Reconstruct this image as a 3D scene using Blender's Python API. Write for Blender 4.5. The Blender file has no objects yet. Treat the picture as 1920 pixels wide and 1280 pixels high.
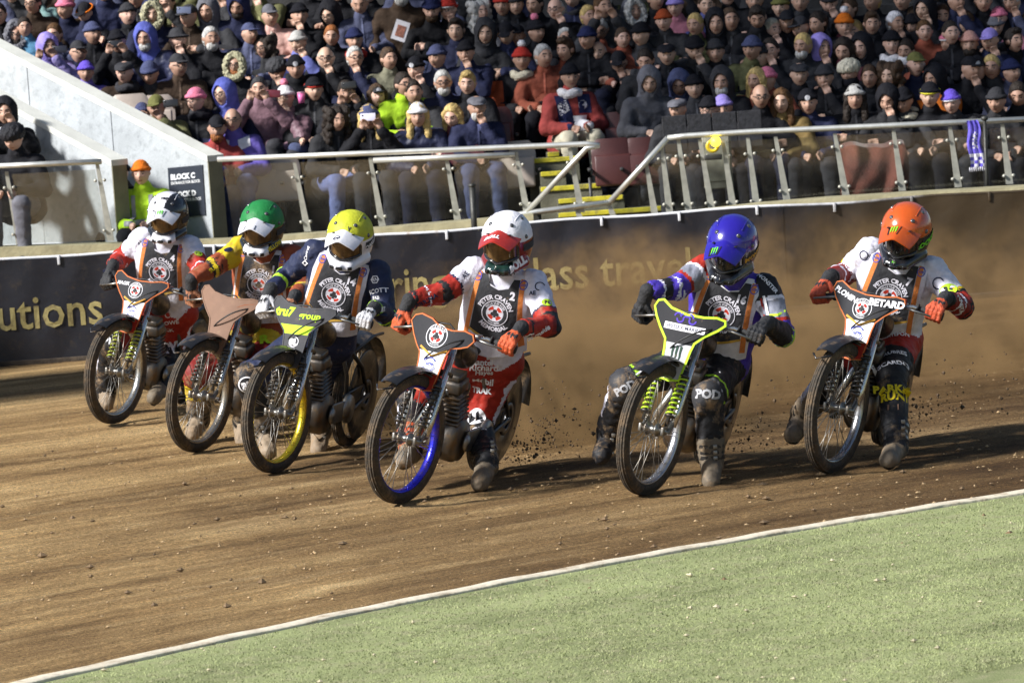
import bpy, bmesh, math, random
import numpy as np
from mathutils import Vector, Matrix
from mathutils.bvhtree import BVHTree

random.seed(7)
RNG = np.random.RandomState(7)
SC = bpy.context.scene
COL = SC.collection
rad = math.radians

# ------------------------------------------------------------------ camera
F_PX, W_PX, H_PX = 8000.0, 1920.0, 1280.0
CAM_H, PITCH, ROLL = 2.6, math.atan(633 / 8000.0), rad(4.0)
cam_fwd = Vector((0, math.cos(PITCH), -math.sin(PITCH)))
up0 = Vector((0, math.sin(PITCH), math.cos(PITCH)))
cam_right = Vector((1, 0, 0)) * math.cos(ROLL) - up0 * math.sin(ROLL)
cam_up = up0 * math.cos(ROLL) + Vector((1, 0, 0)) * math.sin(ROLL)
CAM = Vector((0, 0, CAM_H))
cd = bpy.data.cameras.new('camera')
cd.sensor_width = 36.0
cd.lens = F_PX / W_PX * 36.0
cd.clip_start, cd.clip_end = 1.0, 600.0
cd.dof.use_dof = True
cd.dof.focus_distance = 23.0
cd.dof.aperture_fstop = 9.0
cam = bpy.data.objects.new('camera', cd)
COL.objects.link(cam)
m3 = Matrix((cam_right, cam_up, -cam_fwd)).transposed()
cam.matrix_world = Matrix.Translation(CAM) @ m3.to_4x4()
SC.camera = cam

# ------------------------------------------------------------------ world, floodlight, exposure
SUN_EL, SUN_DIR = rad(36), Vector((0.90, 0.43))       # ground direction in which the shadows fall
world = bpy.data.worlds.new('World')
SC.world = world
world.use_nodes = True
wn = world.node_tree
bg = wn.nodes['Background']
sky = wn.nodes.new('ShaderNodeTexSky')
sky.sky_type = 'NISHITA'
sky.sun_disc = False
sky.sun_elevation = SUN_EL
sky.sun_rotation = math.atan2(-SUN_DIR.x, -SUN_DIR.y)
wn.links.new(sky.outputs['Color'], bg.inputs['Color'])
bg.inputs['Strength'].default_value = 0.048
sd = bpy.data.lights.new('floodlight_sun', 'SUN')
sd.energy = 3.5
sd.angle = rad(8)
sd.color = (1.0, 0.985, 0.965)
sun = bpy.data.objects.new('floodlight_sun', sd)
COL.objects.link(sun)
ld = Vector((SUN_DIR.x, SUN_DIR.y, 0)).normalized() * math.cos(SUN_EL) + Vector((0, 0, -math.sin(SUN_EL)))
sun.rotation_euler = ld.to_track_quat('-Z', 'Y').to_euler()
sun.location = (-20, -5, 20)
SC.view_settings.view_transform = 'Standard'
SC.view_settings.look = 'None'
SC.view_settings.gamma = 1.0
SC.view_settings.use_curve_mapping = False
SC.view_settings.exposure = 1.15
try:
    SC.cycles.volume_step_rate = 0.45
    SC.cycles.volume_max_steps = 96
    SC.cycles.max_bounces = 6
    SC.cycles.transparent_max_bounces = 12
    SC.cycles.volume_bounces = 0
except Exception:
    pass

# ------------------------------------------------------------------ design helpers: where a point of the place sits
def ray(px, py):
    return cam_fwd * F_PX + cam_right * (px - W_PX / 2) - cam_up * (py - H_PX / 2)
def at(px, py, d):
    r = ray(px, py)
    return CAM + r * (d / r.y)
def ground(px, py, z=0.0):
    r = ray(px, py)
    return CAM + r * ((z - CAM_H) / r.z)
def to_px(p):
    v = Vector(p) - CAM
    f = v.dot(cam_fwd)
    return (W_PX / 2 + F_PX * v.dot(cam_right) / f, H_PX / 2 - F_PX * v.dot(cam_up) / f)

# ------------------------------------------------------------------ materials
MATS = {}
def _bsdf(name):
    m = bpy.data.materials.new(name)
    m.use_nodes = True
    nt = m.node_tree
    return m, nt, nt.nodes['Principled BSDF']
def _n(nt, typ, **kw):
    n = nt.nodes.new(typ)
    for k, v in kw.items():
        setattr(n, k, v)
    return n
def srgb(h):
    h = h.lstrip('#')
    c = [int(h[i:i + 2], 16) / 255 for i in (0, 2, 4)]
    return tuple((x / 12.92 if x <= 0.04045 else ((x + 0.055) / 1.055) ** 2.4) for x in c)

def mat(name, color=None, rough=0.6, metal=0.0, vary=0.25, scale=18.0, bump=0.15, bscale=60.0, dirt=None, dirt_amt=0.0,
        coat=0.0, coords='Object', stretch=None, sheen=0.0, spec=None):
    """A procedural surface: base colour (or the object's own colour), mottling, optional dried-mud film, fine relief."""
    if name in MATS:
        return MATS[name]
    m, nt, b = _bsdf(name)
    L = nt.links.new
    tc = _n(nt, 'ShaderNodeTexCoord')
    vec = tc.outputs[coords]
    if stretch:
        mp = _n(nt, 'ShaderNodeMapping')
        mp.inputs['Scale'].default_value = stretch
        L(vec, mp.inputs['Vector'])
        vec = mp.outputs['Vector']
    if color is None:
        oi = _n(nt, 'ShaderNodeObjectInfo')
        base = oi.outputs['Color']
    else:
        rgb = _n(nt, 'ShaderNodeRGB')
        rgb.outputs[0].default_value = (*color, 1)
        base = rgb.outputs[0]
    nz = _n(nt, 'ShaderNodeTexNoise')
    nz.inputs['Scale'].default_value = scale
    nz.inputs['Detail'].default_value = 6
    L(vec, nz.inputs['Vector'])
    mr = _n(nt, 'ShaderNodeMapRange')
    mr.inputs['From Min'].default_value = 0.3
    mr.inputs['From Max'].default_value = 0.7
    mr.inputs['To Min'].default_value = 1 - vary
    mr.inputs['To Max'].default_value = 1 + vary
    L(nz.outputs['Fac'], mr.inputs['Value'])
    mul = _n(nt, 'ShaderNodeVectorMath', operation='SCALE')
    L(base, mul.inputs[0])
    L(mr.outputs[0], mul.inputs['Scale'])
    col = mul.outputs[0]
    if dirt:
        n2 = _n(nt, 'ShaderNodeTexNoise')
        n2.inputs['Scale'].default_value = 9.0
        n2.inputs['Detail'].default_value = 8
        n2.inputs['Roughness'].default_value = 0.75
        L(tc.outputs['Object'], n2.inputs['Vector'])
        r2 = _n(nt, 'ShaderNodeMapRange')
        r2.inputs['From Min'].default_value = 0.62 - 0.35 * dirt_amt
        r2.inputs['From Max'].default_value = 0.80 - 0.35 * dirt_amt
        L(n2.outputs['Fac'], r2.inputs['Value'])
        mx = _n(nt, 'ShaderNodeMix', data_type='RGBA')
        L(r2.outputs[0], mx.inputs[0])
        L(col, mx.inputs[6])
        mx.inputs[7].default_value = (*dirt, 1)
        col = mx.outputs[2]
    L(col, b.inputs['Base Color'])
    b.inputs['Roughness'].default_value = rough
    b.inputs['Metallic'].default_value = metal
    if spec is not None:
        b.inputs['Specular IOR Level'].default_value = spec
    if coat:
        b.inputs['Coat Weight'].default_value = coat
        b.inputs['Coat Roughness'].default_value = 0.08
    if sheen:
        b.inputs['Sheen Weight'].default_value = sheen
    if bump:
        n3 = _n(nt, 'ShaderNodeTexNoise')
        n3.inputs['Scale'].default_value = bscale
        n3.inputs['Detail'].default_value = 4
        L(vec, n3.inputs['Vector'])
        bp = _n(nt, 'ShaderNodeBump')
        bp.inputs['Strength'].default_value = bump
        bp.inputs['Distance'].default_value = 0.02
        L(n3.outputs['Fac'], bp.inputs['Height'])
        L(bp.outputs[0], b.inputs['Normal'])
    MATS[name] = m
    return m

MUD = (0.20, 0.125, 0.06)
DUSTC = (0.30, 0.20, 0.11)
def cloth(name, c, dirt=0.12, rough=0.75):
    return mat(name, c, rough=rough, vary=0.12, scale=30, bump=0.25, bscale=45, dirt=DUSTC, dirt_amt=dirt, sheen=0.0, spec=.3)
def plastic(name, c, dirt=0.15, rough=0.35, coat=0.3):
    return mat(name, c, rough=rough, vary=0.08, bump=0.05, dirt=DUSTC, dirt_amt=dirt, coat=coat)
def metalm(name, c, rough=0.3, dirt=0.25):
    return mat(name, c, rough=rough, metal=0.9, vary=0.15, bump=0.08, dirt=MUD, dirt_amt=dirt)
WHITE = (0.78, 0.77, 0.80)
RED = (0.36, 0.025, 0.015)
ORANGE = (0.50, 0.14, 0.04)
BLACK = (0.014, 0.014, 0.017)
NAVY = (0.016, 0.020, 0.050)
LIME = (0.46, 0.72, 0.03)
YELLOW = (0.72, 0.55, 0.02)
PURPLE = (0.07, 0.035, 0.36)
GREY = (0.06, 0.06, 0.065)
GOLD = (0.62, 0.33, 0.05)

# ------------------------------------------------------------------ object helpers
def mesh_of(name, verts, faces, mats=(), midx=None, smooth=True):
    me = bpy.data.meshes.new(name)
    me.from_pydata([tuple(v) for v in verts], [], [tuple(f) for f in faces])
    for m in mats:
        me.materials.append(m)
    if midx is not None:
        me.polygons.foreach_set('material_index', np.asarray(midx, dtype=np.int32))
    if smooth:
        me.polygons.foreach_set('use_smooth', np.ones(len(me.polygons), dtype=bool))
    me.update()
    return me
def link(name, me, parent=None, loc=None, mtx=None, color=None, label=None):
    o = bpy.data.objects.new(name, me)
    COL.objects.link(o)
    if parent is not None:
        o.parent = parent
    if mtx is not None:
        o.matrix_local = mtx
    elif loc is not None:
        o.location = loc
    if color is not None:
        o.color = (*color, 1)
    if label:
        o['label'] = label
    return o
def empty(name, loc=(0, 0, 0), mtx=None):
    o = bpy.data.objects.new(name, None)
    COL.objects.link(o)
    o.empty_display_size = 0.1
    if mtx is not None:
        o.matrix_world = mtx
    else:
        o.location = loc
    return o
def tag(o, label=None, cat=None, group=None, kind=None):
    if label: o['label'] = label
    if cat: o['category'] = cat
    if group: o['group'] = group
    if kind: o['kind'] = kind
    return o

class MB:
    """Collects primitive shapes and links them as one mesh."""
    def __init__(self):
        self.v, self.f, self.mi, self.cur = [], [], [], 0
    def add(self, vs, fs):
        o = len(self.v)
        self.v += [tuple(x) for x in vs]
        self.f += [tuple(i + o for i in f) for f in fs]
        self.mi += [self.cur] * len(fs)
        return self
    def box(self, c, s, mtx=None, bevel=0.0):
        c, h = Vector(c), Vector(s) * 0.5
        b = min(bevel, h.x * .9, h.y * .9, h.z * .9)
        if b <= 0:
            vs = [Vector((x, y, z)) for x in (-h.x, h.x) for y in (-h.y, h.y) for z in (-h.z, h.z)]
            fs = [(0, 1, 3, 2), (4, 6, 7, 5), (0, 4, 5, 1), (2, 3, 7, 6), (0, 2, 6, 4), (1, 5, 7, 3)]
        else:
            bm = bmesh.new()
            bmesh.ops.create_cube(bm, size=1.0)
            for v in bm.verts:
                v.co = Vector((v.co.x * s[0], v.co.y * s[1], v.co.z * s[2]))
            bmesh.ops.bevel(bm, geom=bm.edges[:], offset=b, segments=2, affect='EDGES', profile=0.5)
            bm.verts.index_update()
            vs = [v.co.copy() for v in bm.verts]
            fs = [[v.index for v in f.verts] for f in bm.faces]
            bm.free()
        vs = [(mtx @ v if mtx else v) + c for v in vs]
        return self.add(vs, fs)
    def tube(self, pts, r, seg=8, closed=False, caps=True):
        P = [Vector(p) for p in pts]
        n = len(P)
        rr = r if isinstance(r, (list, tuple)) else [r] * n
        vs, fs = [], []
        ref = None
        for i in range(n):
            a = P[(i - 1) % n] if (closed or i > 0) else P[i]
            b = P[(i + 1) % n] if (closed or i < n - 1) else P[i]
            t = (b - a)
            t = t.normalized() if t.length > 1e-9 else Vector((0, 0, 1))
            if ref is None:
                ref = t.orthogonal().normalized()
            ref = (ref - t * ref.dot(t))
            ref = ref.normalized() if ref.length > 1e-6 else t.orthogonal().normalized()
            u = t.cross(ref)
            for k in range(seg):
                an = 2 * math.pi * k / seg
                vs.append(P[i] + ref * (math.cos(an) * rr[i]) + u * (math.sin(an) * rr[i]))
        m = n if closed else n - 1
        for i in range(m):
            for k in range(seg):
                a, b = i * seg + k, i * seg + (k + 1) % seg
                c, d = ((i + 1) % n) * seg + (k + 1) % seg, ((i + 1) % n) * seg + k
                fs.append((a, b, c, d))
        if caps and not closed:
            fs.append(tuple(reversed(range(seg))))
            fs.append(tuple((n - 1) * seg + k for k in range(seg)))
        return self.add(vs, fs)
    def lathe(self, prof, axis='Y', seg=32, c=(0, 0, 0), closed=True, arc=(0, 2 * math.pi)):
        """prof: (radius, along) pairs turned about the axis."""
        full = abs(arc[1] - arc[0] - 2 * math.pi) < 1e-6
        ns = seg if full else seg + 1
        vs, fs = [], []
        c = Vector(c)
        for i in range(ns):
            an = arc[0] + (arc[1] - arc[0]) * i / seg
            cs, sn = math.cos(an), math.sin(an)
            for (r, h) in prof:
                p = {'Y': Vector((r * cs, h, r * sn)), 'Z': Vector((r * cs, r * sn, h)), 'X': Vector((h, r * cs, r * sn))}[axis]
                vs.append(c + p)
        k = len(prof)
        for i in range(seg):
            j = (i + 1) % ns
            for q in range(k if closed else k - 1):
                r2 = (q + 1) % k
                fs.append((i * k + q, i * k + r2, j * k + r2, j * k + q))
        return self.add(vs, fs)
    def prism(self, poly, y0, y1, to3=lambda u, v, w: (u, w, v)):
        n = len(poly)
        vs = [to3(u, v, y0) for u, v in poly] + [to3(u, v, y1) for u, v in poly]
        fs = [tuple(range(n)), tuple(reversed(range(n, 2 * n)))] + [(i, i + n, (i + 1) % n + n, (i + 1) % n) for i in range(n)]
        return self.add(vs, fs)
    def grid(self, fn, nu, nv, thick=None):
        vs = [fn(i / nu, j / nv) for j in range(nv + 1) for i in range(nu + 1)]
        fs = [(j * (nu + 1) + i, j * (nu + 1) + i + 1, (j + 1) * (nu + 1) + i + 1, (j + 1) * (nu + 1) + i) for j in range(nv) for i in range(nu)]
        return self.add(vs, fs)
    def mesh(self, name, mats=(), smooth=True):
        me = mesh_of(name, self.v, self.f, mats, self.mi, smooth)
        bm = bmesh.new()
        bm.from_mesh(me)
        bmesh.ops.recalc_face_normals(bm, faces=bm.faces)
        bm.to_mesh(me)
        bm.free()
        return me
    def build(self, name, m, parent=None, smooth=True, **kw):
        mats = m if isinstance(m, (list, tuple)) else [m]
        return link(name, self.mesh(name, mats, smooth), parent, **kw)
def sharp(o, ang=40):
    me = o.data if hasattr(o, 'data') else o
    me.polygons.foreach_set('use_smooth', np.ones(len(me.polygons), dtype=bool))
    try:
        me.set_sharp_from_angle(angle=rad(ang))
    except Exception:
        pass
    return o

# ------------------------------------------------------------------ bodies: blended distance fields turned into one closed skin
class SDF:
    def __init__(self, lo, hi, vox):
        self.lo = np.array(lo, np.float32); self.vox = vox
        self.n = np.ceil((np.array(hi) - np.array(lo)) / vox).astype(int) + 1
        self.v = np.full(self.n, 1.0, np.float32)
        self.best = np.full(self.n, 1.0, np.float32)
        self.tag = np.zeros(self.n, np.int16)
        self.segs = {}
    def _sub(self, lo, hi):
        i0 = np.clip(((np.array(lo) - self.lo) / self.vox).astype(int) - 1, 0, self.n - 1)
        i1 = np.clip(((np.array(hi) - self.lo) / self.vox).astype(int) + 2, 1, self.n)
        sl = tuple(slice(a, b) for a, b in zip(i0, i1))
        g = [self.lo[k] + self.vox * np.arange(i0[k], i1[k], dtype=np.float32) for k in range(3)]
        return sl, g[0][:, None, None], g[1][None, :, None], g[2][None, None, :]
    def _mix(self, sl, d, tg, k):
        v = self.v[sl]
        h = np.clip(0.5 + 0.5 * (v - d) / k, 0, 1)
        self.v[sl] = v * (1 - h) + d * h - k * h * (1 - h)
        if tg is not None:
            bt = self.best[sl]
            w = d < bt
            bt[w] = d[w]
            self.tag[sl][w] = tg
    def cap(self, a, b, ra, rb, tg=0, k=0.02, flat=None):
        a, b = np.array(a, np.float32), np.array(b, np.float32)
        r = max(ra, rb)
        pad = r + 3 * k + 2 * self.vox
        sl, X, Y, Z = self._sub(np.minimum(a, b) - pad, np.maximum(a, b) + pad)
        ab = b - a
        L2 = float(ab @ ab) + 1e-12
        t = np.clip(((X - a[0]) * ab[0] + (Y - a[1]) * ab[1] + (Z - a[2]) * ab[2]) / L2, 0, 1)
        dx, dy, dz = X - a[0] - t * ab[0], Y - a[1] - t * ab[1], Z - a[2] - t * ab[2]
        if flat is not None:                     # (direction, factor): squash the section along a direction
            f, q = np.array(flat[0], np.float32), flat[1]
            s = (dx * f[0] + dy * f[1] + dz * f[2]) * (q - 1)
            dx, dy, dz = dx + s * f[0], dy + s * f[1], dz + s * f[2]
        d = np.sqrt(dx * dx + dy * dy + dz * dz) - (ra + (rb - ra) * t)
        self._mix(sl, d.astype(np.float32), tg, k)
        self.segs.setdefault(tg, (a, b))
        return self
    def ell(self, c, rr, tg=0, k=0.02, R=None, carve=False):
        c = np.array(c, np.float32); rm = max(rr)
        pad = rm + 3 * k + 2 * self.vox
        sl, X, Y, Z = self._sub(c - pad, c + pad)
        q = [X - c[0], Y - c[1], Z - c[2]]
        if R is not None:
            R = np.array(R, np.float32)
            q = [R[0, i] * q[0] + R[1, i] * q[1] + R[2, i] * q[2] for i in range(3)]
        k0 = np.sqrt((q[0] / rr[0]) ** 2 + (q[1] / rr[1]) ** 2 + (q[2] / rr[2]) ** 2)
        k1 = np.sqrt((q[0] / rr[0] ** 2) ** 2 + (q[1] / rr[1] ** 2) ** 2 + (q[2] / rr[2] ** 2) ** 2)
        d = (k0 * (k0 - 1) / np.maximum(k1, 1e-6)).astype(np.float32)
        if carve:
            v = self.v[sl]
            self.v[sl] = np.maximum(v, -d)
        else:
            self._mix(sl, d, tg, k)
        return self
    def cut(self, p, n):
        """Remove the half space on the side n of point p."""
        n = np.array(n, np.float32) / np.linalg.norm(n)
        X, Y, Z = [self.lo[k] + self.vox * np.arange(self.n[k], dtype=np.float32) for k in range(3)]
        d = (X[:, None, None] - p[0]) * n[0] + (Y[None, :, None] - p[1]) * n[1] + (Z[None, None, :] - p[2]) * n[2]
        self.v = np.maximum(self.v, d.astype(np.float32))
        return self
    def folds(self, amp, freq, seed=0, tags=None, n=7):
        r = np.random.RandomState(seed)
        X, Y, Z = [self.lo[k] + self.vox * np.arange(self.n[k], dtype=np.float32) for k in range(3)]
        acc = np.zeros(self.n, np.float32)
        near = np.abs(self.v) < 0.05
        idx = np.nonzero(near)
        x, y, z = X[idx[0]], Y[idx[1]], Z[idx[2]]
        a = np.zeros(len(x), np.float32)
        for _ in range(n):
            w = r.normal(size=3) * freq
            ph = r.uniform(0, 6.28)
            q = np.sin(x * w[0] + y * w[1] + z * w[2] + ph + 1.3 * np.sin(x * w[2] * .6 + z * w[1] * .6))
            a += 1 - 2 * np.abs(q) ** 0.7
        a *= amp / n ** 0.5
        if tags is not None:
            a *= np.isin(self.tag[idx], tags)
        self.v[idx] += a
        return self
    def mesh(self, smooth=1):
        v = self.v
        s = v < 0
        c = sum(s[i:s.shape[0] - 1 + i, j:s.shape[1] - 1 + j, k:s.shape[2] - 1 + k].astype(np.int8) for i in (0, 1) for j in (0, 1) for k in (0, 1))
        act = (c > 0) & (c < 8)
        ci = np.argwhere(act)
        ids = np.full(act.shape, -1, np.int64)
        ids[tuple(ci.T)] = np.arange(len(ci))
        pos = np.zeros((len(ci), 3)); cnt = np.zeros(len(ci))
        corners = [(i, j, k) for i in (0, 1) for j in (0, 1) for k in (0, 1)]
        for a in corners:
            for ax in range(3):
                if a[ax] == 0:
                    b = list(a); b[ax] = 1
                    va = v[ci[:, 0] + a[0], ci[:, 1] + a[1], ci[:, 2] + a[2]]
                    vb = v[ci[:, 0] + b[0], ci[:, 1] + b[1], ci[:, 2] + b[2]]
                    mk = (va < 0) != (vb < 0)
                    t = np.where(mk, va / np.where(mk, va - vb, 1), 0)
                    p = np.tile(np.array(a, float), (len(ci), 1)); p[:, ax] += t
                    pos[mk] += p[mk]; cnt[mk] += 1
        pos = ci + pos / cnt[:, None]
        quads = []
        for ax in range(3):
            o1, o2 = [(1, 2), (2, 0), (0, 1)][ax]
            sl0 = [slice(None)] * 3; sl1 = [slice(None)] * 3
            sl0[ax] = slice(0, -1); sl1[ax] = slice(1, None)
            df = s[tuple(sl0)] != s[tuple(sl1)]
            e = np.argwhere(df)
            ok = (e[:, o1] > 0) & (e[:, o2] > 0) & (e[:, o1] < s.shape[o1] - 1) & (e[:, o2] < s.shape[o2] - 1)
            e = e[ok]
            ins = s[tuple(e.T)]
            q = []
            for d1, d2 in ((-1, -1), (0, -1), (0, 0), (-1, 0)):
                g = e.copy(); g[:, o1] += d1; g[:, o2] += d2
                q.append(ids[tuple(g.T)])
            q = np.stack(q, 1)
            q[~ins] = q[~ins][:, ::-1]
            quads.append(q)
        F = np.concatenate(quads)
        F = F[(F >= 0).all(1)]
        if smooth:
            E = np.concatenate([F[:, [0, 1]], F[:, [1, 2]], F[:, [2, 3]], F[:, [3, 0]]])
            for _ in range(smooth):
                acc = np.zeros_like(pos); n = np.zeros(len(pos))
                for a, b in ((0, 1), (1, 0)):
                    np.add.at(acc, E[:, a], pos[E[:, b]]); np.add.at(n, E[:, a], 1)
                pos = pos * 0.5 + 0.5 * acc / np.maximum(n, 1)[:, None]
        gi = np.clip(np.round(pos).astype(int), 0, self.n - 1)
        tg = self.tag[tuple(gi.T)]
        return pos * self.vox + self.lo, F, tg
def bvh_of(V, F):
    return BVHTree.FromPolygons([tuple(map(float, v)) for v in V], [tuple(int(i) for i in f) for f in F])

# ------------------------------------------------------------------ lettering and emblems as flat 2-D shapes: (verts 2-D, faces)
_TXT = {}
def text2(s, bold=0.0, shear=0.0, spacing=1.0):
    """Glyph outlines, height of a capital = 1, centred on (0, 0)."""
    key = (s, bold, shear, spacing)
    if key not in _TXT:
        cu = bpy.data.curves.new('lettering', 'FONT')
        cu.body = s; cu.size = 1.0; cu.offset = bold; cu.shear = shear; cu.space_character = spacing
        cu.resolution_u = 2
        o = bpy.data.objects.new('lettering', cu)
        me = bpy.data.meshes.new_from_object(o)
        V = [(v.co.x / 0.69, v.co.y / 0.69) for v in me.vertices]
        Fc = [tuple(p.vertices) for p in me.polygons]
        bpy.data.objects.remove(o); bpy.data.curves.remove(cu); bpy.data.meshes.remove(me)
        if V:
            x0, x1 = min(v[0] for v in V), max(v[0] for v in V)
            V = [(x - (x0 + x1) / 2, y - 0.5) for x, y in V]
        _TXT[key] = (V, Fc)
    return _TXT[key]
def xf(sh, s=1.0, dx=0.0, dy=0.0, rot=0.0, sx=1.0):
    c, n = math.cos(rot), math.sin(rot)
    return [((x * sx * c - y * n) * s + dx, (x * sx * n + y * c) * s + dy) for x, y in sh[0]], sh[1]
def arc_text(s, r, mid, h, bold=0.02, inside=False, spread=1.0):
    """Text bent round a circle of radius r, centred on angle mid (radians)."""
    V, Fc = text2(s, bold)
    out = []
    for x, y in V:
        if inside:
            a = mid + x * h * spread / r; q = r - y * h
        else:
            a = mid - x * h * spread / r; q = r + y * h
        out.append((q * math.cos(a), q * math.sin(a)))
    return out, Fc
def ring2(r0, r1, n=40, a0=0.0, a1=2 * math.pi):
    V, Fc = [], []
    for i in range(n + 1):
        a = a0 + (a1 - a0) * i / n
        V += [(r0 * math.cos(a), r0 * math.sin(a)), (r1 * math.cos(a), r1 * math.sin(a))]
    for i in range(n):
        Fc.append((2 * i, 2 * i + 1, 2 * i + 3, 2 * i + 2))
    return V, Fc
def disc2(r, n=28, cx=0.0, cy=0.0, sx=1.0):
    V = [(cx, cy)] + [(cx + sx * r * math.cos(6.28319 * i / n), cy + r * math.sin(6.28319 * i / n)) for i in range(n)]
    return V, [(0, 1 + i, 1 + (i + 1) % n) for i in range(n)]
def poly2(pts, maxlen=None):
    bm = bmesh.new()
    vs = [bm.verts.new((x, y, 0)) for x, y in pts]
    bm.faces.new(vs)
    bmesh.ops.triangulate(bm, faces=bm.faces[:])
    if maxlen:
        for _ in range(7):
            ed = [e for e in bm.edges if e.calc_length() > maxlen]
            if not ed:
                break
            bmesh.ops.subdivide_edges(bm, edges=ed, cuts=1)
            bmesh.ops.triangulate(bm, faces=bm.faces[:])
    bm.verts.index_update()
    r = [(v.co.x, v.co.y) for v in bm.verts], [tuple(v.index for v in f.verts) for f in bm.faces]
    bm.free()
    return r
def band2(pts, w, closed=False):
    """A strip of width w along a polyline."""
    P = [Vector(p) for p in pts]
    n = len(P)
    V, Fc = [], []
    for i in range(n):
        a = P[(i - 1) % n] if closed or i else P[i]
        b = P[(i + 1) % n] if closed or i < n - 1 else P[i]
        t = (b - a).normalized()
        q = Vector((-t.y, t.x)) * w / 2
        V += [tuple(P[i] + q), tuple(P[i] - q)]
    for i in range(n if closed else n - 1):
        j = (i + 1) % n
        Fc.append((2 * i, 2 * i + 1, 2 * j + 1, 2 * j))
    return V, Fc
def merge2(*shs):
    V, Fc = [], []
    for s in shs:
        o = len(V)
        V += s[0]
        Fc += [tuple(i + o for i in f) for f in s[1]]
    return V, Fc
CLUB = merge2(disc2(.30, 18, 0, .30), disc2(.30, 18, -.31, -.12), disc2(.30, 18, .31, -.12), poly2([(-.06, .15), (-.20, -.62), (.20, -.62), (.06, .15)]), poly2([(-.12, .1), (-.12, -.2), (.12, -.2), (.12, .1)]))
CLAW = merge2(*[poly2([(x - .13, .95), (x + .13, .80), (x + .09, .1), (x + .14, -.2), (x - .02, -.95), (x - .05, -.2), (x - .12, .1)]) for x in (-.48, 0.0, .48)])
ROUNDEL = [  # (shape, material key), each a little above the one before
    ('white', ring2(.93, 1.0)), ('dark', ring2(.66, .93)), ('white', merge2(arc_text('BELLE VUE ACES', .79, math.pi / 2, .16, .02), arc_text('MANCHESTER', .79, -math.pi / 2, .10, .02, True))),
    ('white', ring2(.60, .66)), ('white', disc2(.60)), ('red', merge2(*[ring2(.30, .56, 8, a, a + .9) for a in (.35, 1.9, 3.5, 5.0)])), ('dark', xf(CLUB, .52))]
# ================================================================== THE PLACE
# centre of the bend: the kerb, the ruts and the racing line all turn about it
KERB_PX = [(75, 1280), (300, 1230), (500, 1185), (700, 1147), (960, 1096), (1210, 1046), (1460, 1004), (1710, 960), (1920, 928)]
KW = [ground(*p) for p in KERB_PX]
A = np.array([[2 * p.x, 2 * p.y, 1] for p in KW]); B = np.array([p.x ** 2 + p.y ** 2 for p in KW])
sol = np.linalg.lstsq(A, B, rcond=None)[0]
CX, CY = sol[0], sol[1]
KR = math.sqrt(sol[2] + CX ** 2 + CY ** 2)

def noise2(x, y, seed, freq, n=8):
    r = np.random.RandomState(seed)
    a = np.zeros_like(x)
    for _ in range(n):
        w = r.normal(size=2) * freq
        a += np.sin(x * w[0] + y * w[1] + r.uniform(0, 6.28) + 1.5 * np.sin(y * w[0] * .5 - x * w[1] * .4))
    return a / n ** .5
def axis_lines(lo, hi, step, far):
    core = list(np.arange(lo, hi + 1e-6, step))
    return np.array([-far, -far * .4, lo - 12, lo - 3] + core + [hi + 3, hi + 12, far * .4, far])

def ground_sheet(name, xs, ys, zfun, m):
    X, Y = np.meshgrid(xs, ys)
    Z = zfun(X, Y)
    nx, ny = len(xs), len(ys)
    V = np.stack([X.ravel(), Y.ravel(), Z.ravel()], 1)
    i = np.arange(nx * ny).reshape(ny, nx)
    Fq = np.stack([i[:-1, :-1].ravel(), i[:-1, 1:].ravel(), i[1:, 1:].ravel(), i[1:, :-1].ravel()], 1)
    me = bpy.data.meshes.new(name)
    me.vertices.add(len(V)); me.vertices.foreach_set('co', V.ravel().astype(np.float32))
    me.loops.add(Fq.size); me.loops.foreach_set('vertex_index', Fq.ravel().astype(np.int32))
    me.polygons.add(len(Fq)); me.polygons.foreach_set('loop_start', (np.arange(len(Fq)) * 4).astype(np.int32))
    me.polygons.foreach_set('use_smooth', np.ones(len(Fq), bool))
    me.update(calc_edges=True)
    uv = me.uv_layers.new(name='track')
    P = V[Fq.ravel()]
    th = np.arctan2(P[:, 1] - CY, P[:, 0] - CX); rho = np.hypot(P[:, 0] - CX, P[:, 1] - CY)
    uv.data.foreach_set('uv', np.stack([th * KR, rho], 1).ravel().astype(np.float32))
    me.materials.append(m)
    return tag(link(name, me), kind='structure')

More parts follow.
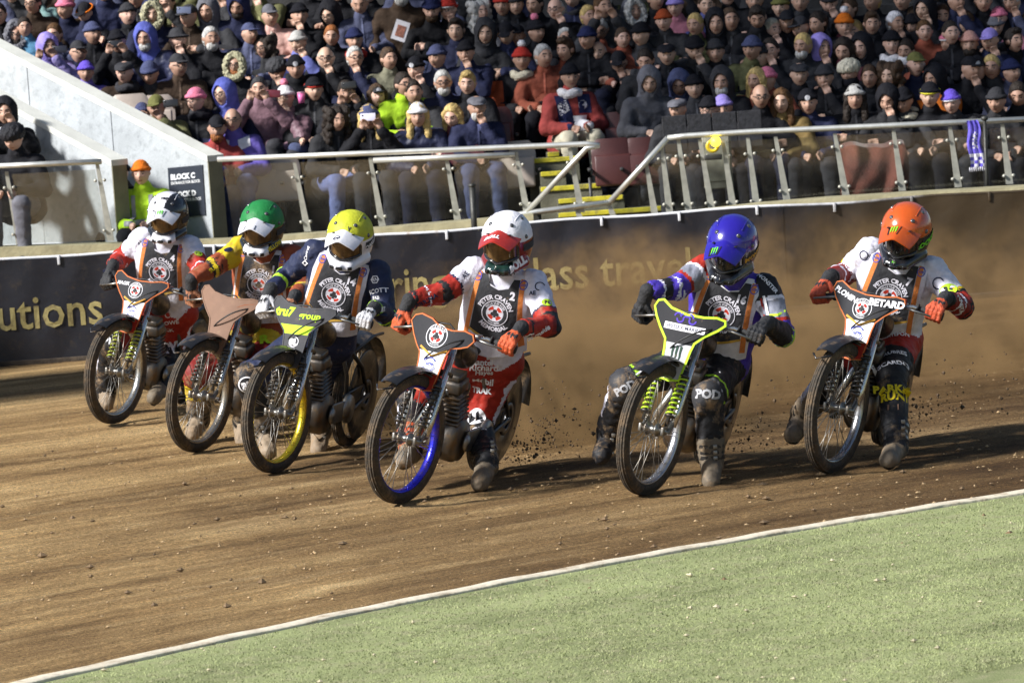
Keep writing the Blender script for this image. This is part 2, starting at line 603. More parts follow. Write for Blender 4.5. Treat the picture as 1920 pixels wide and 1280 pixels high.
def dirt_material():
    m, nt, b = _bsdf('shale_dirt')
    L = nt.links.new
    tc = _n(nt, 'ShaderNodeTexCoord')
    def noise(scale, detail, vec, rough=.6):
        n = _n(nt, 'ShaderNodeTexNoise'); n.inputs['Scale'].default_value = scale
        n.inputs['Detail'].default_value = detail; n.inputs['Roughness'].default_value = rough
        L(vec, n.inputs['Vector']); return n.outputs['Fac']
    def mapped(sc, src):
        mp = _n(nt, 'ShaderNodeMapping'); mp.inputs['Scale'].default_value = sc
        L(src, mp.inputs['Vector']); return mp.outputs['Vector']
    def ramp(v, stops):
        r = _n(nt, 'ShaderNodeValToRGB')
        el = r.color_ramp.elements
        el[0].position, el[0].color = stops[0][0], (*stops[0][1], 1)
        el[1].position, el[1].color = stops[-1][0], (*stops[-1][1], 1)
        for p, c in stops[1:-1]:
            e = el.new(p); e.color = (*c, 1)
        L(v, r.inputs[0]); return r.outputs[0]
    def mix(f, a, b_, t='MIX'):
        x = _n(nt, 'ShaderNodeMix', data_type='RGBA', blend_type=t)
        L(f, x.inputs[0]) if hasattr(f, 'links') else setattr(x.inputs[0], 'default_value', f)
        L(a, x.inputs[6])
        if hasattr(b_, 'links'): L(b_, x.inputs[7])
        else: x.inputs[7].default_value = (*b_, 1)
        return x.outputs[2]
    uv, ob = tc.outputs['UV'], tc.outputs['Object']
    patch = noise(1.0, 6, mapped((.30, 1.3, 1), uv), .62)
    streak = noise(1.0, 9, mapped((.9, 5.5, 1), uv), .74)
    grit = noise(60, 7, ob, .8)
    grain = noise(150, 5, ob, .8)
    damp = noise(.35, 3, ob)
    col = ramp(patch, [(.36, (.10, .063, .030)), (.46, (.25, .168, .082)), (.56, (.42, .30, .152)), (.68, (.70, .54, .31))])
    c2 = ramp(streak, [(.36, (.10, .062, .029)), (.5, (.29, .196, .096)), (.62, (.48, .365, .205)), (.72, (.72, .60, .41))])
    col = mix(.42, col, c2)
    col = mix(.85, col, ramp(grit, [(.36, (.34, .32, .29)), (.5, (1, 1, 1)), (.63, (1.75, 1.7, 1.6))]), 'MULTIPLY')
    col = mix(.80, col, ramp(grain, [(.36, (.45, .43, .40)), (.5, (1, 1, 1)), (.64, (1.6, 1.58, 1.5))]), 'MULTIPLY')
    line = noise(1.0, 3, mapped((.10, 15.0, 1), uv), .5)
    col = mix(.30, col, ramp(line, [(.36, (.62, .60, .57)), (.42, (1, 1, 1)), (.60, (1, 1, 1)), (.66, (1.5, 1.45, 1.35))]), 'MULTIPLY')
    # left-hand light put into the colour, fading rightwards; noise adds damp patches
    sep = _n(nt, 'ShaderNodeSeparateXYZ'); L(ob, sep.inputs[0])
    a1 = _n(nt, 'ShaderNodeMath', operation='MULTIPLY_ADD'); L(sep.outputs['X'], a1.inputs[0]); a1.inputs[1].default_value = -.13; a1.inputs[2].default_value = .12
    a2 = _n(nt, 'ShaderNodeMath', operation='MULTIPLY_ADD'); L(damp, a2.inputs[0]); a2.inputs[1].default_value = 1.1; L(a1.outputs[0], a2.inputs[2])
    falloff_damp = ramp(a2.outputs[0], [(.25, (.50, .42, .345)), (.62, (.82, .73, .63)), (1.0, (1.45, 1.35, 1.2))])
    col = mix(1.0, col, falloff_damp, 'MULTIPLY')
    L(col, b.inputs['Base Color'])
    b.inputs['Roughness'].default_value = .92
    b.inputs['Specular IOR Level'].default_value = .2
    bp = _n(nt, 'ShaderNodeBump'); bp.inputs['Strength'].default_value = .9; bp.inputs['Distance'].default_value = .05
    L(streak, bp.inputs['Height'])
    bp2 = _n(nt, 'ShaderNodeBump'); bp2.inputs['Strength'].default_value = 1.0; bp2.inputs['Distance'].default_value = .03
    L(grit, bp2.inputs['Height']); L(bp.outputs[0], bp2.inputs['Normal'])
    L(bp2.outputs[0], b.inputs['Normal'])
    return m
def track_z(X, Y):
    rho = np.hypot(X - CX, Y - CY); th = np.arctan2(Y - CY, X - CX) * KR
    near = np.exp(-((X - .5) / 9) ** 2 - ((Y - 25) / 11) ** 2)
    z = .007 * noise2(th * .35, rho * 2.0, 3, 1.6) + .004 * noise2(th * .9, rho * 5, 4, 2.0) + .0035 * noise2(X, Y, 5, 22) + .0025 * noise2(X, Y, 8, 44)
    return z * near * np.clip((rho - KR) / .15, 0, 1) - .004 - .05 * np.clip((KR - rho) / .4, 0, 1)
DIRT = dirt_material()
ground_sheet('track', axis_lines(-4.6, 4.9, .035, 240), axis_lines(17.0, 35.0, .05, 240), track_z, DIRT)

def turf_material():
    m = mat('turf', (.27, .298, .138), rough=.95, spec=.05, vary=.30, scale=1.6, bump=.5, bscale=150, dirt=(.31, .30, .17), dirt_amt=.40, coords='UV', stretch=(.5, 1.6, 1))
    return m
TURF = turf_material()
def infield():
    mb = MB()
    th0 = math.atan2(KW[4].y - CY, KW[4].x - CX)
    nr, na = 40, 160
    ths = np.linspace(th0 + .75, th0 - .75, na + 1)
    rr = np.concatenate([np.linspace(KR - .049, KR - 4.5, 30), np.linspace(KR - 5, 0.5, 11)])
    def fn(u, v):
        t = ths[int(round(u * na))]; r = rr[int(round(v * nr))]
        return (CX + r * math.cos(t), CY + r * math.sin(t), .010)
    mb.grid(fn, na, nr)
    me = mb.mesh('infield', [TURF])
    uv = me.uv_layers.new(name='track')
    co = np.array([me.vertices[l.vertex_index].co[:2] for l in me.loops])
    uv.data.foreach_set('uv', np.stack([np.arctan2(co[:, 1] - CY, co[:, 0] - CX) * KR, np.hypot(co[:, 0] - CX, co[:, 1] - CY)], 1).ravel().astype(np.float32))
    tag(link('infield', me), kind='structure')
    # short mown blades
    n = 190000
    r = KR - .07 - 3.6 * RNG.rand(n) ** .85
    t = th0 + .34 - .68 * RNG.rand(n) - .02
    x, y = CX + r * np.cos(t), CY + r * np.sin(t)
    h = .003 + .006 * RNG.rand(n) ** 2
    w = .0016 + .0014 * RNG.rand(n)
    a = RNG.rand(n) * 6.28
    lean = RNG.normal(size=(n, 2)) * .006
    P0 = np.stack([x - w * np.cos(a), y - w * np.sin(a), np.full(n, .010)], 1)
    P1 = np.stack([x + w * np.cos(a), y + w * np.sin(a), np.full(n, .010)], 1)
    P2 = np.stack([x + lean[:, 0], y + lean[:, 1], .012 + h], 1)
    V = np.stack([P0, P1, P2], 1).reshape(-1, 3)
    me = bpy.data.meshes.new('grass')
    me.vertices.add(len(V)); me.vertices.foreach_set('co', V.ravel().astype(np.float32))
    me.loops.add(len(V)); me.loops.foreach_set('vertex_index', np.arange(len(V), dtype=np.int32))
    me.polygons.add(n); me.polygons.foreach_set('loop_start', (np.arange(n) * 3).astype(np.int32))
    me.update(calc_edges=True)
    me.materials.append(mat('grass_blades', (.30, .33, .155), rough=.9, spec=.05, vary=.28, scale=2, bump=0, dirt=(.36, .37, .21), dirt_amt=.36))
    tag(link('grass', me), 'short mown pale green turf inside the white kerb', kind='stuff')
infield()
# white kerb board
kb = MB()
th0 = math.atan2(KW[4].y - CY, KW[4].x - CX)
KT = np.linspace(th0 + .75, th0 - .75, 240)
def kfn(prof):
    def fn(u, v):
        t = KT[int(round(u * 239))]; r, z = prof[int(round(v * (len(prof) - 1)))]
        jr = .004 * math.sin(t * 140) + .003 * math.sin(t * 377 + 1)
        return (CX + (KR + r + jr) * math.cos(t), CY + (KR + r + jr) * math.sin(t), z + .002 * math.sin(t * 230))
    return fn
prof = [(-.048, -.02), (-.048, .018), (-.044, .022), (.044, .022), (.048, .018), (.048, -.02)]
kb.grid(kfn(prof), 239, 5)
tag(kb.build('kerb', mat('kerb_paint', (.66, .59, .45), rough=.75, vary=.12, bump=.3, bscale=25, dirt=(.30, .22, .13), dirt_amt=.36)), kind='structure')
# loose clods and pebbles
def clods(name, n, place, smin, smax, m, label):
    V, Fc = [], []
    base = np.array([(1, 0, 0), (-1, 0, 0), (0, 1, 0), (0, -1, 0), (0, 0, 1), (0, 0, -1)], float)
    fs = [(0, 2, 4), (2, 1, 4), (1, 3, 4), (3, 0, 4), (2, 0, 5), (1, 2, 5), (3, 1, 5), (0, 3, 5)]
    for i in range(n):
        p = place()
        s = smin + (smax - smin) * random.random() ** 3
        q = base * s * RNG.uniform(.6, 1.3, (6, 1)) * np.array([1.2, 1.0, .7]) + p
        Fc += [tuple(k + 6 * i for k in f) for f in fs]
        V += [tuple(x) for x in q]
    return tag(link(name, mesh_of(name, V, Fc, [m], smooth=False)), label, kind='stuff')
CLOD = mat('clod', (.36, .25, .13), rough=.95, vary=.4, scale=9)
clods('gravel', 2600, lambda: np.array([random.uniform(-3.2, 3.4), 0, 0]) + np.array([0, random.uniform(18.5, 30), .004]), .003, .011, CLOD, 'loose shale clods scattered on the dirt track')
clods('gravel', 160, lambda: np.array([random.uniform(-3.0, 3.2), 0, 0]) + np.array([0, random.uniform(18.0, 27), .006]), .010, .026, mat('damp_lump', (.16, .105, .055), rough=.95, vary=.4, scale=9), 'damp shale lumps lying on the dirt track')
def infield_spot():
    r = KR - .1 - 3.2 * random.random(); t = th0 + random.uniform(-.3, .28)
    return np.array([CX + r * math.cos(t), CY + r * math.sin(t), .02])
clods('gravel', 420, infield_spot, .003, .013, mat('pale_clod', (.45, .40, .26), rough=.9, vary=.4, scale=9), 'pale shale crumbs thrown onto the green turf')

# ------------------------------------------------------------------ trackside banner fence
D_BAN, Z_BAN = 34.0, .83
xs_b = lambda px: at(px, 450, D_BAN).x
VINYL = mat('banner_vinyl', (.016, .016, .022), rough=.42, vary=.25, scale=4, bump=.5, bscale=4, dirt=(.05, .036, .026), dirt_amt=.22)
def ban_y(x, z):
    return D_BAN + .020 * math.sin(x * 2.1 + .6) + .010 * math.sin(x * 7.3 + z * 3) + .006 * math.sin(x * 17 - z * 9) + .04 * (.5 - z / Z_BAN) * .5
def ban_top(x):
    return Z_BAN + .010 * math.sin(x * 1.3) + .008 * math.sin(x * 4.1)
def haze_dirt(m):
    """Dirt film with dark dust haze put into its colour, stronger rightwards and towards the foot."""
    nt = m.node_tree; L = nt.links.new; b = nt.nodes['Principled BSDF']
    src = b.inputs['Base Color'].links[0].from_socket
    tc = _n(nt, 'ShaderNodeTexCoord'); sp = _n(nt, 'ShaderNodeSeparateXYZ'); L(tc.outputs['Object'], sp.inputs[0])
    nz = _n(nt, 'ShaderNodeTexNoise'); nz.inputs['Scale'].default_value = 2.4; nz.inputs['Detail'].default_value = 10; nz.inputs['Roughness'].default_value = .72; L(tc.outputs['Object'], nz.inputs['Vector'])
    a = _n(nt, 'ShaderNodeMath', operation='MULTIPLY_ADD'); L(sp.outputs['X'], a.inputs[0]); a.inputs[1].default_value = .46; a.inputs[2].default_value = -.62
    c = _n(nt, 'ShaderNodeMath', operation='MULTIPLY_ADD'); L(sp.outputs['Z'], c.inputs[0]); c.inputs[1].default_value = -.85; L(a.outputs[0], c.inputs[2])
    d = _n(nt, 'ShaderNodeMath', operation='MULTIPLY_ADD'); L(nz.outputs['Fac'], d.inputs[0]); d.inputs[1].default_value = 1.1; L(c.outputs[0], d.inputs[2])
    r = _n(nt, 'ShaderNodeMapRange', interpolation_type='SMOOTHSTEP'); L(d.outputs[0], r.inputs['Value']); r.inputs['From Min'].default_value = .0; r.inputs['From Max'].default_value = .9
    x = _n(nt, 'ShaderNodeMix', data_type='RGBA'); L(r.outputs[0], x.inputs[0]); L(src, x.inputs[6]); x.inputs[7].default_value = (.050, .033, .016, 1)  # shaded airborne dust painted on as a brown film
    L(x.outputs[2], b.inputs['Base Color'])
haze_dirt(VINYL)
fence = empty('banner_fence', (0, D_BAN, 0))
tag(fence, 'long navy vinyl banner fence with gold lettering along the far edge of the track', 'fence')
L0 = lambda p: (p[0], p[1] - D_BAN, p[2])
edges = np.linspace(-5.0, 9.4, 7)
for a, b in zip(edges[:-1], edges[1:]):
    mb = MB()
    mb.grid(lambda u, v: L0((a + (b - a - .006) * u, ban_y(a + (b - a) * u, v * Z_BAN), .03 + v * (ban_top(a + (b - a) * u) - .03))), 28, 8)
    mb.grid(lambda u, v: L0((a + (b - a - .006) * u, ban_y(a + (b - a) * u, v * Z_BAN) + .05, .03 + v * (ban_top(a + (b - a) * u) - .03))), 28, 8)
    mb.build('vinyl_panel', VINYL, fence)
mb = MB()
mb.tube([L0((x, ban_y(x, Z_BAN) + .02, ban_top(x) + .006)) for x in np.linspace(-5, 9.4, 90)], .014, 6)
HEM = mat('white_hem', (.72, .72, .74), rough=.5, vary=.1, dirt=DUSTC, dirt_amt=.2)
haze_dirt(HEM)
mb.build('top_hem', HEM, fence)
for i in range(23):                                    # ties that hold the vinyl to the rail, seams between the sheets
    x = -4.8 + .62 * i
    mb = MB(); mb.box(L0((x, ban_y(x, Z_BAN) - .002, ban_top(x) - .02)), (.022, .03, .075), bevel=.004); mb.build('tie', HEM, fence)
for x in edges[1:-1]:
    mb = MB(); mb.grid(lambda u, v: L0((x + (u - .5) * .05, ban_y(x + (u - .5) * .05, v * .8) - .004, .04 + v * (ban_top(x) - .05))), 2, 8); mb.build('seam', VINYL, fence)
mb = MB()
mb.box((2.2, .03, .0), (14.4, .12, .07), bevel=.01)
mb.build('kickboard', mat('kick_board', (.05, .035, .022), rough=.9, vary=.4, bump=.5), fence)
GILT = mat('gilt_print', (.33, .27, .105), rough=.5, vary=.15, scale=30, bump=.05, dirt=(.10, .065, .035), dirt_amt=.30)
haze_dirt(GILT)
def ban_text(s, px_l, px_r, zb, cap):
    V, Fc = text2(s, .012)
    x0, x1 = min(v[0] for v in V), max(v[0] for v in V)
    wl, wr = xs_b(px_l), xs_b(px_r)
    vs = []
    for x, y in V:
        X = wl + (x - x0) / (x1 - x0) * (wr - wl); Z = zb + (y + .5) * cap
        vs.append(L0((X, ban_y(X, Z) - .006, Z)))
    link('lettering', mesh_of('lettering', vs, Fc, [GILT], smooth=False), fence)
ban_text('solutions', -110, 182, .285, .262)
ban_text('delivering', 556, 832, .300, .262)
ban_text('class travel', 962, 1292, .300, .262)
ban_text('world', 842, 948, .300, .262)
lg = merge2(ring2(.185, .225, 40, .9, 5.9), ring2(.09, .12, 24, 2.2, 5.2))
lx = xs_b(478)
link('logo', mesh_of('logo', [L0((lx + x, ban_y(lx + x, .4 + y) - .006, .385 + y)) for x, y in lg[0]], lg[1], [GILT], smooth=False), fence)
# the fence carries on round the bend, unseen, made tall to shade the ground
mb = MB()
bend = [(-5.02, 34.02), (-5.6, 33.7), (-6.3, 32.9), (-6.9, 31.9), (-7.4, 30.8), (-7.8, 29.6), (-8.1, 28.2)]
for (ax, ay), (bx, by) in zip(bend[:-1], bend[1:]):
    mb.grid(lambda u, v: (ax + (bx - ax) * u, ay + (by - ay) * u, v * 2.2), 2, 4)
    mb.grid(lambda u, v: (ax + (bx - ax) * u - .05, ay + (by - ay) * u + .05, v * 2.2), 2, 4)
hb = empty('occluder', (-7.35, 29.9, 0)); tag(hb, 'tall dark hoarding standing on the bend beyond the left edge', 'occluder')  # unseen boards, added to throw the dark band along the fence
for q in range(3):
    m2 = MB(); m2.box((-.45 + .30 + (q - 1) * .31 - .12, (q - 1) * .92, 2.2), (.06, .95, 4.4), Matrix.Rotation(rad(-18), 3, 'Z')); m2.build('board', VINYL, hb, smooth=False)
tag(mb.build('raised_fence', VINYL), 'unseen fence round the bend, made tall to cast shade', 'fence')

# ------------------------------------------------------------------ concrete: terrace, ledge, side walls of the gangway
CONC = mat('pale_concrete', (.40, .425, .44), rough=.85, vary=.16, scale=2.2, bump=.25, bscale=30, dirt=(.27, .29, .30), dirt_amt=.34)
CONC_END = mat('olive_concrete', (.22, .205, .13), rough=.9, vary=.2, scale=5, bump=.3, bscale=40)
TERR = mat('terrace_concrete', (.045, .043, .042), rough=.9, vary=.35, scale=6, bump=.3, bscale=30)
ROW_D, ROW_R, D0, Z0 = .8, .265, 41.5, .44
def row_of(px, py):
    y0 = to_px((at(px, 0, 41).x, 41, CAM_H))[1]
    best = None
    for r in range(-1 if px > 1230 else 0, 9):
        d = D0 + ROW_D * r
        z = at(px, py, d).z
        e = z - (Z0 + (.06 if px > 1230 else 0) + 1.15 + ROW_R * r)
        if best is None or abs(e) < abs(best[1]):
            best = (r, e, d, z)
    return best
terrace = empty('terrace', (0, D0, 0))
tag(terrace, kind='structure')
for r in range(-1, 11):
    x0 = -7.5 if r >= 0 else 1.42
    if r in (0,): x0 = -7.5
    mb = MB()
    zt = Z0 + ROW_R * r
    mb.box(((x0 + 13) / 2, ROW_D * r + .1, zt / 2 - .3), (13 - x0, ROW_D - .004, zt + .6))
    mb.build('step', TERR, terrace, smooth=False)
# ledge under the glass
def strip(pxs, d_front, d_back, zoff_top, zbot, name, m, top_lip=True):
    """pxs: pixels along the upper front edge of a ledge."""
    mb = MB()
    pts = [at(x, y, d) for (x, y), d in zip(pxs, d_front)]
    for p, q in zip(pts[:-1], pts[1:]):
        a, b = p.copy(), q.copy()
        vs = [a, b, b + Vector((0, .35, 0)), a + Vector((0, .35, 0))]
        lo = [Vector((v.x, v.y, zbot)) for v in vs]
        mb.add(vs + lo, [(0, 1, 2, 3), (0, 4, 5, 1), (1, 5, 6, 2), (2, 6, 7, 3), (3, 7, 4, 0)])
    return mb
ledge = empty('ledge_wall', (0, 40, 0))
tag(ledge, 'low olive concrete ledge wall behind the banner carrying the glass', 'wall')
LEDM = mat('ledge_concrete', (.30, .27, .16), rough=.85, vary=.25, scale=5, bump=.3, bscale=30)
for pl in ([(-120, 467), (255, 456)], [(255.2, 456), (470, 447), (880, 414), (1000, 404)], [(1240, 404), (1420, 383), (1560, 371), (1740, 360), (1980, 346)]):
    ds = [39.9 - .0012 * max(0, x) for x, y in pl]
    mb = strip(pl, ds, None, 0, 0.0, 'ledge', LEDM)
    mb.v = [(x, y - 40, z) for x, y, z in mb.v]
    mb.build('coping', LEDM, ledge, smooth=False)
# side walls
def side_wall(px_top0, px_top1, d0, d1, label, th=.16, joint=None):
    """A raking wall: front top corner px_top0 at depth d0, rear top corner px_top1 at depth d1."""
    p0, p1 = at(*px_top0, d0), at(*px_top1, d1)
    w = empty('concrete_wall', (p0.x, p0.y, 0))
    tag(w, label, 'wall', 'side walls of the gangway')
    O = Vector((p0.x, p0.y, 0))
    a, b = p0 - O, p1 - O
    dirv = Vector((b.x - a.x, b.y - a.y, 0)).normalized()
    nr = Vector((-dirv.y, dirv.x, 0))
    if nr.x < 0: nr = -nr                       # towards the right / back
    bb = b + (b - a) * .35
    def pan(s0, s1, gap=0.0):
        q0, q1 = a.lerp(bb, s0 + gap), a.lerp(bb, s1)
        mb = MB()
        vs = []
        for q in (q0, q1):
            vs += [Vector((q.x, q.y, -.3)), Vector((q.x, q.y, q.z - .05)), Vector((q.x, q.y, q.z - .05)) + nr * th, Vector((q.x, q.y, -.3)) + nr * th]
        mb.add(vs, [(0, 1, 5, 4), (1, 2, 6, 5), (2, 3, 7, 6), (3, 0, 4, 7), (0, 3, 2, 1), (4, 5, 6, 7)])
        mb.build('wall_panel', CONC, w, smooth=False)
    js = joint or [0, .4, .72, 1.0]
    for i, (s0, s1) in enumerate(zip(js[:-1], js[1:])):
        pan(s0, s1, .003 if i else 0)
    mb = MB()
    vs = []
    for q in (a - (bb - a).normalized() * .02, bb):
        for off, dz in ((-.015, -.05), (-.015, .006), (th + .015, .006), (th + .015, -.05)):
            vs.append(Vector((q.x, q.y, q.z + dz)) + nr * off)
    mb.add(vs, [(0, 1, 5, 4), (1, 2, 6, 5), (2, 3, 7, 6), (3, 0, 4, 7), (0, 3, 2, 1), (4, 5, 6, 7)])
    mb.build('coping', mat('coping_concrete', (.66, .66, .60), rough=.8, vary=.1, scale=4, bump=.2), w, smooth=False)
    mb = MB()
    e = a - dirv * .012
    vs = [Vector((e.x, e.y, -.3)), Vector((e.x, e.y, e.z - .052)), Vector((e.x, e.y, e.z - .052)) + nr * th, Vector((e.x, e.y, -.3)) + nr * th]
    vs += [v + dirv * .010 for v in vs]
    mb.add(vs, [(0, 1, 2, 3), (4, 7, 6, 5), (0, 4, 5, 1), (1, 5, 6, 2), (2, 6, 7, 3), (3, 7, 4, 0)])
    mb.build('end_face', CONC_END, w, smooth=False)
    return w, a, bb, O, dirv, nr
wallA = side_wall((388, 292), (0, 90), 40.3, 42.6, 'tall pale concrete raking wall bearing the dark block sign', .17, [0, .335, .64, 1.0])
wallB = side_wall((208, 300), (0, 186), 40.1, 41.3, 'lower pale concrete raking wall nearest the left edge of the stand', .17, [0, .5, 1.0])
# block sign on the taller wall
w, a, bb, O, dirv, nr = wallA
def on_wall(px, py, off):
    """Point where the sight line meets the wall's left face."""
    r = ray(px, py); n = -nr
    t = ((O + a) - CAM).dot(n) / r.dot(n)
    return CAM + r * t + n * off
sg = empty('block_sign', on_wall(350, 360, .02))
tag(sg, 'dark block direction sign with white lettering fixed to the tall concrete wall', 'sign')
SO = sg.location.copy()
cs = [on_wall(x, y, .012) - SO for x, y in ((316, 315), (381, 309), (387, 403), (322, 410))]
mb = MB(); th = nr * .0115
mb.add(cs + [c + th for c in cs], [(0, 1, 2, 3), (7, 6, 5, 4), (0, 4, 5, 1), (1, 5, 6, 2), (2, 6, 7, 3), (3, 7, 4, 0)])
mb.build('board', mat('sign_navy', (.022, .028, .042), rough=.5, vary=.1), sg, smooth=False)
def sign_text(s, u0, u1, v0, v1, bold):
    V, Fc = text2(s, bold)
    xs, ys = [v[0] for v in V], [v[1] for v in V]
    vs = []
    for x, y in V:
        u = u0 + (x - min(xs)) / (max(xs) - min(xs)) * (u1 - u0); v = v1 + (y - min(ys)) / (max(ys) - min(ys)) * (v0 - v1)
        vs.append(cs[0].lerp(cs[1], u).lerp(cs[3].lerp(cs[2], u), v) - nr * .003)
    link('lettering', mesh_of('lettering', vs, Fc, [mat('sign_white', (.72, .73, .75), rough=.5, vary=.05, bump=0)], smooth=False), sg)
sign_text('BLOCK C', .08, .78, .13, .25, .06)
sign_text('ENTRANCE FOR BLOCK', .08, .92, .28, .34, .02)
sign_text('BLOCK D', .08, .78, .48, .60, .06)
sign_text('ENTRANCE FOR BLOCK', .08, .92, .63, .69, .02)

# ------------------------------------------------------------------ steel and glass balustrades
STEEL = mat('brushed_steel', (.66, .66, .62), rough=.38, metal=.65, vary=.12, scale=12, bump=.05)
STEEL_B = mat('post_steel', (.40, .39, .33), rough=.5, metal=.35, vary=.2, scale=14, bump=.1)
def glass_mat():
    m, nt, b = _bsdf('balustrade_glass')
    L = nt.links.new
    tr = _n(nt, 'ShaderNodeBsdfTransparent'); tr.inputs[0].default_value = (.86, .88, .87, 1)
    gl = _n(nt, 'ShaderNodeBsdfGlossy'); gl.inputs['Roughness'].default_value = .08
    df = _n(nt, 'ShaderNodeBsdfDiffuse'); df.inputs[0].default_value = (.32, .29, .24, 1)
    tc = _n(nt, 'ShaderNodeTexCoord'); nz = _n(nt, 'ShaderNodeTexNoise'); nz.inputs['Scale'].default_value = 7; nz.inputs['Detail'].default_value = 8
    L(tc.outputs['Object'], nz.inputs['Vector'])
    mr = _n(nt, 'ShaderNodeMapRange'); mr.inputs['From Min'].default_value = .35; mr.inputs['From Max'].default_value = .75
    mr.inputs['To Min'].default_value = .008; mr.inputs['To Max'].default_value = .03
    L(nz.outputs['Fac'], mr.inputs['Value'])
    m1 = _n(nt, 'ShaderNodeMixShader'); m1.inputs[0].default_value = .10
    L(tr.outputs[0], m1.inputs[1]); L(gl.outputs[0], m1.inputs[2])
    m2 = _n(nt, 'ShaderNodeMixShader'); L(mr.outputs[0], m2.inputs[0]); L(m1.outputs[0], m2.inputs[1]); L(df.outputs[0], m2.inputs[2])
    L(m2.outputs[0], nt.nodes['Material Output'].inputs['Surface'])
    return m
GLASS = glass_mat()
CLAMP = mat('dark_clamp', (.05, .05, .045), rough=.5, metal=.4)
def dep(px):
    return 39.9 - .0008 * max(0, px)
def balustrade(label, rails, posts, panes, clamp=True, cat='balustrade', extra_d=0.0):
    base = at(*posts[0][1], dep(posts[0][1][0])) if posts else at(*rails[0][0], dep(rails[0][0][0]))
    g = empty('glass_balustrade', (base.x, base.y, 0))
    tag(g, label, cat, 'steel and glass balustrades along the front of the stand')
    O = g.location.copy()
    W = lambda p, dd=0.0: at(p[0], p[1], dep(p[0]) + dd + extra_d) - O
    for rl in rails:
        mb = MB(); mb.tube([W(p, -.03) for p in rl], .026, 10)
        mb.build('handrail', STEEL, g)
    for top, bot in posts:
        mb = MB()
        t, b = W(top), W(bot)
        ax = (b - t)
        n = 6
        vs = []
        for i in range(n + 1):
            c = t + ax * (i / n)
            hw = .016 + .016 * (i / n); hd = .012
            vs += [c + Vector((sx * hw, sy * hd, 0)) for sx, sy in ((-1, -1), (1, -1), (1, 1), (-1, 1))]
        fs = [(0, 1, 2, 3), tuple(4 * n + k for k in (3, 2, 1, 0))]
        for i in range(n):
            fs += [(4 * i + k, 4 * i + 4 + k, 4 * i + 4 + (k + 1) % 4, 4 * i + (k + 1) % 4) for k in range(4)]
        mb.add(vs, fs)
        po = mb.build('post', STEEL_B, g, smooth=False)
        if clamp:
            for s in (.22, .86):
                c = t + ax * s
                for sx in (-1, 1):
                    m2 = MB(); m2.lathe([(0, -.014), (.014, -.014), (.016, .01), (.010, .014), (0, .014)], 'Y', 12, c + Vector((sx * .042, -.02, 0)), closed=False)
                    m2.build('clamp', STEEL_B, po)
    for q in panes:                                # four corner pixels
        mb = MB()
        c = [W(p, .02) for p in q]
        th = Vector((0, .012, 0))
        mb.add(c + [x + th for x in c], [(0, 1, 2, 3), (7, 6, 5, 4), (0, 4, 5, 1), (1, 5, 6, 2), (2, 6, 7, 3), (3, 7, 4, 0)])
        mb.build('glass_pane', GLASS, g, smooth=False)
    return g
balustrade('glass balustrade at the left end before the lower concrete wall', [[(-60, 314), (190, 303)]],
           [((12, 322), (37, 458)), ((182, 306), (208, 452))], [((-60, 330), (14, 327), (37, 457), (-60, 462)), ((22, 327), (178, 318), (202, 450), (44, 457))])
pc = [((552, 304), (577, 434)), ((694, 296), (717, 424)), ((836, 290), (858, 412)), ((967, 284), (988, 398)), ((1068, 278), (1090, 398))]
top = lambda x: 298 - (x - 408) * .0375 + 12
bot = lambda x: 445 - (x - 430) * .085
xs = [412, 556, 698, 840, 970, 1072]
pn = [((xs[i] + 7, top(xs[i])), (xs[i + 1] - 5, top(xs[i + 1])), (xs[i + 1] + 15, bot(xs[i + 1] + 15)), (xs[i] + 27, bot(xs[i] + 27))) for i in range(4)]
balustrade('long glass balustrade in front of the jeans and leather jackets, centre of the stand', [[(408, 299), (700, 287), (1100, 270), (1124, 273)], [(700, 301), (965, 290)]], pc, pn)
balustrade('sloping steel handrail dropping beside the lower yellow steps', [[(1124, 273), (1100, 278), (988, 398)], [(790, 432), (880, 419), (985, 400), (1143, 379)], [(1143, 379), (1252, 259)]],
           [((1140, 378), (1152, 412)), ((1080, 388), (1090, 415)), ((1000, 398), (1010, 420)), ((1212, 308), (1228, 404))], [((1150, 388), (1246, 285), (1252, 398), (1156, 405))], clamp=False)
pr = [((1240, 268), (1256, 402)), ((1272, 262), (1292, 402)), ((1312, 262), (1336, 400)), ((1355, 262), (1376, 398)), ((1402, 258), (1420, 396)), ((1454, 256), (1475, 374)), ((1565, 250), (1586, 366)),
      ((1675, 244), (1692, 358)), ((1781, 238), (1797, 351)), ((1879, 233), (1893, 345)), ((1975, 228), (1990, 338))]
top = lambda x: 262 - (x - 1250) * .048 + 8
bot = lambda x: 398 - (x - 1250) * .078
xr = [p[0][0] for p in pr]
pn = [((x0 + 5, top(x0)), (x1 - 4, top(x1)), (x1 + 14, bot(x1)), (x0 + 24, bot(x0))) for x0, x1 in zip(xr[:-1], xr[1:])]
balustrade('glass balustrade on the right from the yellow lamp to the far end', [[(1252, 259), (1285, 255), (1412, 247), (1640, 237), (1980, 221)]], pr, pn)

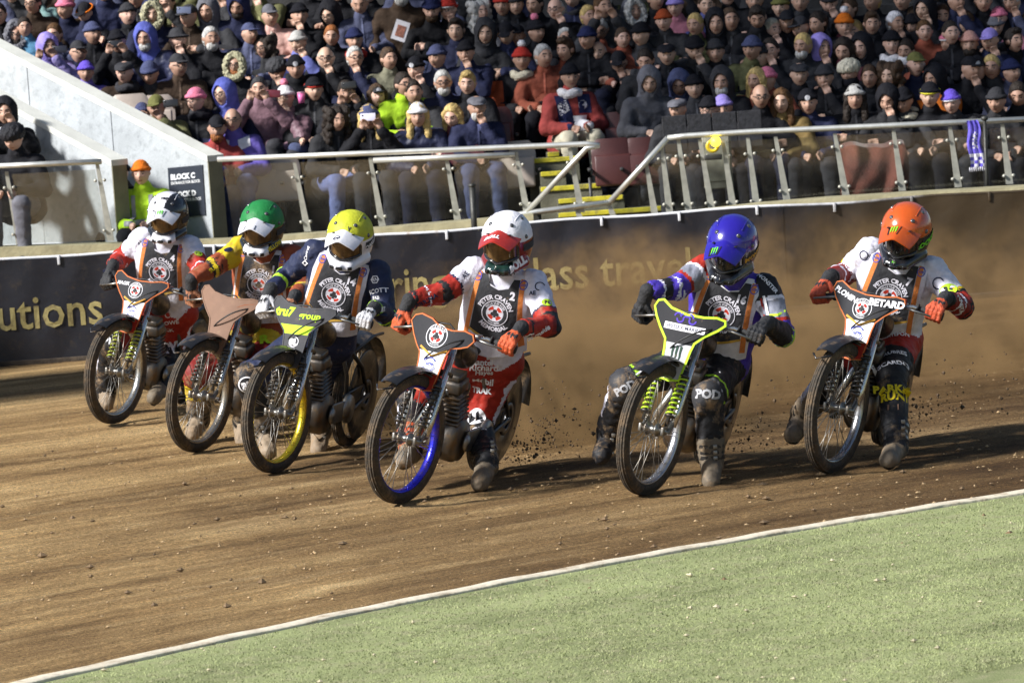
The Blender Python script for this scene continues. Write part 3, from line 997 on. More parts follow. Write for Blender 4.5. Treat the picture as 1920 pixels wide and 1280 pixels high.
# ------------------------------------------------------------------ yellow-nosed steps
stairs = empty('steps', at(1090, 400, 40.4))
tag(stairs, kind='structure')
SO = stairs.location.copy()
YEL = mat('nosing_yellow', (.60, .52, .03), rough=.6, vary=.2, scale=12, dirt=(.2, .17, .08), dirt_amt=.3)
SCON = mat('step_concrete', (.13, .125, .085), rough=.9, vary=.3, scale=8, bump=.3)
for i, (xa, xb, y, d) in enumerate([(1045, 1262, 394, 40.35), (1045, 1170, 371, 40.6), (1012, 1128, 349, 40.9), (1012, 1060, 323, 41.2), (990, 1085, 297, 41.5), (1025, 1050, 287, 41.8)]):
    p, q = at(xa, y + 2, d) - SO, at(xb, y - 2, d) - SO
    z = (p.z + q.z) / 2
    mb = MB(); mb.box(((p.x + q.x) / 2, p.y + .2, z - .3), (q.x - p.x, .4, .6)); tr = mb.build('tread', SCON, stairs, smooth=False)
    mb = MB(); mb.box(((p.x + q.x) / 2, p.y - .004, z - .013), (q.x - p.x - .02, .03, .045), bevel=.006); mb.build('nosing', YEL, tr, smooth=False)

# ------------------------------------------------------------------ tip-up seats
def seat_meshes():
    mb = MB()
    def back(u, v):
        x = (u - .5) * .40; z = .46 + v * .34
        rx = 1 - max(0, (abs(u - .5) * 2 - .75) / .25) ** 2 * .12
        return Vector((x * (1 if v < .8 else 1 - (v - .8) * .6), .20 + .06 * v - .035 * math.cos((u - .5) * 3), z - (1 - rx) * .3 * (v > .7)))
    mb.grid(back, 10, 8)
    mb.grid(lambda u, v: back(u, v) + Vector((0, .025, 0)), 10, 8)
    b = mb.mesh('seat_back')
    mb = MB()
    mb.box((0, .10, .50), (.36, .05, .30), Matrix.Rotation(rad(-8), 3, 'X'), bevel=.02)
    p = mb.mesh('seat_pan')
    mb = MB()
    for sx in (-.23, .23):
        mb.box((sx, .20, .22), (.03, .05, .44)); mb.box((sx, .10, .52), (.035, .28, .03), bevel=.008)
    return b, p, mb.mesh('seat_frame')
SEAT_ME = seat_meshes()
SEAT_M = mat('seat_plastic', None, rough=.45, vary=.12, scale=8, bump=.05)
SEAT_F = mat('seat_frame', (.03, .03, .03), rough=.5)
for me, mm in zip(SEAT_ME, (SEAT_M, SEAT_M, SEAT_F)):
    me.materials.append(mm)
MAROON, BEIGE = (.075, .022, .02), (.50, .42, .36)
def seat(px, py, d, c, label):
    p = at(px, py, d)
    o = empty('tip_up_seat', (p.x, p.y - .2, p.z - .66))
    tag(o, label, 'seat', 'tip-up seats in the stand')
    for nm, me in zip(('seat_back', 'seat_pan', 'seat_frame'), SEAT_ME):
        link(nm, me, o, color=c)
for s in [(1148, 287, 40.75, MAROON, 'empty maroon seat beside the yellow steps, nearer the white trousers'), (1208, 285, 40.75, MAROON, 'empty maroon seat beside the yellow steps, nearer the gate rail'),
          (1166, 236, 42.2, MAROON, 'empty maroon seat between the white trousers and the grey hooded coat'), (966, 292, 41.5, BEIGE, 'empty beige seat at the end of the front row by the steps'),
          (524, 318, 41.5, BEIGE, 'empty beige seat beside the purple jacket behind the glass'), (484, 318, 41.5, BEIGE, 'beige seat right behind the purple jacket jeans'),
          (243, 203, 42.6, BEIGE, 'empty beige seat by the wall top beside the grey beanie child'), (290, 205, 42.7, BEIGE, 'beige seat behind the olive coat'),
          (924, 228, 42.4, MAROON, 'maroon seat left of the red sleeved vest'), (1893, 245, 41.0, MAROON, 'maroon seat behind the hanging scarf'), (1880, 175, 41.6, MAROON, 'dark maroon seat above the hanging scarf'),
          (810, 300, 41.5, MAROON, 'maroon seat seen through the glass below the white beanie')]:
    seat(*s)

# ------------------------------------------------------------------ small things along the rail
lamp = empty('warning_lamp', at(1340, 272, dep(1340) - .06))
tag(lamp, 'glowing yellow warning lamp on the balustrade rail', 'lamp')
m, nt, b = _bsdf('lamp_glow'); b.inputs['Base Color'].default_value = (.8, .6, .03, 1); b.inputs['Emission Color'].default_value = (1, .72, .05, 1); b.inputs['Emission Strength'].default_value = 1.6
mb = MB(); mb.lathe([(0, -.04), (.035, -.03), (.048, 0), (.040, .03), (0, .045)], 'Y', 16, (.01, -.02, .03), closed=False); mb.build('lens', m, lamp)
mb = MB(); mb.lathe([(.03, -.02), (.062, -.02), (.062, .02), (.03, .02)], 'Y', 18, (-.02, .02, -.01)); mb.build('housing', mat('lamp_yellow', (.62, .48, .03), rough=.4), lamp)
mb = MB(); mb.box((-.02, .03, -.11), (.16, .06, .05), bevel=.01); mb.build('battery_box', CLAMP, lamp)
box = empty('steel_cabinet', at(1345, 300, dep(1345) + .35))
tag(box, 'pale steel cabinet standing behind the glass under the yellow lamp', 'cabinet')
mb = MB(); mb.box((0, 0, 0), (.26, .2, .52), bevel=.01); mb.build('cabinet_body', mat('cabinet_steel', (.30, .29, .23), rough=.5, vary=.2), box, smooth=False)
mb = MB(); mb.box((0, -.104, .02), (.22, .012, .42), bevel=.004); mb.build('cabinet_door', mat('cabinet_door', (.34, .33, .26), rough=.5, vary=.2), box, smooth=False)
# black slatted screen in front of the seats at the head of the ramp
scr = empty('black_screen', at(1335, 236, 40.15)); tag(scr, 'black board screen behind the yellow lamp, in front of the front row faces', 'screen')
SCRM = mat('screen_black', (.022, .022, .026), rough=.6, vary=.5, scale=30, bump=.2)
sw = at(1424, 232, 40.15).x - at(1236, 240, 40.15).x
for i in range(4):
    mb = MB(); mb.box((-sw / 2 + sw * (i + .5) / 4, 0, -.05), (sw / 4 - .012, .02, .34), bevel=.004); mb.build('board', SCRM, scr, smooth=False)
mb = MB(); mb.box((0, .03, .06), (sw, .03, .04)); mb.build('batten', SCRM, scr, smooth=False)
def scarf():
    o = empty('scarf', at(1822, 232, dep(1822) - .05)); tag(o, 'purple and white checked scarf hanging over the rail', 'scarf')
    P, Wt = mat('scarf_purple', (.13, .10, .55), rough=.9, bump=.4), mat('scarf_white', (.70, .68, .74), rough=.9, bump=.4)
    vs, fs, mi = [], [], []
    nu, nv = 8, 28
    for j in range(nv + 1):
        for i in range(nu + 1):
            v = j / nv; w = .10 + .05 * v
            vs.append(((i / nu - .5) * w + .03 * v + .01 * math.sin(v * 9), -.035 + .012 * math.sin(i * 2.1 + v * 5), .03 - v * .42))
    for j in range(nv):
        for i in range(nu):
            fs.append((j * (nu + 1) + i, j * (nu + 1) + i + 1, (j + 1) * (nu + 1) + i + 1, (j + 1) * (nu + 1) + i))
            mi.append(1 if (j > 19 and not ((i // 2 + j // 2) % 2 and j > 21)) or (6 < j < 17 and 2 < i < 6 and (j * 7 + i * 3) % 5 < 3) else 0)
    link('knitted_cloth', mesh_of('knitted_cloth', vs, fs, [P, Wt], mi), o)
    mb = MB()
    for i in range(9):
        mb.tube([((i / 8 - .5) * .15 + .03, -.035, -.39), ((i / 8 - .5) * .155 + .032, -.035, -.43)], .005, 5)
    tag(mb.build('fringe', Wt, o), kind='stuff')
scarf()
def blanket():
    o = empty('blanket', at(1632, 300, 39.3)); tag(o, 'rust brown blanket spread over knees behind the glass on the right', 'blanket')
    mb = MB()
    def fn(u, v):
        x = (u - .5) * .62; k = math.exp(-((u - .28) / .16) ** 2) + .8 * math.exp(-((u - .85) / .14) ** 2)
        z = .10 + .06 * k - v * .50 + .015 * math.sin(u * 14 + v * 3)
        return (x + .03 * math.sin(v * 4), -.10 - .05 * k - .05 * math.sin(v * 2.5) + .02 * math.sin(u * 17 + v * 5), z)
    mb.grid(fn, 34, 26)
    mb.grid(lambda u, v: (fn(u, 0)[0], fn(u, 0)[1] + .35 * v, fn(u, 0)[2] + .03 * math.sin(v * 3)), 34, 6)
    mb.build('wool_cloth', mat('blanket_wool', (.15, .045, .030), rough=.95, vary=.35, scale=9, bump=.5, sheen=.3), o)
blanket()
for px, py0, py1, d, lab in ((885, 348, 432, 38.6, 'slim black post standing before the centre balustrade'), (1846, 222, 362, 38.2, 'thin black pole by the hanging scarf')):
    a_, b_ = at(px, py0, d), at(px + 4, py1, d)
    o = empty('post', (b_.x, b_.y, b_.z)); tag(o, lab, 'post', 'black posts by the balustrade')
    mb = MB(); mb.tube([(0, 0, -.25), a_ - b_], .028 if px < 1000 else .016, 10); mb.build('shaft', CLAMP, o)
    mb = MB(); mb.lathe([(0, .02), (.03, .015), (.034, -.01), (.02, -.02)], 'Z', 12, a_ - b_, closed=False); mb.build('cap', CLAMP, o)

# ------------------------------------------------------------------ roof added unseen over the stand to dim the crowd: translucent sheets on steel beams
def shade_roof():
    g = empty('crowd_shade_roof', (2.5, 38, 6)); tag(g, kind='structure')
    m = bpy.data.materials.new('shade_sheet'); m.use_nodes = True
    nt = m.node_tree; L = nt.links.new
    tr = _n(nt, 'ShaderNodeBsdfTransparent'); tr.inputs[0].default_value = (.58, .60, .64, 1)
    df = _n(nt, 'ShaderNodeBsdfDiffuse'); df.inputs[0].default_value = (.25, .25, .25, 1)
    mx = _n(nt, 'ShaderNodeMixShader'); mx.inputs[0].default_value = .15
    L(tr.outputs[0], mx.inputs[1]); L(df.outputs[0], mx.inputs[2]); L(mx.outputs[0], nt.nodes['Material Output'].inputs['Surface'])
    for i in range(9):
        mb = MB(); mb.box((-6.4 + 2.0 * i, 6.5, .15), (1.98, 13, .01)); mb.build('shade_sheet', m, g, smooth=False)
    for i in range(10):
        mb = MB(); mb.box((-7.4 + 2.0 * i, 6.5, 0), (.10, 13, .25)); mb.build('beam', CLAMP, g, smooth=False)
shade_roof()

mb = MB(); mb.box((2.5, 51.2, 3.2), (22, .2, 6.4))
tag(mb.build('back_wall', mat('dark_block_wall', (.05, .05, .055), rough=.9, vary=.3, bump=.3), smooth=False), kind='structure')
# ================================================================== SPECTATORS
SKIN = mat('skin', None, rough=.55, vary=.10, scale=22, bump=.08)
EYE = mat('eye_dark', (.03, .02, .018), rough=.3, vary=0, bump=0)
LIP = mat('lip', (.30, .10, .085), rough=.5, vary=.1, bump=0)
COAT = mat('coat_cloth', None, rough=.8, spec=.15, vary=.30, scale=9, bump=.55, bscale=26)
PUFF = mat('coat_puffer', None, rough=.5, spec=.3, vary=.25, scale=14, bump=.7, bscale=18)
WEAR = mat('knit_wear', None, spec=.1, rough=.9, vary=.25, scale=60, bump=.6, bscale=120)
HAIRM = mat('hair', None, spec=.25, rough=.6, vary=.45, scale=45, bump=.8, bscale=70, stretch=(1, 1, .25))
DENIM = mat('trouser_cloth', None, spec=.12, rough=.85, vary=.22, scale=11, bump=.35, bscale=35)

def head_mesh(R, C):
    """Face looking along -Y; R, C place it. Returns verts, faces, slots (0 skin, 1 eye, 2 lip)."""
    nu, nv = 36, 26
    V, Fc, S = [], [], []
    for j in range(nv + 1):
        ph = math.pi * j / nv
        for i in range(nu):
            th = 2 * math.pi * i / nu
            d = Vector((math.sin(ph) * math.sin(th), -math.sin(ph) * math.cos(th), math.cos(ph)))
            x, y, z = d.x * .081, d.y * .097, d.z * .114
            if z < 0:
                k = (-z / .118)
                x *= 1 - .24 * k ** 1.8
                if y > 0: y *= 1 - .45 * k
                else: y *= 1 - .06 * k
            if y < 0:
                g = lambda cx, cz, sx, sz: math.exp(-((x - cx) / sx) ** 2 - ((z - cz) / sz) ** 2)
                f = .020 * g(0, -.022, .012, .020) + .010 * g(0, .0, .009, .025) + .007 * g(0, .036, .045, .010)
                f -= .010 * (g(.031, .014, .015, .011) + g(-.031, .014, .015, .011))
                f += .006 * (g(.040, -.022, .018, .018) + g(-.040, -.022, .018, .018))
                f += .005 * g(0, -.057, .020, .007) - .004 * g(0, -.074, .02, .008) + .007 * g(0, -.098, .020, .014)
                y -= f
            if abs(abs(th - math.pi) - math.pi / 2) < .30 and abs(z) < .026:
                x *= 1.16
            V.append(R @ Vector((x, y, z)) + C)
            if j == nv or True:
                S.append((x, y, z))
    fm = []
    for j in range(nv):
        for i in range(nu):
            q = (j * nu + i, j * nu + (i + 1) % nu, (j + 1) * nu + (i + 1) % nu, (j + 1) * nu + i)
            Fc.append(tuple(reversed(q)))
            c = [sum(S[k][a] for k in q) / 4 for a in range(3)]
            s = 0
            if c[1] < -.03:
                if any(((c[0] - e) / .0135) ** 2 + ((c[2] - .012) / .0062) ** 2 < 1 for e in (-.031, .031)) or any(abs(c[0] - e) < .019 and abs(c[2] - .033) < .0048 for e in (-.031, .031)): s = 1
                elif abs(c[0]) < .025 and abs(c[2] + .060) < .0085: s = 2
            fm.append(s)
    return V, Fc, fm

HEAD0 = Vector((0, -.12, 1.15))
def arms_of(pose):
    """(shoulder, elbow, wrist) for each side and the hand direction."""
    S = [Vector((s * .18, -.045, .925)) for s in (-1, 1)]
    if pose == 'lap':
        E = [Vector((s * .27, -.14, .68)) for s in (-1, 1)]; Wr = [Vector((s * .09, -.36, .68)) for s in (-1, 1)]
        Hd = [Vector((-s * .5, -.8, -.2)) for s in (-1, 1)]
    elif pose == 'phone':
        E = [Vector((s * .27, -.24, .80)) for s in (-1, 1)]; Wr = [Vector((s * .10, -.33, 1.03)) for s in (-1, 1)]
        Hd = [Vector((-s * .4, -.2, .9)) for s in (-1, 1)]
    elif pose == 'cross':
        E = [Vector((s * .26, -.15, .72)) for s in (-1, 1)]; Wr = [Vector((-s * .06, -.27, .75 + .03 * s)) for s in (-1, 1)]
        Hd = [Vector((-s * 1, .1, .1)) for s in (-1, 1)]
    elif pose == 'chin':
        E = [Vector((-.25, -.14, .70)), Vector((.19, -.29, .76))]; Wr = [Vector((-.05, -.33, .68)), Vector((.05, -.24, .97))]
        Hd = [Vector((.5, -.8, 0)), Vector((-.3, .2, .9))]
    else:
        E = [Vector((s * .26, .02, .74)) for s in (-1, 1)]; Wr = [Vector((s * .24, -.12, .52)) for s in (-1, 1)]
        Hd = [Vector((0, -.3, -.9)) for s in (-1, 1)]
    return S, E, Wr, Hd
def legs_of(pose):
    if pose == 'stand':
        return [(Vector((s * .09, .03, .50)), Vector((s * .11, .01, .05)), Vector((s * .11, .03, -.36)), Vector((s * .12, -.12, -.41))) for s in (-1, 1)]
    return [(Vector((s * .10, .0, .53)), Vector((s * .13, -.42, .57)), Vector((s * .14, -.42, .12)), Vector((s * .15, -.56, .06))) for s in (-1, 1)]
HEADR = {'front': Matrix.Rotation(rad(0), 3, 'Z') @ Matrix.Rotation(rad(4), 3, 'X'), 'toleft': Matrix.Rotation(rad(-28), 3, 'Z') @ Matrix.Rotation(rad(5), 3, 'X'),
         'toright': Matrix.Rotation(rad(26), 3, 'Z'), 'down': Matrix.Rotation(rad(-10), 3, 'Z') @ Matrix.Rotation(rad(20), 3, 'X')}
BODY, COATS, LEGS = {}, {}, {}
def body_mesh(pose, hd):
    k = (pose, hd)
    if k in BODY: return BODY[k]
    lo, hi = ((-.42, -.66, -.5 if pose == 'stand' else -.02), (.42, .22, 1.36))
    s = SDF(lo, hi, .016)
    S, E, Wr, Hd = arms_of(pose)
    s.cap((0, .03, .55), (0, -.03, .88), .10, .11, 0, .03).cap((-.1, -.03, .91), (.1, -.03, .91), .07, .07, 0, .03)
    s.cap((0, -.05, .92), (0, -.105, 1.09), .058, .052, 0, .02)
    for q in range(2):
        s.cap(S[q], E[q], .045, .038, 0, .02).cap(E[q], Wr[q], .038, .026, 0, .015)
    for h, kn, an, to in legs_of(pose):
        s.cap(h, kn, .07, .05, 0, .02).cap(kn, an, .05, .035, 0, .02).cap(an, to, .035, .03, 0, .02)
    V, Fq, _ = s.mesh()
    V = [tuple(v) for v in V]; Fc = [tuple(map(int, f)) for f in Fq]; mi = [0] * len(Fc)
    # hands: palm, four curled fingers and a thumb
    hs = SDF((-.42, -.5, .3), (.42, .1, 1.34), .010)
    for q in range(2):
        d = Hd[q].normalized(); w = Wr[q]
        side = d.cross(Vector((0, -1, 0)) if abs(d.y) < .9 else Vector((0, 0, 1))).normalized()
        nrm = side.cross(d)
        pc = w + d * .05
        hs.cap(w - d * .02, pc, .026, .030, 0, .01)
        for f in range(4):
            o = side * (f - 1.5) * .019
            k1 = w + d * .085 + o; k2 = k1 + d * (.034 - .004 * abs(f - 1.2)) + nrm * .008; k3 = k2 + d * .018 + nrm * .022
            hs.cap(pc + o * .8, k1, .013, .0105, 0, .006).cap(k1, k2, .0105, .010, 0, .004).cap(k2, k3, .010, .009, 0, .004)
        tb = w + d * .03 + side * .03
        hs.cap(w + d * .02 + side * .015, tb + d * .01, .014, .012, 0, .008).cap(tb + d * .01, tb + d * .05 + side * .008 + nrm * .01, .012, .010, 0, .005)
    V2, F2, _ = hs.mesh()
    o = len(V); V += [tuple(v) for v in V2]; Fc += [tuple(int(i) + o for i in f) for f in F2]; mi += [0] * len(F2)
    V3, F3, m3_ = head_mesh(HEADR[hd] * HSC, HEAD0)
    o = len(V); V += [tuple(v) for v in V3]; Fc += [tuple(i + o for i in f) for f in F3]; mi += m3_
    BODY[k] = mesh_of('person', V, Fc, [SKIN, EYE, LIP], mi)
    return BODY[k]
def coat_mesh(pose, kind, seed=0):
    k = (pose, kind, seed)
    if k in COATS: return COATS[k]
    s = SDF((-.48, -.50, .30), (.48, .30, 1.22), .0145)
    S, E, Wr, Hd = arms_of(pose)
    b = {'puffer': 1.06, 'coat': 1.0, 'fleece': .95}[kind]
    zb = .46 if pose != 'stand' else .40
    for sx in (-.07, .07):
        s.cap((sx, .03, zb + .06), (sx * .9, -.03, .86), .125 * b, .115 * b, 0, .05)
    s.cap((-.15, -.04, .915), (.15, -.04, .915), .078 * b, .078 * b, 0, .05)
    s.cap((0, -.03, .93), (0, -.075, 1.02), .086, .074, 0, .03)
    s.cap((-.10, -.01, .50), (.10, -.01, .50), .13 * b, .13 * b, 0, .05)
    for q in range(2):
        s.cap(S[q], E[q], .074 * b, .064 * b, 0, .03).cap(E[q], Wr[q], .064 * b, .044 * b, 0, .02)
    s.folds({'puffer': .006, 'coat': .007, 'fleece': .005}[kind], {'puffer': 20, 'coat': 13, 'fleece': 11}[kind], seed)
    if kind == 'puffer':
        Z = s.lo[2] + s.vox * np.arange(s.n[2], dtype=np.float32)
        s.v += (.009 * (np.abs(np.sin(Z * 44)) ** .5 - .8) * -1).astype(np.float32)[None, None, :]
    V, Fq, _ = s.mesh()
    COATS[k] = mesh_of('coat', V, Fq, [PUFF if kind == 'puffer' else COAT])
    return COATS[k]
def legs_mesh(pose):
    k = 'stand' if pose == 'stand' else 'sit'
    if k in LEGS: return LEGS[k]
    s = SDF((-.36, -.64, -.5 if k == 'stand' else -.02), (.36, .26, .70), .0155)
    s.cap((-.09, .02, .55), (.09, .02, .55), .115, .115, 0, .04)
    for h, kn, an, to in legs_of(pose):
        s.cap(h, kn, .10, .078, 0, .03).cap(kn, an, .078, .060, 0, .02)
    s.folds(.006, 15, 5)
    V, Fq, _ = s.mesh()
    LEGS[k] = mesh_of('trousers', V, Fq, [DENIM])
    for q, (h, kn, an, to) in enumerate(legs_of(pose)):
        s = SDF((-.3, -.68, -.5 if k == 'stand' else -.02), (.3, .1, .24), .014)
        s.cap(an + Vector((0, .02, 0)), to, .05, .042, 0, .02)
        V, Fq, _ = s.mesh()
        LEGS[k + f'shoe{q}'] = mesh_of('shoe', V, Fq, [mat('shoe', (.04, .04, .045), rough=.5, vary=.3)])
    return LEGS[k]

# ---- headgear, hair, beards, glasses in head coordinates (face along -Y)
GEAR = {}
def gear(kind):
    if kind in GEAR: return GEAR[kind]
    s = SDF((-.20, -.24, -.42), (.20, .24, .24), .009)
    m = WEAR
    if kind == 'beanie':
        s.ell((0, .008, .028), (.089, .108, .112), 0); s.cut((0, 0, .030), (0, -.30, -1))
        for i in range(24):
            a, b_ = 6.2832 * i / 24, 6.2832 * (i + 1) / 24
            s.cap((.086 * math.sin(a), .008 + .104 * math.cos(a), .046 - .012 * math.cos(a) * -1 * -1), (.086 * math.sin(b_), .008 + .104 * math.cos(b_), .046 - .012 * math.cos(b_)), .016, .016, 0, .008)
        s.folds(.002, 60, 3)
    elif kind == 'cap':
        s.ell((0, .010, .030), (.086, .105, .100), 0); s.cut((0, 0, .040), (0, .0, -1))
        s.ell((0, -.115, .045), (.068, .072, .011), 0, .006); m = COAT
    elif kind == 'flatcap':
        s.ell((0, -.005, .065), (.095, .125, .045), 0); s.ell((0, -.10, .048), (.065, .055, .012), 0, .01); s.ell((0, .01, .045), (.084, .102, .035), 0, .01)
        s.cut((0, 0, .030), (0, 0, -1)); m = COAT
    elif kind == 'bucket':
        s.ell((0, .005, .050), (.086, .102, .085), 0); s.cut((0, 0, .040), (0, 0, -1)); s.ell((0, 0, .040), (.125, .145, .022), 0, .02); m = COAT
    elif kind in ('hood', 'furhood'):
        s.ell((0, .025, .015), (.118, .130, .158), 0); s.cap((0, .05, -.10), (0, .07, -.19), .10, .13, 0, .05)
        s.ell((0, -.095, -.012), (.080, .115, .112), carve=True); s.folds(.004, 16, 9); m = COAT
    elif kind == 'furtrim':
        for i in range(30):
            a = 6.2832 * i / 30
            s.ell((.090 * math.sin(a), -.055 + .02 * math.cos(a), -.008 + .122 * math.cos(a)), (.024, .034, .024), 0, .012)
        s.folds(.011, 60, 4, n=9); m = HAIRM
    elif kind == 'furhat':
        s.ell((0, .010, .060), (.110, .125, .085), 0); s.cut((0, 0, .02), (0, -.1, -1)); s.folds(.008, 55, 4); m = HAIRM
    elif kind == 'short':
        s.ell((0, .010, .012), (.084, .103, .120), 0); s.cut((0, -.054, .055), (0, -.92, -.45)); s.cut((0, 0, -.07), (0, -.2, -1)); s.folds(.004, 70, 6); m = HAIRM
    elif kind == 'quiff':
        s.ell((0, .010, .014), (.082, .103, .120), 0); s.cut((0, -.062, .062), (0, -.95, -.3)); s.cut((0, 0, -.05), (0, -.2, -1)); s.ell((0, -.055, .105), (.055, .05, .030), 0, .02); s.folds(.004, 60, 8); m = HAIRM
    elif kind == 'fringe':
        s.ell((0, .012, .0), (.084, .102, .108), 0); s.cut((0, 0, .045), (0, -.5, 1)); s.cut((0, -.015, 0), (0, -1, 0)); s.cut((0, 0, -.07), (0, 0, -1)); s.folds(.003, 70, 2); m = HAIRM
    elif kind == 'long':
        s.ell((0, .012, .012), (.090, .108, .124), 0); s.cut((0, -.050, .045), (0, -.97, -.25))
        for sx in (-1, 1):
            s.cap((sx * .078, .0, .03), (sx * .088, -.015, -.20), .028, .032, 0, .03)
        s.cap((0, .07, .0), (0, .075, -.18), .07, .075, 0, .03); s.folds(.006, 30, 5); m = HAIRM
    elif kind == 'curly':
        r = random.Random(5)
        s.ell((0, .025, .010), (.105, .110, .128), 0)
        for i in range(46):
            a = r.uniform(-2.3, 2.3); z = r.uniform(-.22, .12)
            q = .10 + .02 * (z < -.05)
            s.ell((q * math.sin(a), .025 + q * math.cos(a) * .9, z), (.034, .034, .034), 0, .015)
        s.ell((0, -.115, -.02), (.066, .095, .115), carve=True); s.folds(.006, 50, 7); m = HAIRM
    elif kind == 'beard':
        s.ell((0, -.045, -.072), (.062, .055, .058), 0); s.ell((0, -.10, -.044), (.03, .03, .014), carve=True); s.cut((0, 0, -.035), (0, .45, 1)); s.folds(.003, 80, 3); m = HAIRM
    elif kind == 'scarf':
        for i in range(20):
            a, b_ = 6.2832 * i / 20, 6.2832 * (i + 1) / 20
            s.cap((.085 * math.sin(a), .035 + .085 * math.cos(a), -.155 + .01 * math.sin(3 * a)), (.085 * math.sin(b_), .035 + .085 * math.cos(b_), -.155 + .01 * math.sin(3 * b_)), .034, .034, 0, .012)
        s.folds(.006, 35, 5)
    elif kind == 'snood':
        s.ell((0, -.01, -.085), (.083, .092, .075), 0); s.cut((0, 0, -.03), (0, .2, 1)); s.folds(.004, 30, 5)
    elif kind == 'pom':
        s.ell((0, .012, .165), (.036, .036, .034), 0); s.folds(.006, 90, 5); m = HAIRM
    elif kind == 'band':
        for i in range(24):
            a, b_ = 6.2832 * i / 24, 6.2832 * (i + 1) / 24
            s.cap((.092 * math.sin(a), .008 + .110 * math.cos(a), .052 + .014 * math.cos(a)), (.092 * math.sin(b_), .008 + .110 * math.cos(b_), .052 + .014 * math.cos(b_)), .012, .012, 0, .004)
    elif kind == 'glasses':
        mb = MB()
        for sx in (-1, 1):
            mb.tube([(sx * .032 + .024 * math.cos(a), -.108 + .012 * abs(math.cos(a)) * (1 if math.cos(a) * sx > 0 else 0), .012 + .018 * math.sin(a)) for a in np.linspace(0, 6.283, 13)[:-1]], .0032, 5, closed=True)
            mb.tube([(sx * .056, -.098, .016), (sx * .078, -.05, .016), (sx * .080, .01, .012)], .003, 5)
        mb.tube([(-.010, -.112, .016), (0, -.116, .019), (.010, -.112, .016)], .003, 5)
        GEAR[kind] = mb.mesh('glasses', [mat('spectacle_frame', (.02, .02, .02), rough=.3)])
        return GEAR[kind]
    elif kind == 'badge':
        V, Fc = disc2(.026, 14)
        GEAR[kind] = mesh_of('badge', [(x, -.122 + .25 * abs(x) - .1 * y, .062 + y) for x, y in V], Fc, [WEAR])
        return GEAR[kind]
    V, Fq, _ = s.mesh()
    GEAR[kind] = mesh_of(kind, V, Fq, [m])
    return GEAR[kind]
GEAR_NAME = {'short': 'hair', 'quiff': 'hair', 'fringe': 'hair', 'long': 'hair', 'curly': 'hair', 'furhood': 'hood', 'furtrim': 'fur_trim', 'pom': 'pompom', 'band': 'hat_band', 'furhat': 'fur_hat', 'flatcap': 'flat_cap', 'bucket': 'bucket_hat'}

CC = {  # colour words used in the table and in the labels
    'black': (.014, .014, .018), 'navy': (.020, .025, .075), 'grey': (.13, .13, .15), 'charcoal': (.04, .04, .045), 'white': (.72, .70, .72), 'cream': (.60, .55, .42), 'red': (.45, .04, .03),
    'orange': (.68, .17, .02), 'rust': (.36, .07, .025), 'lilac': (.30, .24, .62), 'purple': (.14, .09, .55), 'blue': (.10, .12, .42), 'cyan': (.08, .35, .62), 'teal': (.20, .38, .36), 'pink': (.70, .20, .30),
    'mauve': (.20, .10, .13), 'maroon': (.10, .02, .03), 'olive': (.15, .15, .05), 'brown': (.06, .035, .02), 'mustard': (.22, .14, .03), 'lime': (.50, .80, .04), 'peach': (.60, .32, .26), 'slate': (.07, .08, .16),
    'camouflage': (.20, .19, .12), 'ginger': (.28, .10, .03), 'blond': (.50, .36, .14), 'silver': (.45, .44, .42), 'dark': (.025, .018, .014), 'chestnut': (.10, .05, .02), 'denim': (.14, .17, .34), 'yellow': (.65, .58, .05)}
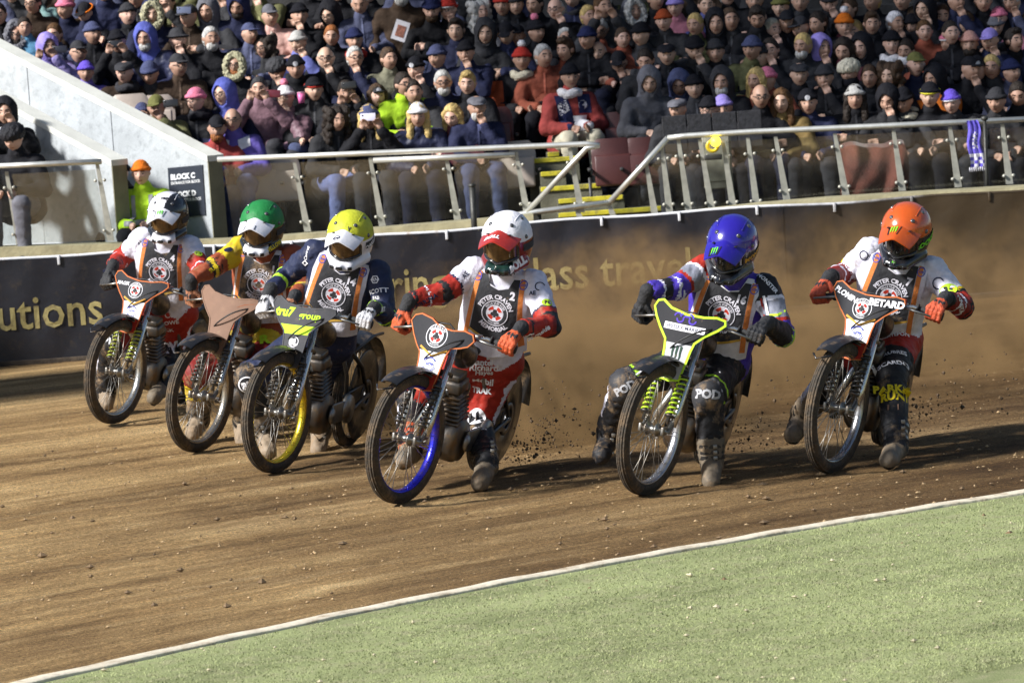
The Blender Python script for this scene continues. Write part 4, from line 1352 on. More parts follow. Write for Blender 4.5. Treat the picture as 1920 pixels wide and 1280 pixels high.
# x, y of the face; headgear:colour; coat kind:colour; pose; head turn; extras; words that add to the label
T = """
70,-18;short:dark;puffer:teal;lap;front;;
8,28;short:dark;coat:black;lap;front;;half out of view at the top corner
125,20;beanie:pink;coat:navy;lap;toleft;;
172,22;cap:black;coat:black;lap;down;band:orange;with orange brim
243,28;beanie:charcoal;coat:black;lap;toright;;
284,28;furhood:navy;coat:navy;lap;front;furtrim:cream;with cream fur trim
325,10;short:dark;coat:charcoal;phone;front;;filming with a phone
400,26;hood:grey;coat:charcoal;lap;front;;
440,18;hood:navy;coat:navy;lap;front;beard:dark;
462,60;cap:slate;coat:slate;lap;toright;;
20,74;furhood:grey;coat:charcoal;lap;front;furtrim:grey,glasses,beard:dark;bearded
52,48;short:dark;coat:cyan;lap;toright;;child
95,86;hood:lilac;coat:lilac;phone;toright;;filming with a phone
172,66;beanie:slate;coat:black;lap;toright;;
232,76;beanie:black;coat:black;phone;front;;filming with a black phone
291,76;hood:blue;puffer:navy;lap;front;beard:silver;with grey beard
333,82;bucket:charcoal;coat:black;lap;front;beard:brown;
390,76;short:silver;coat:black;lap;front;beard:silver;
436,120;fringe:brown;coat:black;lap;front;glasses,beard:ginger,furtrim:cream;balding with ginger beard and fur collar
153,138;beanie:purple;coat:purple;lap;front;;laughing child
262,209;beanie:slate;coat:grey;lap;front;;small child behind the wall top
312,205;cap:olive;coat:olive;phone;front;;filming with a phone
371,186;beanie:pink;coat:charcoal;lap;front;glasses,scarf:black;
425,182;hood:blue;coat:navy;lap;front;glasses;
398,246;cap:black;coat:red;lap;front;beard:ginger;with ginger beard
437,229;fringe:brown;coat:purple;lap;front;glasses;shouting with mouth open
520,34;cap:grey;coat:peach;lap;toright;;
566,30;beanie:black;coat:black;chin;toright;;
636,-12;short:dark;coat:black;cross;front;;
700,-14;short:dark;coat:black;cross;front;;
749,18;cap:olive;coat:brown;stand;front;beard:silver;standing with a programme and grey beard
802,24;beanie:navy;coat:black;lap;front;beard:brown;
836,22;beanie:red;coat:black;lap;front;glasses,band:white;
910,20;curly:silver;coat:grey;lap;front;;
936,14;beanie:red;coat:charcoal;lap;front;;
565,80;beanie:silver;coat:blue;lap;front;;
620,70;short:ginger;coat:black;lap;front;;boy
668,70;beanie:navy;coat:black;lap;front;scarf:red;
853,66;quiff:dark;coat:navy;lap;front;;
900,62;hood:charcoal;coat:charcoal;cross;front;;with folded arms
956,66;cap:black;coat:navy;lap;front;;
500,86;curly:dark;coat:charcoal;lap;front;glasses;
518,130;furhat:charcoal;coat:black;lap;front;;
563,128;beanie:black;coat:black;lap;front;badge;with white badge on the hat
610,116;fringe:silver;coat:black;lap;front;glasses;
660,108;short:silver;coat:navy;chin;toright;glasses;resting chin on hand
728,104;short:brown;coat:camouflage;lap;toright;;
775,128;beanie:black;coat:black;lap;front;badge;
492,162;short:charcoal;coat:mauve;phone;front;;filming with a maroon phone
548,180;beanie:white;puffer:mauve;chin;front;pom:pink,glasses;drinking from a pink cup
590,166;beanie:black;coat:charcoal;lap;toright;band:red;
654,166;short:dark;coat:black;phone;front;;holding a phone with lime stripe
712,176;cap:charcoal;coat:black;lap;toright;badge,long:brown;with long brown hair
757,162;short:dark;coat:lime;lap;toright;glasses;
792,178;short:dark;coat:charcoal;lap;front;;
837,156;short:silver;coat:navy;lap;front;glasses,beard:silver;with grey beard
873,158;quiff:blond;coat:black;lap;front;;
615,224;curly:dark;coat:charcoal;lap;front;;in a leather jacket with blue jeans
690,222;beanie:slate;coat:black;phone;front;long:blond;filming with a white phone
785,216;beanie:white;puffer:navy;lap;front;long:blond;with long blond hair
852,218;long:blond;coat:maroon;lap;front;;
888,206;flatcap:grey;coat:navy;lap;front;beard:silver;
1013,14;short:dark;coat:black;lap;front;;
1050,18;fringe:silver;coat:black;lap;front;glasses;
1095,26;short:blond;coat:black;lap;toright;;
1140,18;short:chestnut;coat:charcoal;phone;toright;;
1192,22;furhood:grey;coat:grey;lap;toright;furtrim:silver;
967,68;cap:black;coat:olive;lap;front;;
1006,56;beanie:black;coat:black;lap;front;pom:pink;
1052,62;short:silver;coat:black;lap;front;glasses;woman
1101,68;beanie:navy;coat:black;lap;front;;
1137,52;short:silver;coat:rust;lap;front;glasses;
1163,74;short:brown;coat:rust;lap;toright;;child
1207,66;beanie:black;coat:charcoal;lap;front;;
1254,46;beanie:rust;coat:charcoal;lap;front;;child
1276,16;beanie:lilac;coat:pink;lap;front;;child
1299,44;short:blond;coat:olive;lap;front;;
1320,6;short:brown;coat:blue;lap;front;;
1345,50;hood:black;coat:black;lap;front;;
1382,46;short:brown;coat:charcoal;lap;front;;
1425,36;quiff:dark;coat:black;lap;front;;
970,116;beanie:red;coat:black;lap;front;pom:white,scarf:cream;in a dark vest with red sleeves
1012,114;short:silver;coat:rust;lap;front;;
1056,104;quiff:brown;coat:rust;lap;front;;
1113,102;fringe:silver;coat:black;lap;front;;
1153,112;cap:black;coat:black;lap;front;glasses,scarf:white;
1062,152;beanie:black;coat:red;lap;front;scarf:white;with white trousers
1206,154;hood:grey;coat:grey;lap;front;;
1256,96;flatcap:black;coat:black;lap;front;;
1301,98;beanie:black;coat:charcoal;lap;front;;
1266,156;hood:slate;coat:slate;lap;front;;
1397,98;beanie:slate;coat:olive;lap;toleft;;
1422,104;beanie:charcoal;coat:black;lap;front;;
1310,160;beanie:black;coat:charcoal;lap;front;;
1358,158;hood:charcoal;coat:black;lap;front;beard:silver;
1410,150;long:blond;coat:rust;lap;front;;
1265,198;flatcap:grey;coat:charcoal;lap;front;;
1325,202;beanie:black;coat:black;lap;front;glasses;
1362,202;beanie:lilac;coat:black;lap;front;;
1418,186;fringe:brown;coat:black;lap;front;glasses;
1452,52;short:cream;coat:black;lap;front;;
1476,48;cap:black;coat:black;lap;front;;
1512,52;cap:charcoal;coat:black;lap;front;;
1571,52;beanie:orange;coat:maroon;lap;front;pom:white;
1603,60;short:blond;coat:brown;lap;front;;
1630,44;quiff:brown;coat:black;lap;front;;
1669,46;short:white;coat:black;lap;front;;
1499,86;short:blond;coat:charcoal;lap;front;beard:silver;
1528,94;hood:lilac;coat:charcoal;lap;front;;
1573,102;long:dark;coat:maroon;lap;front;;
1620,92;hood:black;coat:black;lap;front;;
1660,84;beanie:black;coat:charcoal;lap;front;scarf:white;
1685,90;snood:white;coat:black;lap;front;short:dark;
1735,64;short:chestnut;coat:rust;lap;front;;child
1771,84;beanie:pink;coat:black;lap;front;band:white;
1811,82;beanie:peach;coat:charcoal;lap;front;beard:dark;
1848,80;cap:lilac;coat:navy;lap;front;;
1768,38;short:brown;coat:black;lap;front;;
1825,42;short:brown;coat:black;lap;front;;
1866,42;beanie:grey;coat:charcoal;lap;front;;
1885,40;beanie:pink;coat:pink;lap;front;;child
1908,82;quiff:dark;coat:black;lap;toright;;
1452,152;beanie:pink;coat:rust;lap;front;;
1495,144;flatcap:charcoal;coat:black;lap;front;;
1549,144;beanie:charcoal;coat:black;lap;front;;
1600,134;furhat:cream;coat:charcoal;lap;front;snood:black;
1630,138;short:brown;coat:black;lap;front;;
1658,140;curly:brown;coat:black;lap;front;;
1716,130;cap:olive;coat:navy;lap;toright;;
1755,140;hood:black;coat:orange;lap;front;;
1804,134;cap:black;coat:black;lap;front;badge;
1838,130;beanie:black;coat:black;lap;front;;
1866,130;short:blond;coat:charcoal;lap;front;;
1465,192;long:chestnut;coat:mustard;lap;front;;
1524,198;beanie:black;coat:navy;lap;front;badge;
1601,188;beanie:silver;coat:black;lap;front;long:dark;
1654,182;hood:black;coat:charcoal;lap;front;;
1692,198;beanie:black;coat:charcoal;lap;down;scarf:cream;with long cream scarf
1737,184;beanie:black;coat:black;lap;front;band:yellow;with yellow striped hat
1797,184;beanie:purple;coat:charcoal;lap;front;band:white;
1909,186;short:dark;coat:black;lap;front;;
1862,190;beanie:charcoal;coat:charcoal;lap;toleft;;
20,-20;short:silver;coat:charcoal;lap;front;;
205,-14;short:dark;coat:navy;lap;front;;
365,-20;short:dark;coat:olive;lap;front;;
500,-10;beanie:olive;coat:olive;lap;front;;
580,-18;short:silver;coat:black;lap;front;;
975,4;beanie:charcoal;coat:black;lap;front;;
1225,2;short:dark;coat:black;lap;front;;
1370,-4;short:silver;coat:black;lap;front;;
1415,2;short:brown;coat:black;lap;front;;
1460,8;beanie:olive;coat:black;lap;front;;
1495,4;short:silver;coat:charcoal;lap;front;;
1545,6;beanie:charcoal;coat:black;lap;front;;
1590,10;short:brown;coat:black;lap;front;;
1636,4;short:blond;coat:black;lap;front;;
1680,8;short:silver;coat:black;lap;front;;
1722,16;hood:black;coat:black;lap;front;;
1790,4;beanie:slate;coat:navy;lap;front;;
1838,2;short:brown;coat:black;lap;front;;
1888,2;short:silver;coat:slate;lap;front;;
1915,40;short:brown;coat:black;lap;front;;
1790,60;short:dark;coat:black;lap;front;;
1452,100;short:dark;coat:black;lap;front;;
1345,100;beanie:charcoal;coat:black;lap;front;;
1208,110;short:dark;coat:charcoal;lap;front;;
1700,48;beanie:black;coat:charcoal;lap;front;;
1540,48;short:dark;coat:black;lap;front;;
1890,130;beanie:navy;coat:slate;lap;front;;
"""
LAND = [(60, 'left edge'), (150, 'wall top'), (240, 'outer wall end'), (300, 'orange beanie steward'), (380, 'white first helmet'), (450, 'block sign side'), (530, 'green helmet'), (620, 'leather jacket'), (700, 'yellow helmet'),
        (780, 'lime jacket'), (850, 'lone grey quiff'), (920, 'white centre helmet'), (990, 'red sleeves'), (1080, 'white trousers'), (1150, 'yellow steps'), (1220, 'grey hooded coat'), (1300, 'yellow lamp'),
        (1400, 'blue helmet'), (1480, 'mustard coat'), (1560, 'second right pane'), (1650, 'rust blanket'), (1720, 'orange helmet'), (1800, 'orange coat'), (1860, 'hanging scarf'), (2000, 'right edge')]
ROWN = {-2: 'lowest row', -1: 'lowest row', 0: 'front row', 1: 'second row', 2: 'third row', 3: 'fourth row', 4: 'fifth row', 5: 'sixth row', 6: 'top row'}
SK = [(.50, .30, .215), (.44, .26, .185), (.54, .345, .25), (.40, .235, .165), (.58, .36, .275)]
HATW = {'beanie': 'beanie', 'cap': 'cap', 'hood': 'hood up', 'furhood': 'hood up', 'flatcap': 'flat cap', 'bucket': 'bucket hat', 'furhat': 'fluffy hat', 'snood': 'snood'}
HAIRW = {'short': 'hair', 'quiff': 'swept hair', 'fringe': 'balding hair', 'long': 'long hair', 'curly': 'curly hair'}
people = []
HSC = .97
def on_coat(o, pose, nm, shapes):
    """Panels and prints lying on the front of a coat."""
    me = next(c_ for c_ in o.children if c_.name.startswith('coat')).data
    bv = bvh_of([v.co for v in me.vertices], [tuple(p.vertices) for p in me.polygons])
    for shp, c in shapes:
        vs = []
        for x, z in shp[0]:
            h = bv.ray_cast(Vector((x, -1, z)), Vector((0, 1, 0)))[0]
            vs.append((x, (h.y if h else -.1) - .005, z))
        link(nm, mesh_of(nm, vs, shp[1], [COAT]), o, color=CC[c])
ZIPS = {}
def zip_mesh(pose, ck, seed):
    k = (pose, ck, seed)
    if k not in ZIPS:
        me = coat_mesh(pose, ck, seed)
        bv = bvh_of([v.co for v in me.vertices], [tuple(p.vertices) for p in me.polygons])
        sh = poly2([(-.010, .60), (.010, .60), (.010, 1.0), (-.010, 1.0)], .03)
        vs = []
        for x, z in sh[0]:
            h = bv.ray_cast(Vector((x, -1, z)), Vector((0, 1, 0)))[0]
            vs.append((x, (h.y if h else -.1) - .004, z))
        ZIPS[k] = mesh_of('zip', vs, sh[1], [COAT])
    return ZIPS[k]
COAT_EXTRA = {
    'team': lambda o, p: on_coat(o, p, 'jacket_panel', [(poly2([(-.17, .98), (-.05, .98), (.02, .72), (-.12, .62)], .03), 'navy'), (poly2([(-.15, .90), (-.06, .94), (-.03, .84), (-.13, .78)], .03), 'white'), (poly2([(.05, .98), (.18, .98), (.18, .80), (.06, .80)], .03), 'navy'), (disc2(.045, 14, .10, .88), 'white'), (poly2([(0, .78), (.14, .78), (.12, .60), (.02, .64)], .03), 'white')]),
    'vest': lambda o, p: on_coat(o, p, 'sleeve', [(poly2([(-.34, .95), (-.20, .95), (-.19, .62), (-.36, .60)], .03), 'rust'), (poly2([(.20, .95), (.34, .95), (.36, .60), (.19, .62)], .03), 'rust')]),
    'collar': lambda o, p: on_coat(o, p, 'collar', [(poly2([(-.15, 1.0), (-.04, .96), (-.05, .86), (-.16, .90)], .03), 'white'), (poly2([(.04, .96), (.15, 1.0), (.16, .90), (.05, .86)], .03), 'white')])}
def put_person(x, y, hat, coat, pose, hd, extras, words, d=None, z=None, yaw=None, trousers=None, skin=None, scale=1.0, coat_extra=None):
    r, e, dd, zz = row_of(x, y)
    d = dd if d is None else d
    p = at(x, y, d)
    if pose == 'stand':
        base = Vector((p.x, p.y, p.z - HEAD0.z))
    else:
        base = Vector((p.x, p.y, p.z - HEAD0.z * scale))
    rr = random.Random(int(x * 7 + y * 131))
    if pose == 'lap' and hd == 'front' and not words:
        pose = rr.choice(['lap', 'lap', 'cross', 'cross', 'chin']); hd = rr.choice(['front', 'front', 'toleft', 'toleft', 'toright', 'down'])
    if yaw is None: yaw = rr.uniform(-16, 8)
    o = link('person', body_mesh('stand' if pose == 'stand' else pose, hd), color=skin or rr.choice(SK))
    o.location = base; o.rotation_euler = (rad(rr.uniform(-2, 5)), rad(rr.uniform(-3, 3)), rad(yaw)); o.scale = (scale * rr.uniform(.97, 1.04),) * 3
    ck, cc = coat.split(':')
    c = np.array(CC[cc]) * rr.uniform(.6, 1.05)
    c = c * .78 + c.mean() * .22 if cc not in ('lime', 'orange') else c
    link('coat', coat_mesh(pose, ck, 1 if (int(x) % 2) else 2), o, color=tuple(c))
    if rr.random() < .6 and not coat_extra: link('zip', zip_mesh(pose, ck, 1 if (int(x) % 2) else 2), o, color=tuple(np.clip(c * 2.5 + .02, 0, 1)))
    tc = CC[trousers] if trousers else rr.choice([CC['black'], (.07, .085, .16), CC['charcoal'], CC['charcoal'], CC['black'], (.02, .022, .04)])
    link('trousers', legs_mesh(pose), o, color=tc)
    for q in (0, 1): link('shoe', LEGS[('stand' if pose == 'stand' else 'sit') + f'shoe{q}'], o)
    HM = Matrix.Translation(HEAD0) @ HEADR[hd].to_4x4() @ Matrix.Scale(HSC, 4)
    hk, hc = hat.split(':')
    ho = link(GEAR_NAME.get(hk, hk), gear(hk), o, mtx=HM, color=CC[hc])
    for ex in [q for q in extras.split(',') if q]:
        k, _, c2 = ex.partition(':')
        on_hat = k in ('pom', 'band', 'badge', 'furtrim') and hk in ('beanie', 'cap', 'hood', 'furhood')
        g = link(GEAR_NAME.get(k, k), gear(k), ho if on_hat else o, mtx=None if on_hat else HM, color=((.36, .34, .22) if k == 'furtrim' and c2 == 'cream' else CC[c2]) if c2 else (.7, .7, .74))
    hat_words = (f'{hc} {HATW[hk]}' if hk in HATW else f'{"grey" if hc == "silver" else hc} {HAIRW[hk]}')
    ex_words = []
    for ex in extras.split(','):
        if ex.startswith('glasses'): ex_words.append('glasses')
        if ex.startswith('pom:'): ex_words.append('pompom')
    core = f'{words + " " if words in ("child", "woman", "boy", "bearded", "laughing child") else "spectator "}in {hat_words}, {" and ".join(ex_words) + ", " if ex_words else ""}{cc} {"puffer" if ck == "puffer" else "coat"}'
    if words and words not in ('child', 'woman', 'boy', 'bearded', 'laughing child'): core += ' ' + words
    if coat_extra: COAT_EXTRA[coat_extra](o, pose)
    people.append([o, core, x, y, r])
    return o
for ln in T.strip().splitlines():
    xy, hat, coat, pose, hd, extras, words = ln.split(';')
    x, y = map(float, xy.split(','))
    kw = {}
    if (x, y) == (1062, 152): kw.update(trousers='cream', coat_extra='team', yaw=14)
    if (x, y) == (970, 116): kw.update(coat_extra='vest')
    if (x, y) == (437, 229): kw.update(coat_extra='collar')
    if (x, y) == (1206, 154): kw.update(d=41.6, trousers='charcoal', yaw=8)
    if (x, y) == (1266, 156): kw.update(d=41.9)
    if (x, y) == (1153, 112): kw.update(d=43.1)
    if (x, y) == (615, 224): kw.update(trousers='denim', yaw=22)
    if (x, y) == (437, 229): kw['trousers'] = 'denim'
    if words.startswith('standing'): kw['scale'] = 1.12
    if 'child' in words or words == 'boy': kw['scale'] = .9
    put_person(x, y, hat, coat, pose, hd, extras, words, **kw)
# people of the block left of the walls, and the stewards in the gangway
put_person(8, 212, 'hood:black', 'coat:black', 'phone', 'front', '', 'filming left of the concrete wall', d=40.75, trousers='black')
put_person(30, 268, 'furhat:black', 'coat:black', 'lap', 'down', '', 'bending forward left of the concrete wall', d=40.35, trousers='grey')
put_person(267, 324, 'beanie:orange', 'coat:lime', 'lap', 'front', '', 'gangway steward in high visibility vest', d=40.35, trousers='black', yaw=-6)
put_person(237, 320, 'beanie:black', 'coat:black', 'lap', 'toleft', '', 'behind the gangway steward', d=40.75, trousers='black')
0 and put_person(306, 352, 'short:dark', 'coat:black', 'lap', 'toleft', '', 'sitting low beside the gangway steward', d=40.6, trousers='black')
# the stand is full: fill the gaps between the people set down above
def fill_rows():
    taken = [(q[2], q[4]) for q in people]
    rf = random.Random(11)
    hats = ['short:dark', 'short:brown', 'short:silver', 'beanie:black', 'beanie:charcoal', 'cap:black', 'beanie:navy', 'hood:black', 'flatcap:charcoal', 'short:brown', 'fringe:silver', 'beanie:slate', 'cap:charcoal', 'short:chestnut']
    n = 0
    for r in range(0, 8):
        x = -40 + 30 * (r % 2)
        while x < 1960:
            x += 12
            z = Z0 + (.06 if x > 1230 else 0) + 1.15 + ROW_R * r + rf.uniform(-.05, .05)
            d = D0 + ROW_D * r
            y = to_px((at(x, 100, d).x, d, z))[1]
            if y < -45 or (x < 420 and y > 62 + .49 * x - 14): continue
            if r == 0 and (x < 1250 or x > 1930): continue
            if r <= 1 and 880 < x < 1240: continue
            if r in (2, 3, 4) and 690 < x < 815: continue
            if any(abs(x - tx) < 47 and tr == r for tx, tr in taken): continue
            if any(abs(x - q[2]) < 26 and abs(y - q[3]) < 22 for q in people): continue
            put_person(x, y, rf.choice(hats), 'coat:' + rf.choice(['black', 'black', 'charcoal', 'navy', 'charcoal', 'slate', 'brown', 'olive']), 'lap', 'front', rf.choice(['', '', 'glasses', 'beard:silver', 'scarf:charcoal', 'glasses']), '', d=d)
            people[-1][4] = r
            taken.append((x, r)); n += 1
            x += 20
    print('fillers', n)
fill_rows()
# every label must single out one person
def label_people():
    for q in people:
        o, core, x, y, r = q
        lm = next(w for lim, w in LAND if x < lim)
        pos = f', {ROWN.get(max(-2, min(6, r)), "row")} by {lm}' if lm in ('left edge', 'right edge', 'wall top', 'yellow steps', 'block sign side') else f', {ROWN.get(max(-2, min(6, r)), "row")} above {lm}'
        lab = core
        if len((core + pos).split()) <= 16: lab = core + pos
        q.append(lab)
        tag(o, lab, 'spectator', 'spectators sitting in the stand')
    seen = {}
    for q in people: seen.setdefault(q[5], []).append(q)
    for lab, qs in seen.items():
        if len(qs) > 1:
            qs.sort(key=lambda q: q[2])
            wd = ['leftmost', 'second', 'third', 'rightmost'] if len(qs) > 2 else ['left', 'right']
            for i, q in enumerate(qs): q[0]['label'] = f'{wd[min(i, len(wd) - 1)]} {lab}'
label_people()
# reflective bands of the steward's vest
def vest_bands():
    st = next(q[0] for q in people if 'steward in high' in q[1])
    me = next(c_ for c_ in st.children if c_.name.startswith('coat')).data
    bv = bvh_of([v.co for v in me.vertices], [tuple(p.vertices) for p in me.polygons])
    m = mat('reflective_grey', (.25, .25, .27), rough=.4, vary=.1)
    def drape(sh):
        vs = []
        for x, z in sh[0]:
            h = bv.ray_cast(Vector((x, -1, z)), Vector((0, 1, 0)))[0]
            vs.append((x, (h.y if h else -.1) - .006, z))
        return vs
    for sh in (poly2([(-.15, .55), (.15, .55), (.15, .60), (-.15, .60)], .03), poly2([(-.15, .67), (.15, .67), (.15, .72), (-.15, .72)], .03), poly2([(-.11, .72), (-.07, .72), (-.07, .95), (-.11, .95)], .03), poly2([(.06, .72), (.10, .72), (.10, .95), (.06, .95)], .03)):
        link('reflective_band', mesh_of('reflective_band', drape(sh), sh[1], [m]), st)
vest_bands()
# things held: phones, programme, cup
PHONE = mat('phone_case', None, rough=.25, vary=.05, bump=0)
def phone(px, py, d, c, label, w=.15, h=.075):
    o = link('phone', MB().box((0, 0, 0), (w, .010, h), bevel=.004).mesh('phone', [PHONE]), color=c)
    o.location = at(px, py, d - .30); o.rotation_euler = (rad(-8), rad(random.uniform(-6, 6)), rad(-8))
    tag(o, label, 'phone', 'phones held up by spectators')
    mb = MB(); mb.lathe([(0, -.009), (.008, -.009), (.008, -.005), (0, -.005)], 'Y', 10, (-w * .36, 0, h * .25), closed=False)
    link('lens', mb.mesh('lens', [mat('phone_lens', (.01, .01, .012), rough=.1)]), o)
for px, py, c, lab in [(216, 83, (.015, .015, .018), 'black phone held up by the black beanie spectator'), (112, 93, (.02, .02, .03), 'dark phone held by the spectator in the lilac hood'),
                       (345, 20, (.12, .14, .22), 'silvery phone held at the top of the stand'), (320, 194, (.02, .02, .022), 'dark phone held up by the olive coat'),
                       (512, 176, (.12, .02, .03), 'maroon phone held by the mauve coat'), (654, 160, (.02, .02, .02), 'black phone with the bright lime stripe'), (690, 220, (.66, .64, .78), 'white phone held up by the blond spectator'), (3, 246, (.5, .5, .52), 'pale camera phone held left of the concrete wall')]:
    r, e, d, z = row_of(px, py + 6)
    phone(px, py, d if px > 10 else 40.6, c, lab)
def programme():
    o = empty('programme', at(751, 58, row_of(749, 18)[2] - .34)); tag(o, 'white race programme held by the standing man in brown', 'magazine')
    mb = MB(); mb.box((0, 0, 0), (.15, .008, .21), Matrix.Rotation(rad(22), 3, 'Y')); mb.build('cover', mat('paper', (.66, .64, .68), rough=.6, vary=.05), o, smooth=False)
    mb = MB(); mb.box((0, -.006, -.005), (.09, .003, .12), Matrix.Rotation(rad(22), 3, 'Y')); mb.build('cover_photo', mat('cover_photo', (.30, .12, .08), rough=.6, vary=.5, scale=40), o, smooth=False)
programme()
cup = empty('cup', at(565, 184, row_of(548, 180)[2] - .22)); tag(cup, 'bright pink drinking cup at the white pompom hat', 'cup')
mb = MB(); mb.lathe([(0, -.05), (.03, -.05), (.038, .05), (.034, .05), (.027, -.044), (0, -.044)], 'Z', 16, closed=False); mb.build('cup_body', mat('cup_pink', (.68, .16, .38), rough=.4), cup)
mb = MB(); mb.lathe([(0, .05), (.040, .05), (.040, .058), (0, .06)], 'Z', 16, closed=False); mb.build('cup_lid', mat('cup_lid', (.6, .3, .42), rough=.4), cup)
lan = empty('scarf', at(775, 92, row_of(749, 18)[2] - .2)); tag(lan, 'long mustard scarf hanging from the standing man in brown', 'scarf')
mb = MB(); mb.grid(lambda u, v: ((u - .5) * .05 + .10 * v + .01 * math.sin(v * 8), .01 * math.sin(u * 6 + v * 7), .14 - .55 * v), 4, 20); mb.build('knitted_cloth', mat('scarf_mustard', (.22, .18, .04), rough=.9, bump=.5), lan)
# ================================================================== SPEEDWAY MOTORCYCLES
# own axes: X forwards, Y to the rider's left, Z up; origin where the front tyre meets the ground
TYRE = mat('tyre_rubber', (.045, .036, .026), rough=.85, vary=.35, scale=30, bump=.5, bscale=60, dirt=(.13, .085, .045), dirt_amt=.46)
CHROME = metalm('chrome', (.62, .61, .58), .22, .16)
ALLOY = metalm('alloy', (.30, .29, .27), .42, .36)
DKMET = metalm('dark_metal', (.10, .10, .10), .45, .30)
BLKP = plastic('black_plastic', (.016, .016, .017), .26)
RUBB = mat('grip_rubber', (.02, .02, .02), rough=.8, bump=.4)
ENGM = metalm('engine_alloy', (.13, .12, .11), .45, .42)
CABLE = mat('cable', (.015, .015, .015), rough=.5)
RIMM = mat('rim_anodised', None, rough=.25, metal=.85, vary=.12, scale=9, bump=.05, dirt=MUD, dirt_amt=.22)
SPRM = mat('spring_paint', None, rough=.4, metal=.2, vary=.2, scale=30, bump=.1, dirt=MUD, dirt_amt=.2)
FR, RR_ = .350, .330
FA, RA = Vector((0, 0, FR)), Vector((-1.30, 0, RR_))
AXIS = Vector((-.36, 0, .93)).normalized()
FLIP = {}
def cached(key, fn):
    if key not in FLIP: FLIP[key] = fn()
    return FLIP[key]
def tyre_me():
    mb = MB(); R, r = FR - .036, .036
    prof = []
    for i in range(14):
        a = 2 * math.pi * i / 14
        prof.append((R + r * math.cos(a) * 1.0, r * .95 * math.sin(a)))
    mb.lathe(prof, 'Y', 72)
    for y in (-.020, -.007, .007, .020):            # circumferential ribs
        q = FR - .0015 - (abs(y) / .036) ** 2 * .016
        mb.lathe([(q - .006, y - .0045), (q + .003, y - .0045), (q + .003, y + .0045), (q - .006, y + .0045)], 'Y', 72)
    return mb.mesh('tyre', [TYRE])
def rim_me():
    mb = MB(); R = FR - .070
    mb.lathe([(R - .004, -.012), (R + .004, -.024), (R + .016, -.026), (R + .014, -.020), (R + .004, -.010), (R + .004, .010), (R + .014, .020), (R + .016, .026), (R + .004, .024), (R - .004, .012)], 'Y', 64)
    return mb.mesh('rim', [RIMM])
def spoke_me():
    mb = MB(); mb.tube([(.030, .026, 0), (.288, .002, .0)], .0020, 5); return mb.mesh('spoke', [metalm('spoke_steel', (.30, .28, .25), .45, .3)])
def hub_me():
    mb = MB(); mb.lathe([(0, -.060), (.014, -.060), (.016, -.036), (.036, -.034), (.036, -.026), (.020, -.020), (.019, .020), (.036, .026), (.036, .034), (.016, .036), (.014, .060), (0, .060)], 'Y', 20, closed=False)
    return mb.mesh('hub', [ALLOY])
def wheel(root, name, mtx, rimc, scale=1.0, n=28, spin=0.0):
    w = bpy.data.objects.new(name, None); COL.objects.link(w); w.parent = root
    w.matrix_local = mtx @ Matrix.Scale(scale, 4)
    link('tyre', cached('tyre', tyre_me), w)
    link('rim', cached('rim', rim_me), w, color=rimc)
    link('hub', cached('hub', hub_me), w)
    for i in range(n):
        a = spin + 2 * math.pi * i / n
        M = Matrix.Rotation(a, 4, 'Y') @ Matrix.Rotation((.38 if (i // 2) % 2 else -.38) * 0, 4, 'Y')
        if i % 2: M = M @ Matrix.Scale(-1, 4, Vector((0, 1, 0)))
        # laced at a slant from the hub flange
        M = M @ Matrix.Translation((.030, 0, 0)) @ Matrix.Rotation(.085 if (i // 2) % 2 else -.085, 4, 'Y') @ Matrix.Translation((-.030, 0, 0))
        link('spoke', cached('spoke', spoke_me), w, mtx=M)
    return w
def fork_me():
    mb = MB()
    for s in (-1, 1):
        mb.tube([(-.255, s * .085, .875), (-.10, s * .085, .45), (-.075, s * .080, .37)], [.020, .019, .016], 10)
    return mb.mesh('fork', [CHROME])
def link_me():
    mb = MB()
    for s in (-1, 1):
        mb.tube([(-.085, s * .078, .40), (-.03, s * .074, .34), (.0, s * .068, .35)], .013, 8)
        mb.box((-.005, s * .066, .35), (.05, .02, .045), bevel=.006)
    mb.tube([(0, -.08, .35), (0, .08, .35)], .010, 8)
    return mb.mesh('leading_link', [ALLOY])
def spring_me(s):
    mb = MB()
    a, b = Vector((-.150, s * .075, .66)), Vector((-.015, s * .072, .39))
    ax = (b - a); t = ax.normalized(); u = t.orthogonal().normalized(); w = t.cross(u)
    pts = []
    for i in range(8 * 12 + 1):
        an = 2 * math.pi * i / 12
        pts.append(a + ax * (.12 + .72 * i / 96) + (u * math.cos(an) + w * math.sin(an)) * .024)
    mb.tube(pts, .0052, 5)
    return mb.mesh('spring', [SPRM])
def damper_me():
    mb = MB()
    for s in (-1, 1):
        a, b = Vector((-.150, s * .075, .66)), Vector((-.015, s * .072, .39))
        mb.tube([a, a.lerp(b, .45), a.lerp(b, .46), b], [.015, .015, .008, .008], 8)
        mb.tube([a.lerp(b, .09), a.lerp(b, .12)], .027, 10); mb.tube([a.lerp(b, .84), a.lerp(b, .87)], .027, 10)
    return mb.mesh('damper', [DKMET])
def yoke_me():
    mb = MB()
    for z, x in ((.855, -.243), (.70, -.19)):
        mb.box((x - .02, 0, z), (.06, .21, .03), Matrix.Rotation(rad(-20), 3, 'Y'), bevel=.008)
    mb.tube([(-.27, 0, .88), (-.20, 0, .66)], .024, 10)
    mb.tube([(-.16, -.08, .66), (-.12, 0, .70), (-.16, .08, .66)], .010, 8)
    return mb.mesh('yoke', [DKMET])
BAR = [Vector((-.385, -.365, .875)), Vector((-.345, -.22, .905)), Vector((-.295, -.10, .895)), Vector((-.285, 0, .89)), Vector((-.295, .10, .895)), Vector((-.345, .22, .905)), Vector((-.385, .365, .875))]
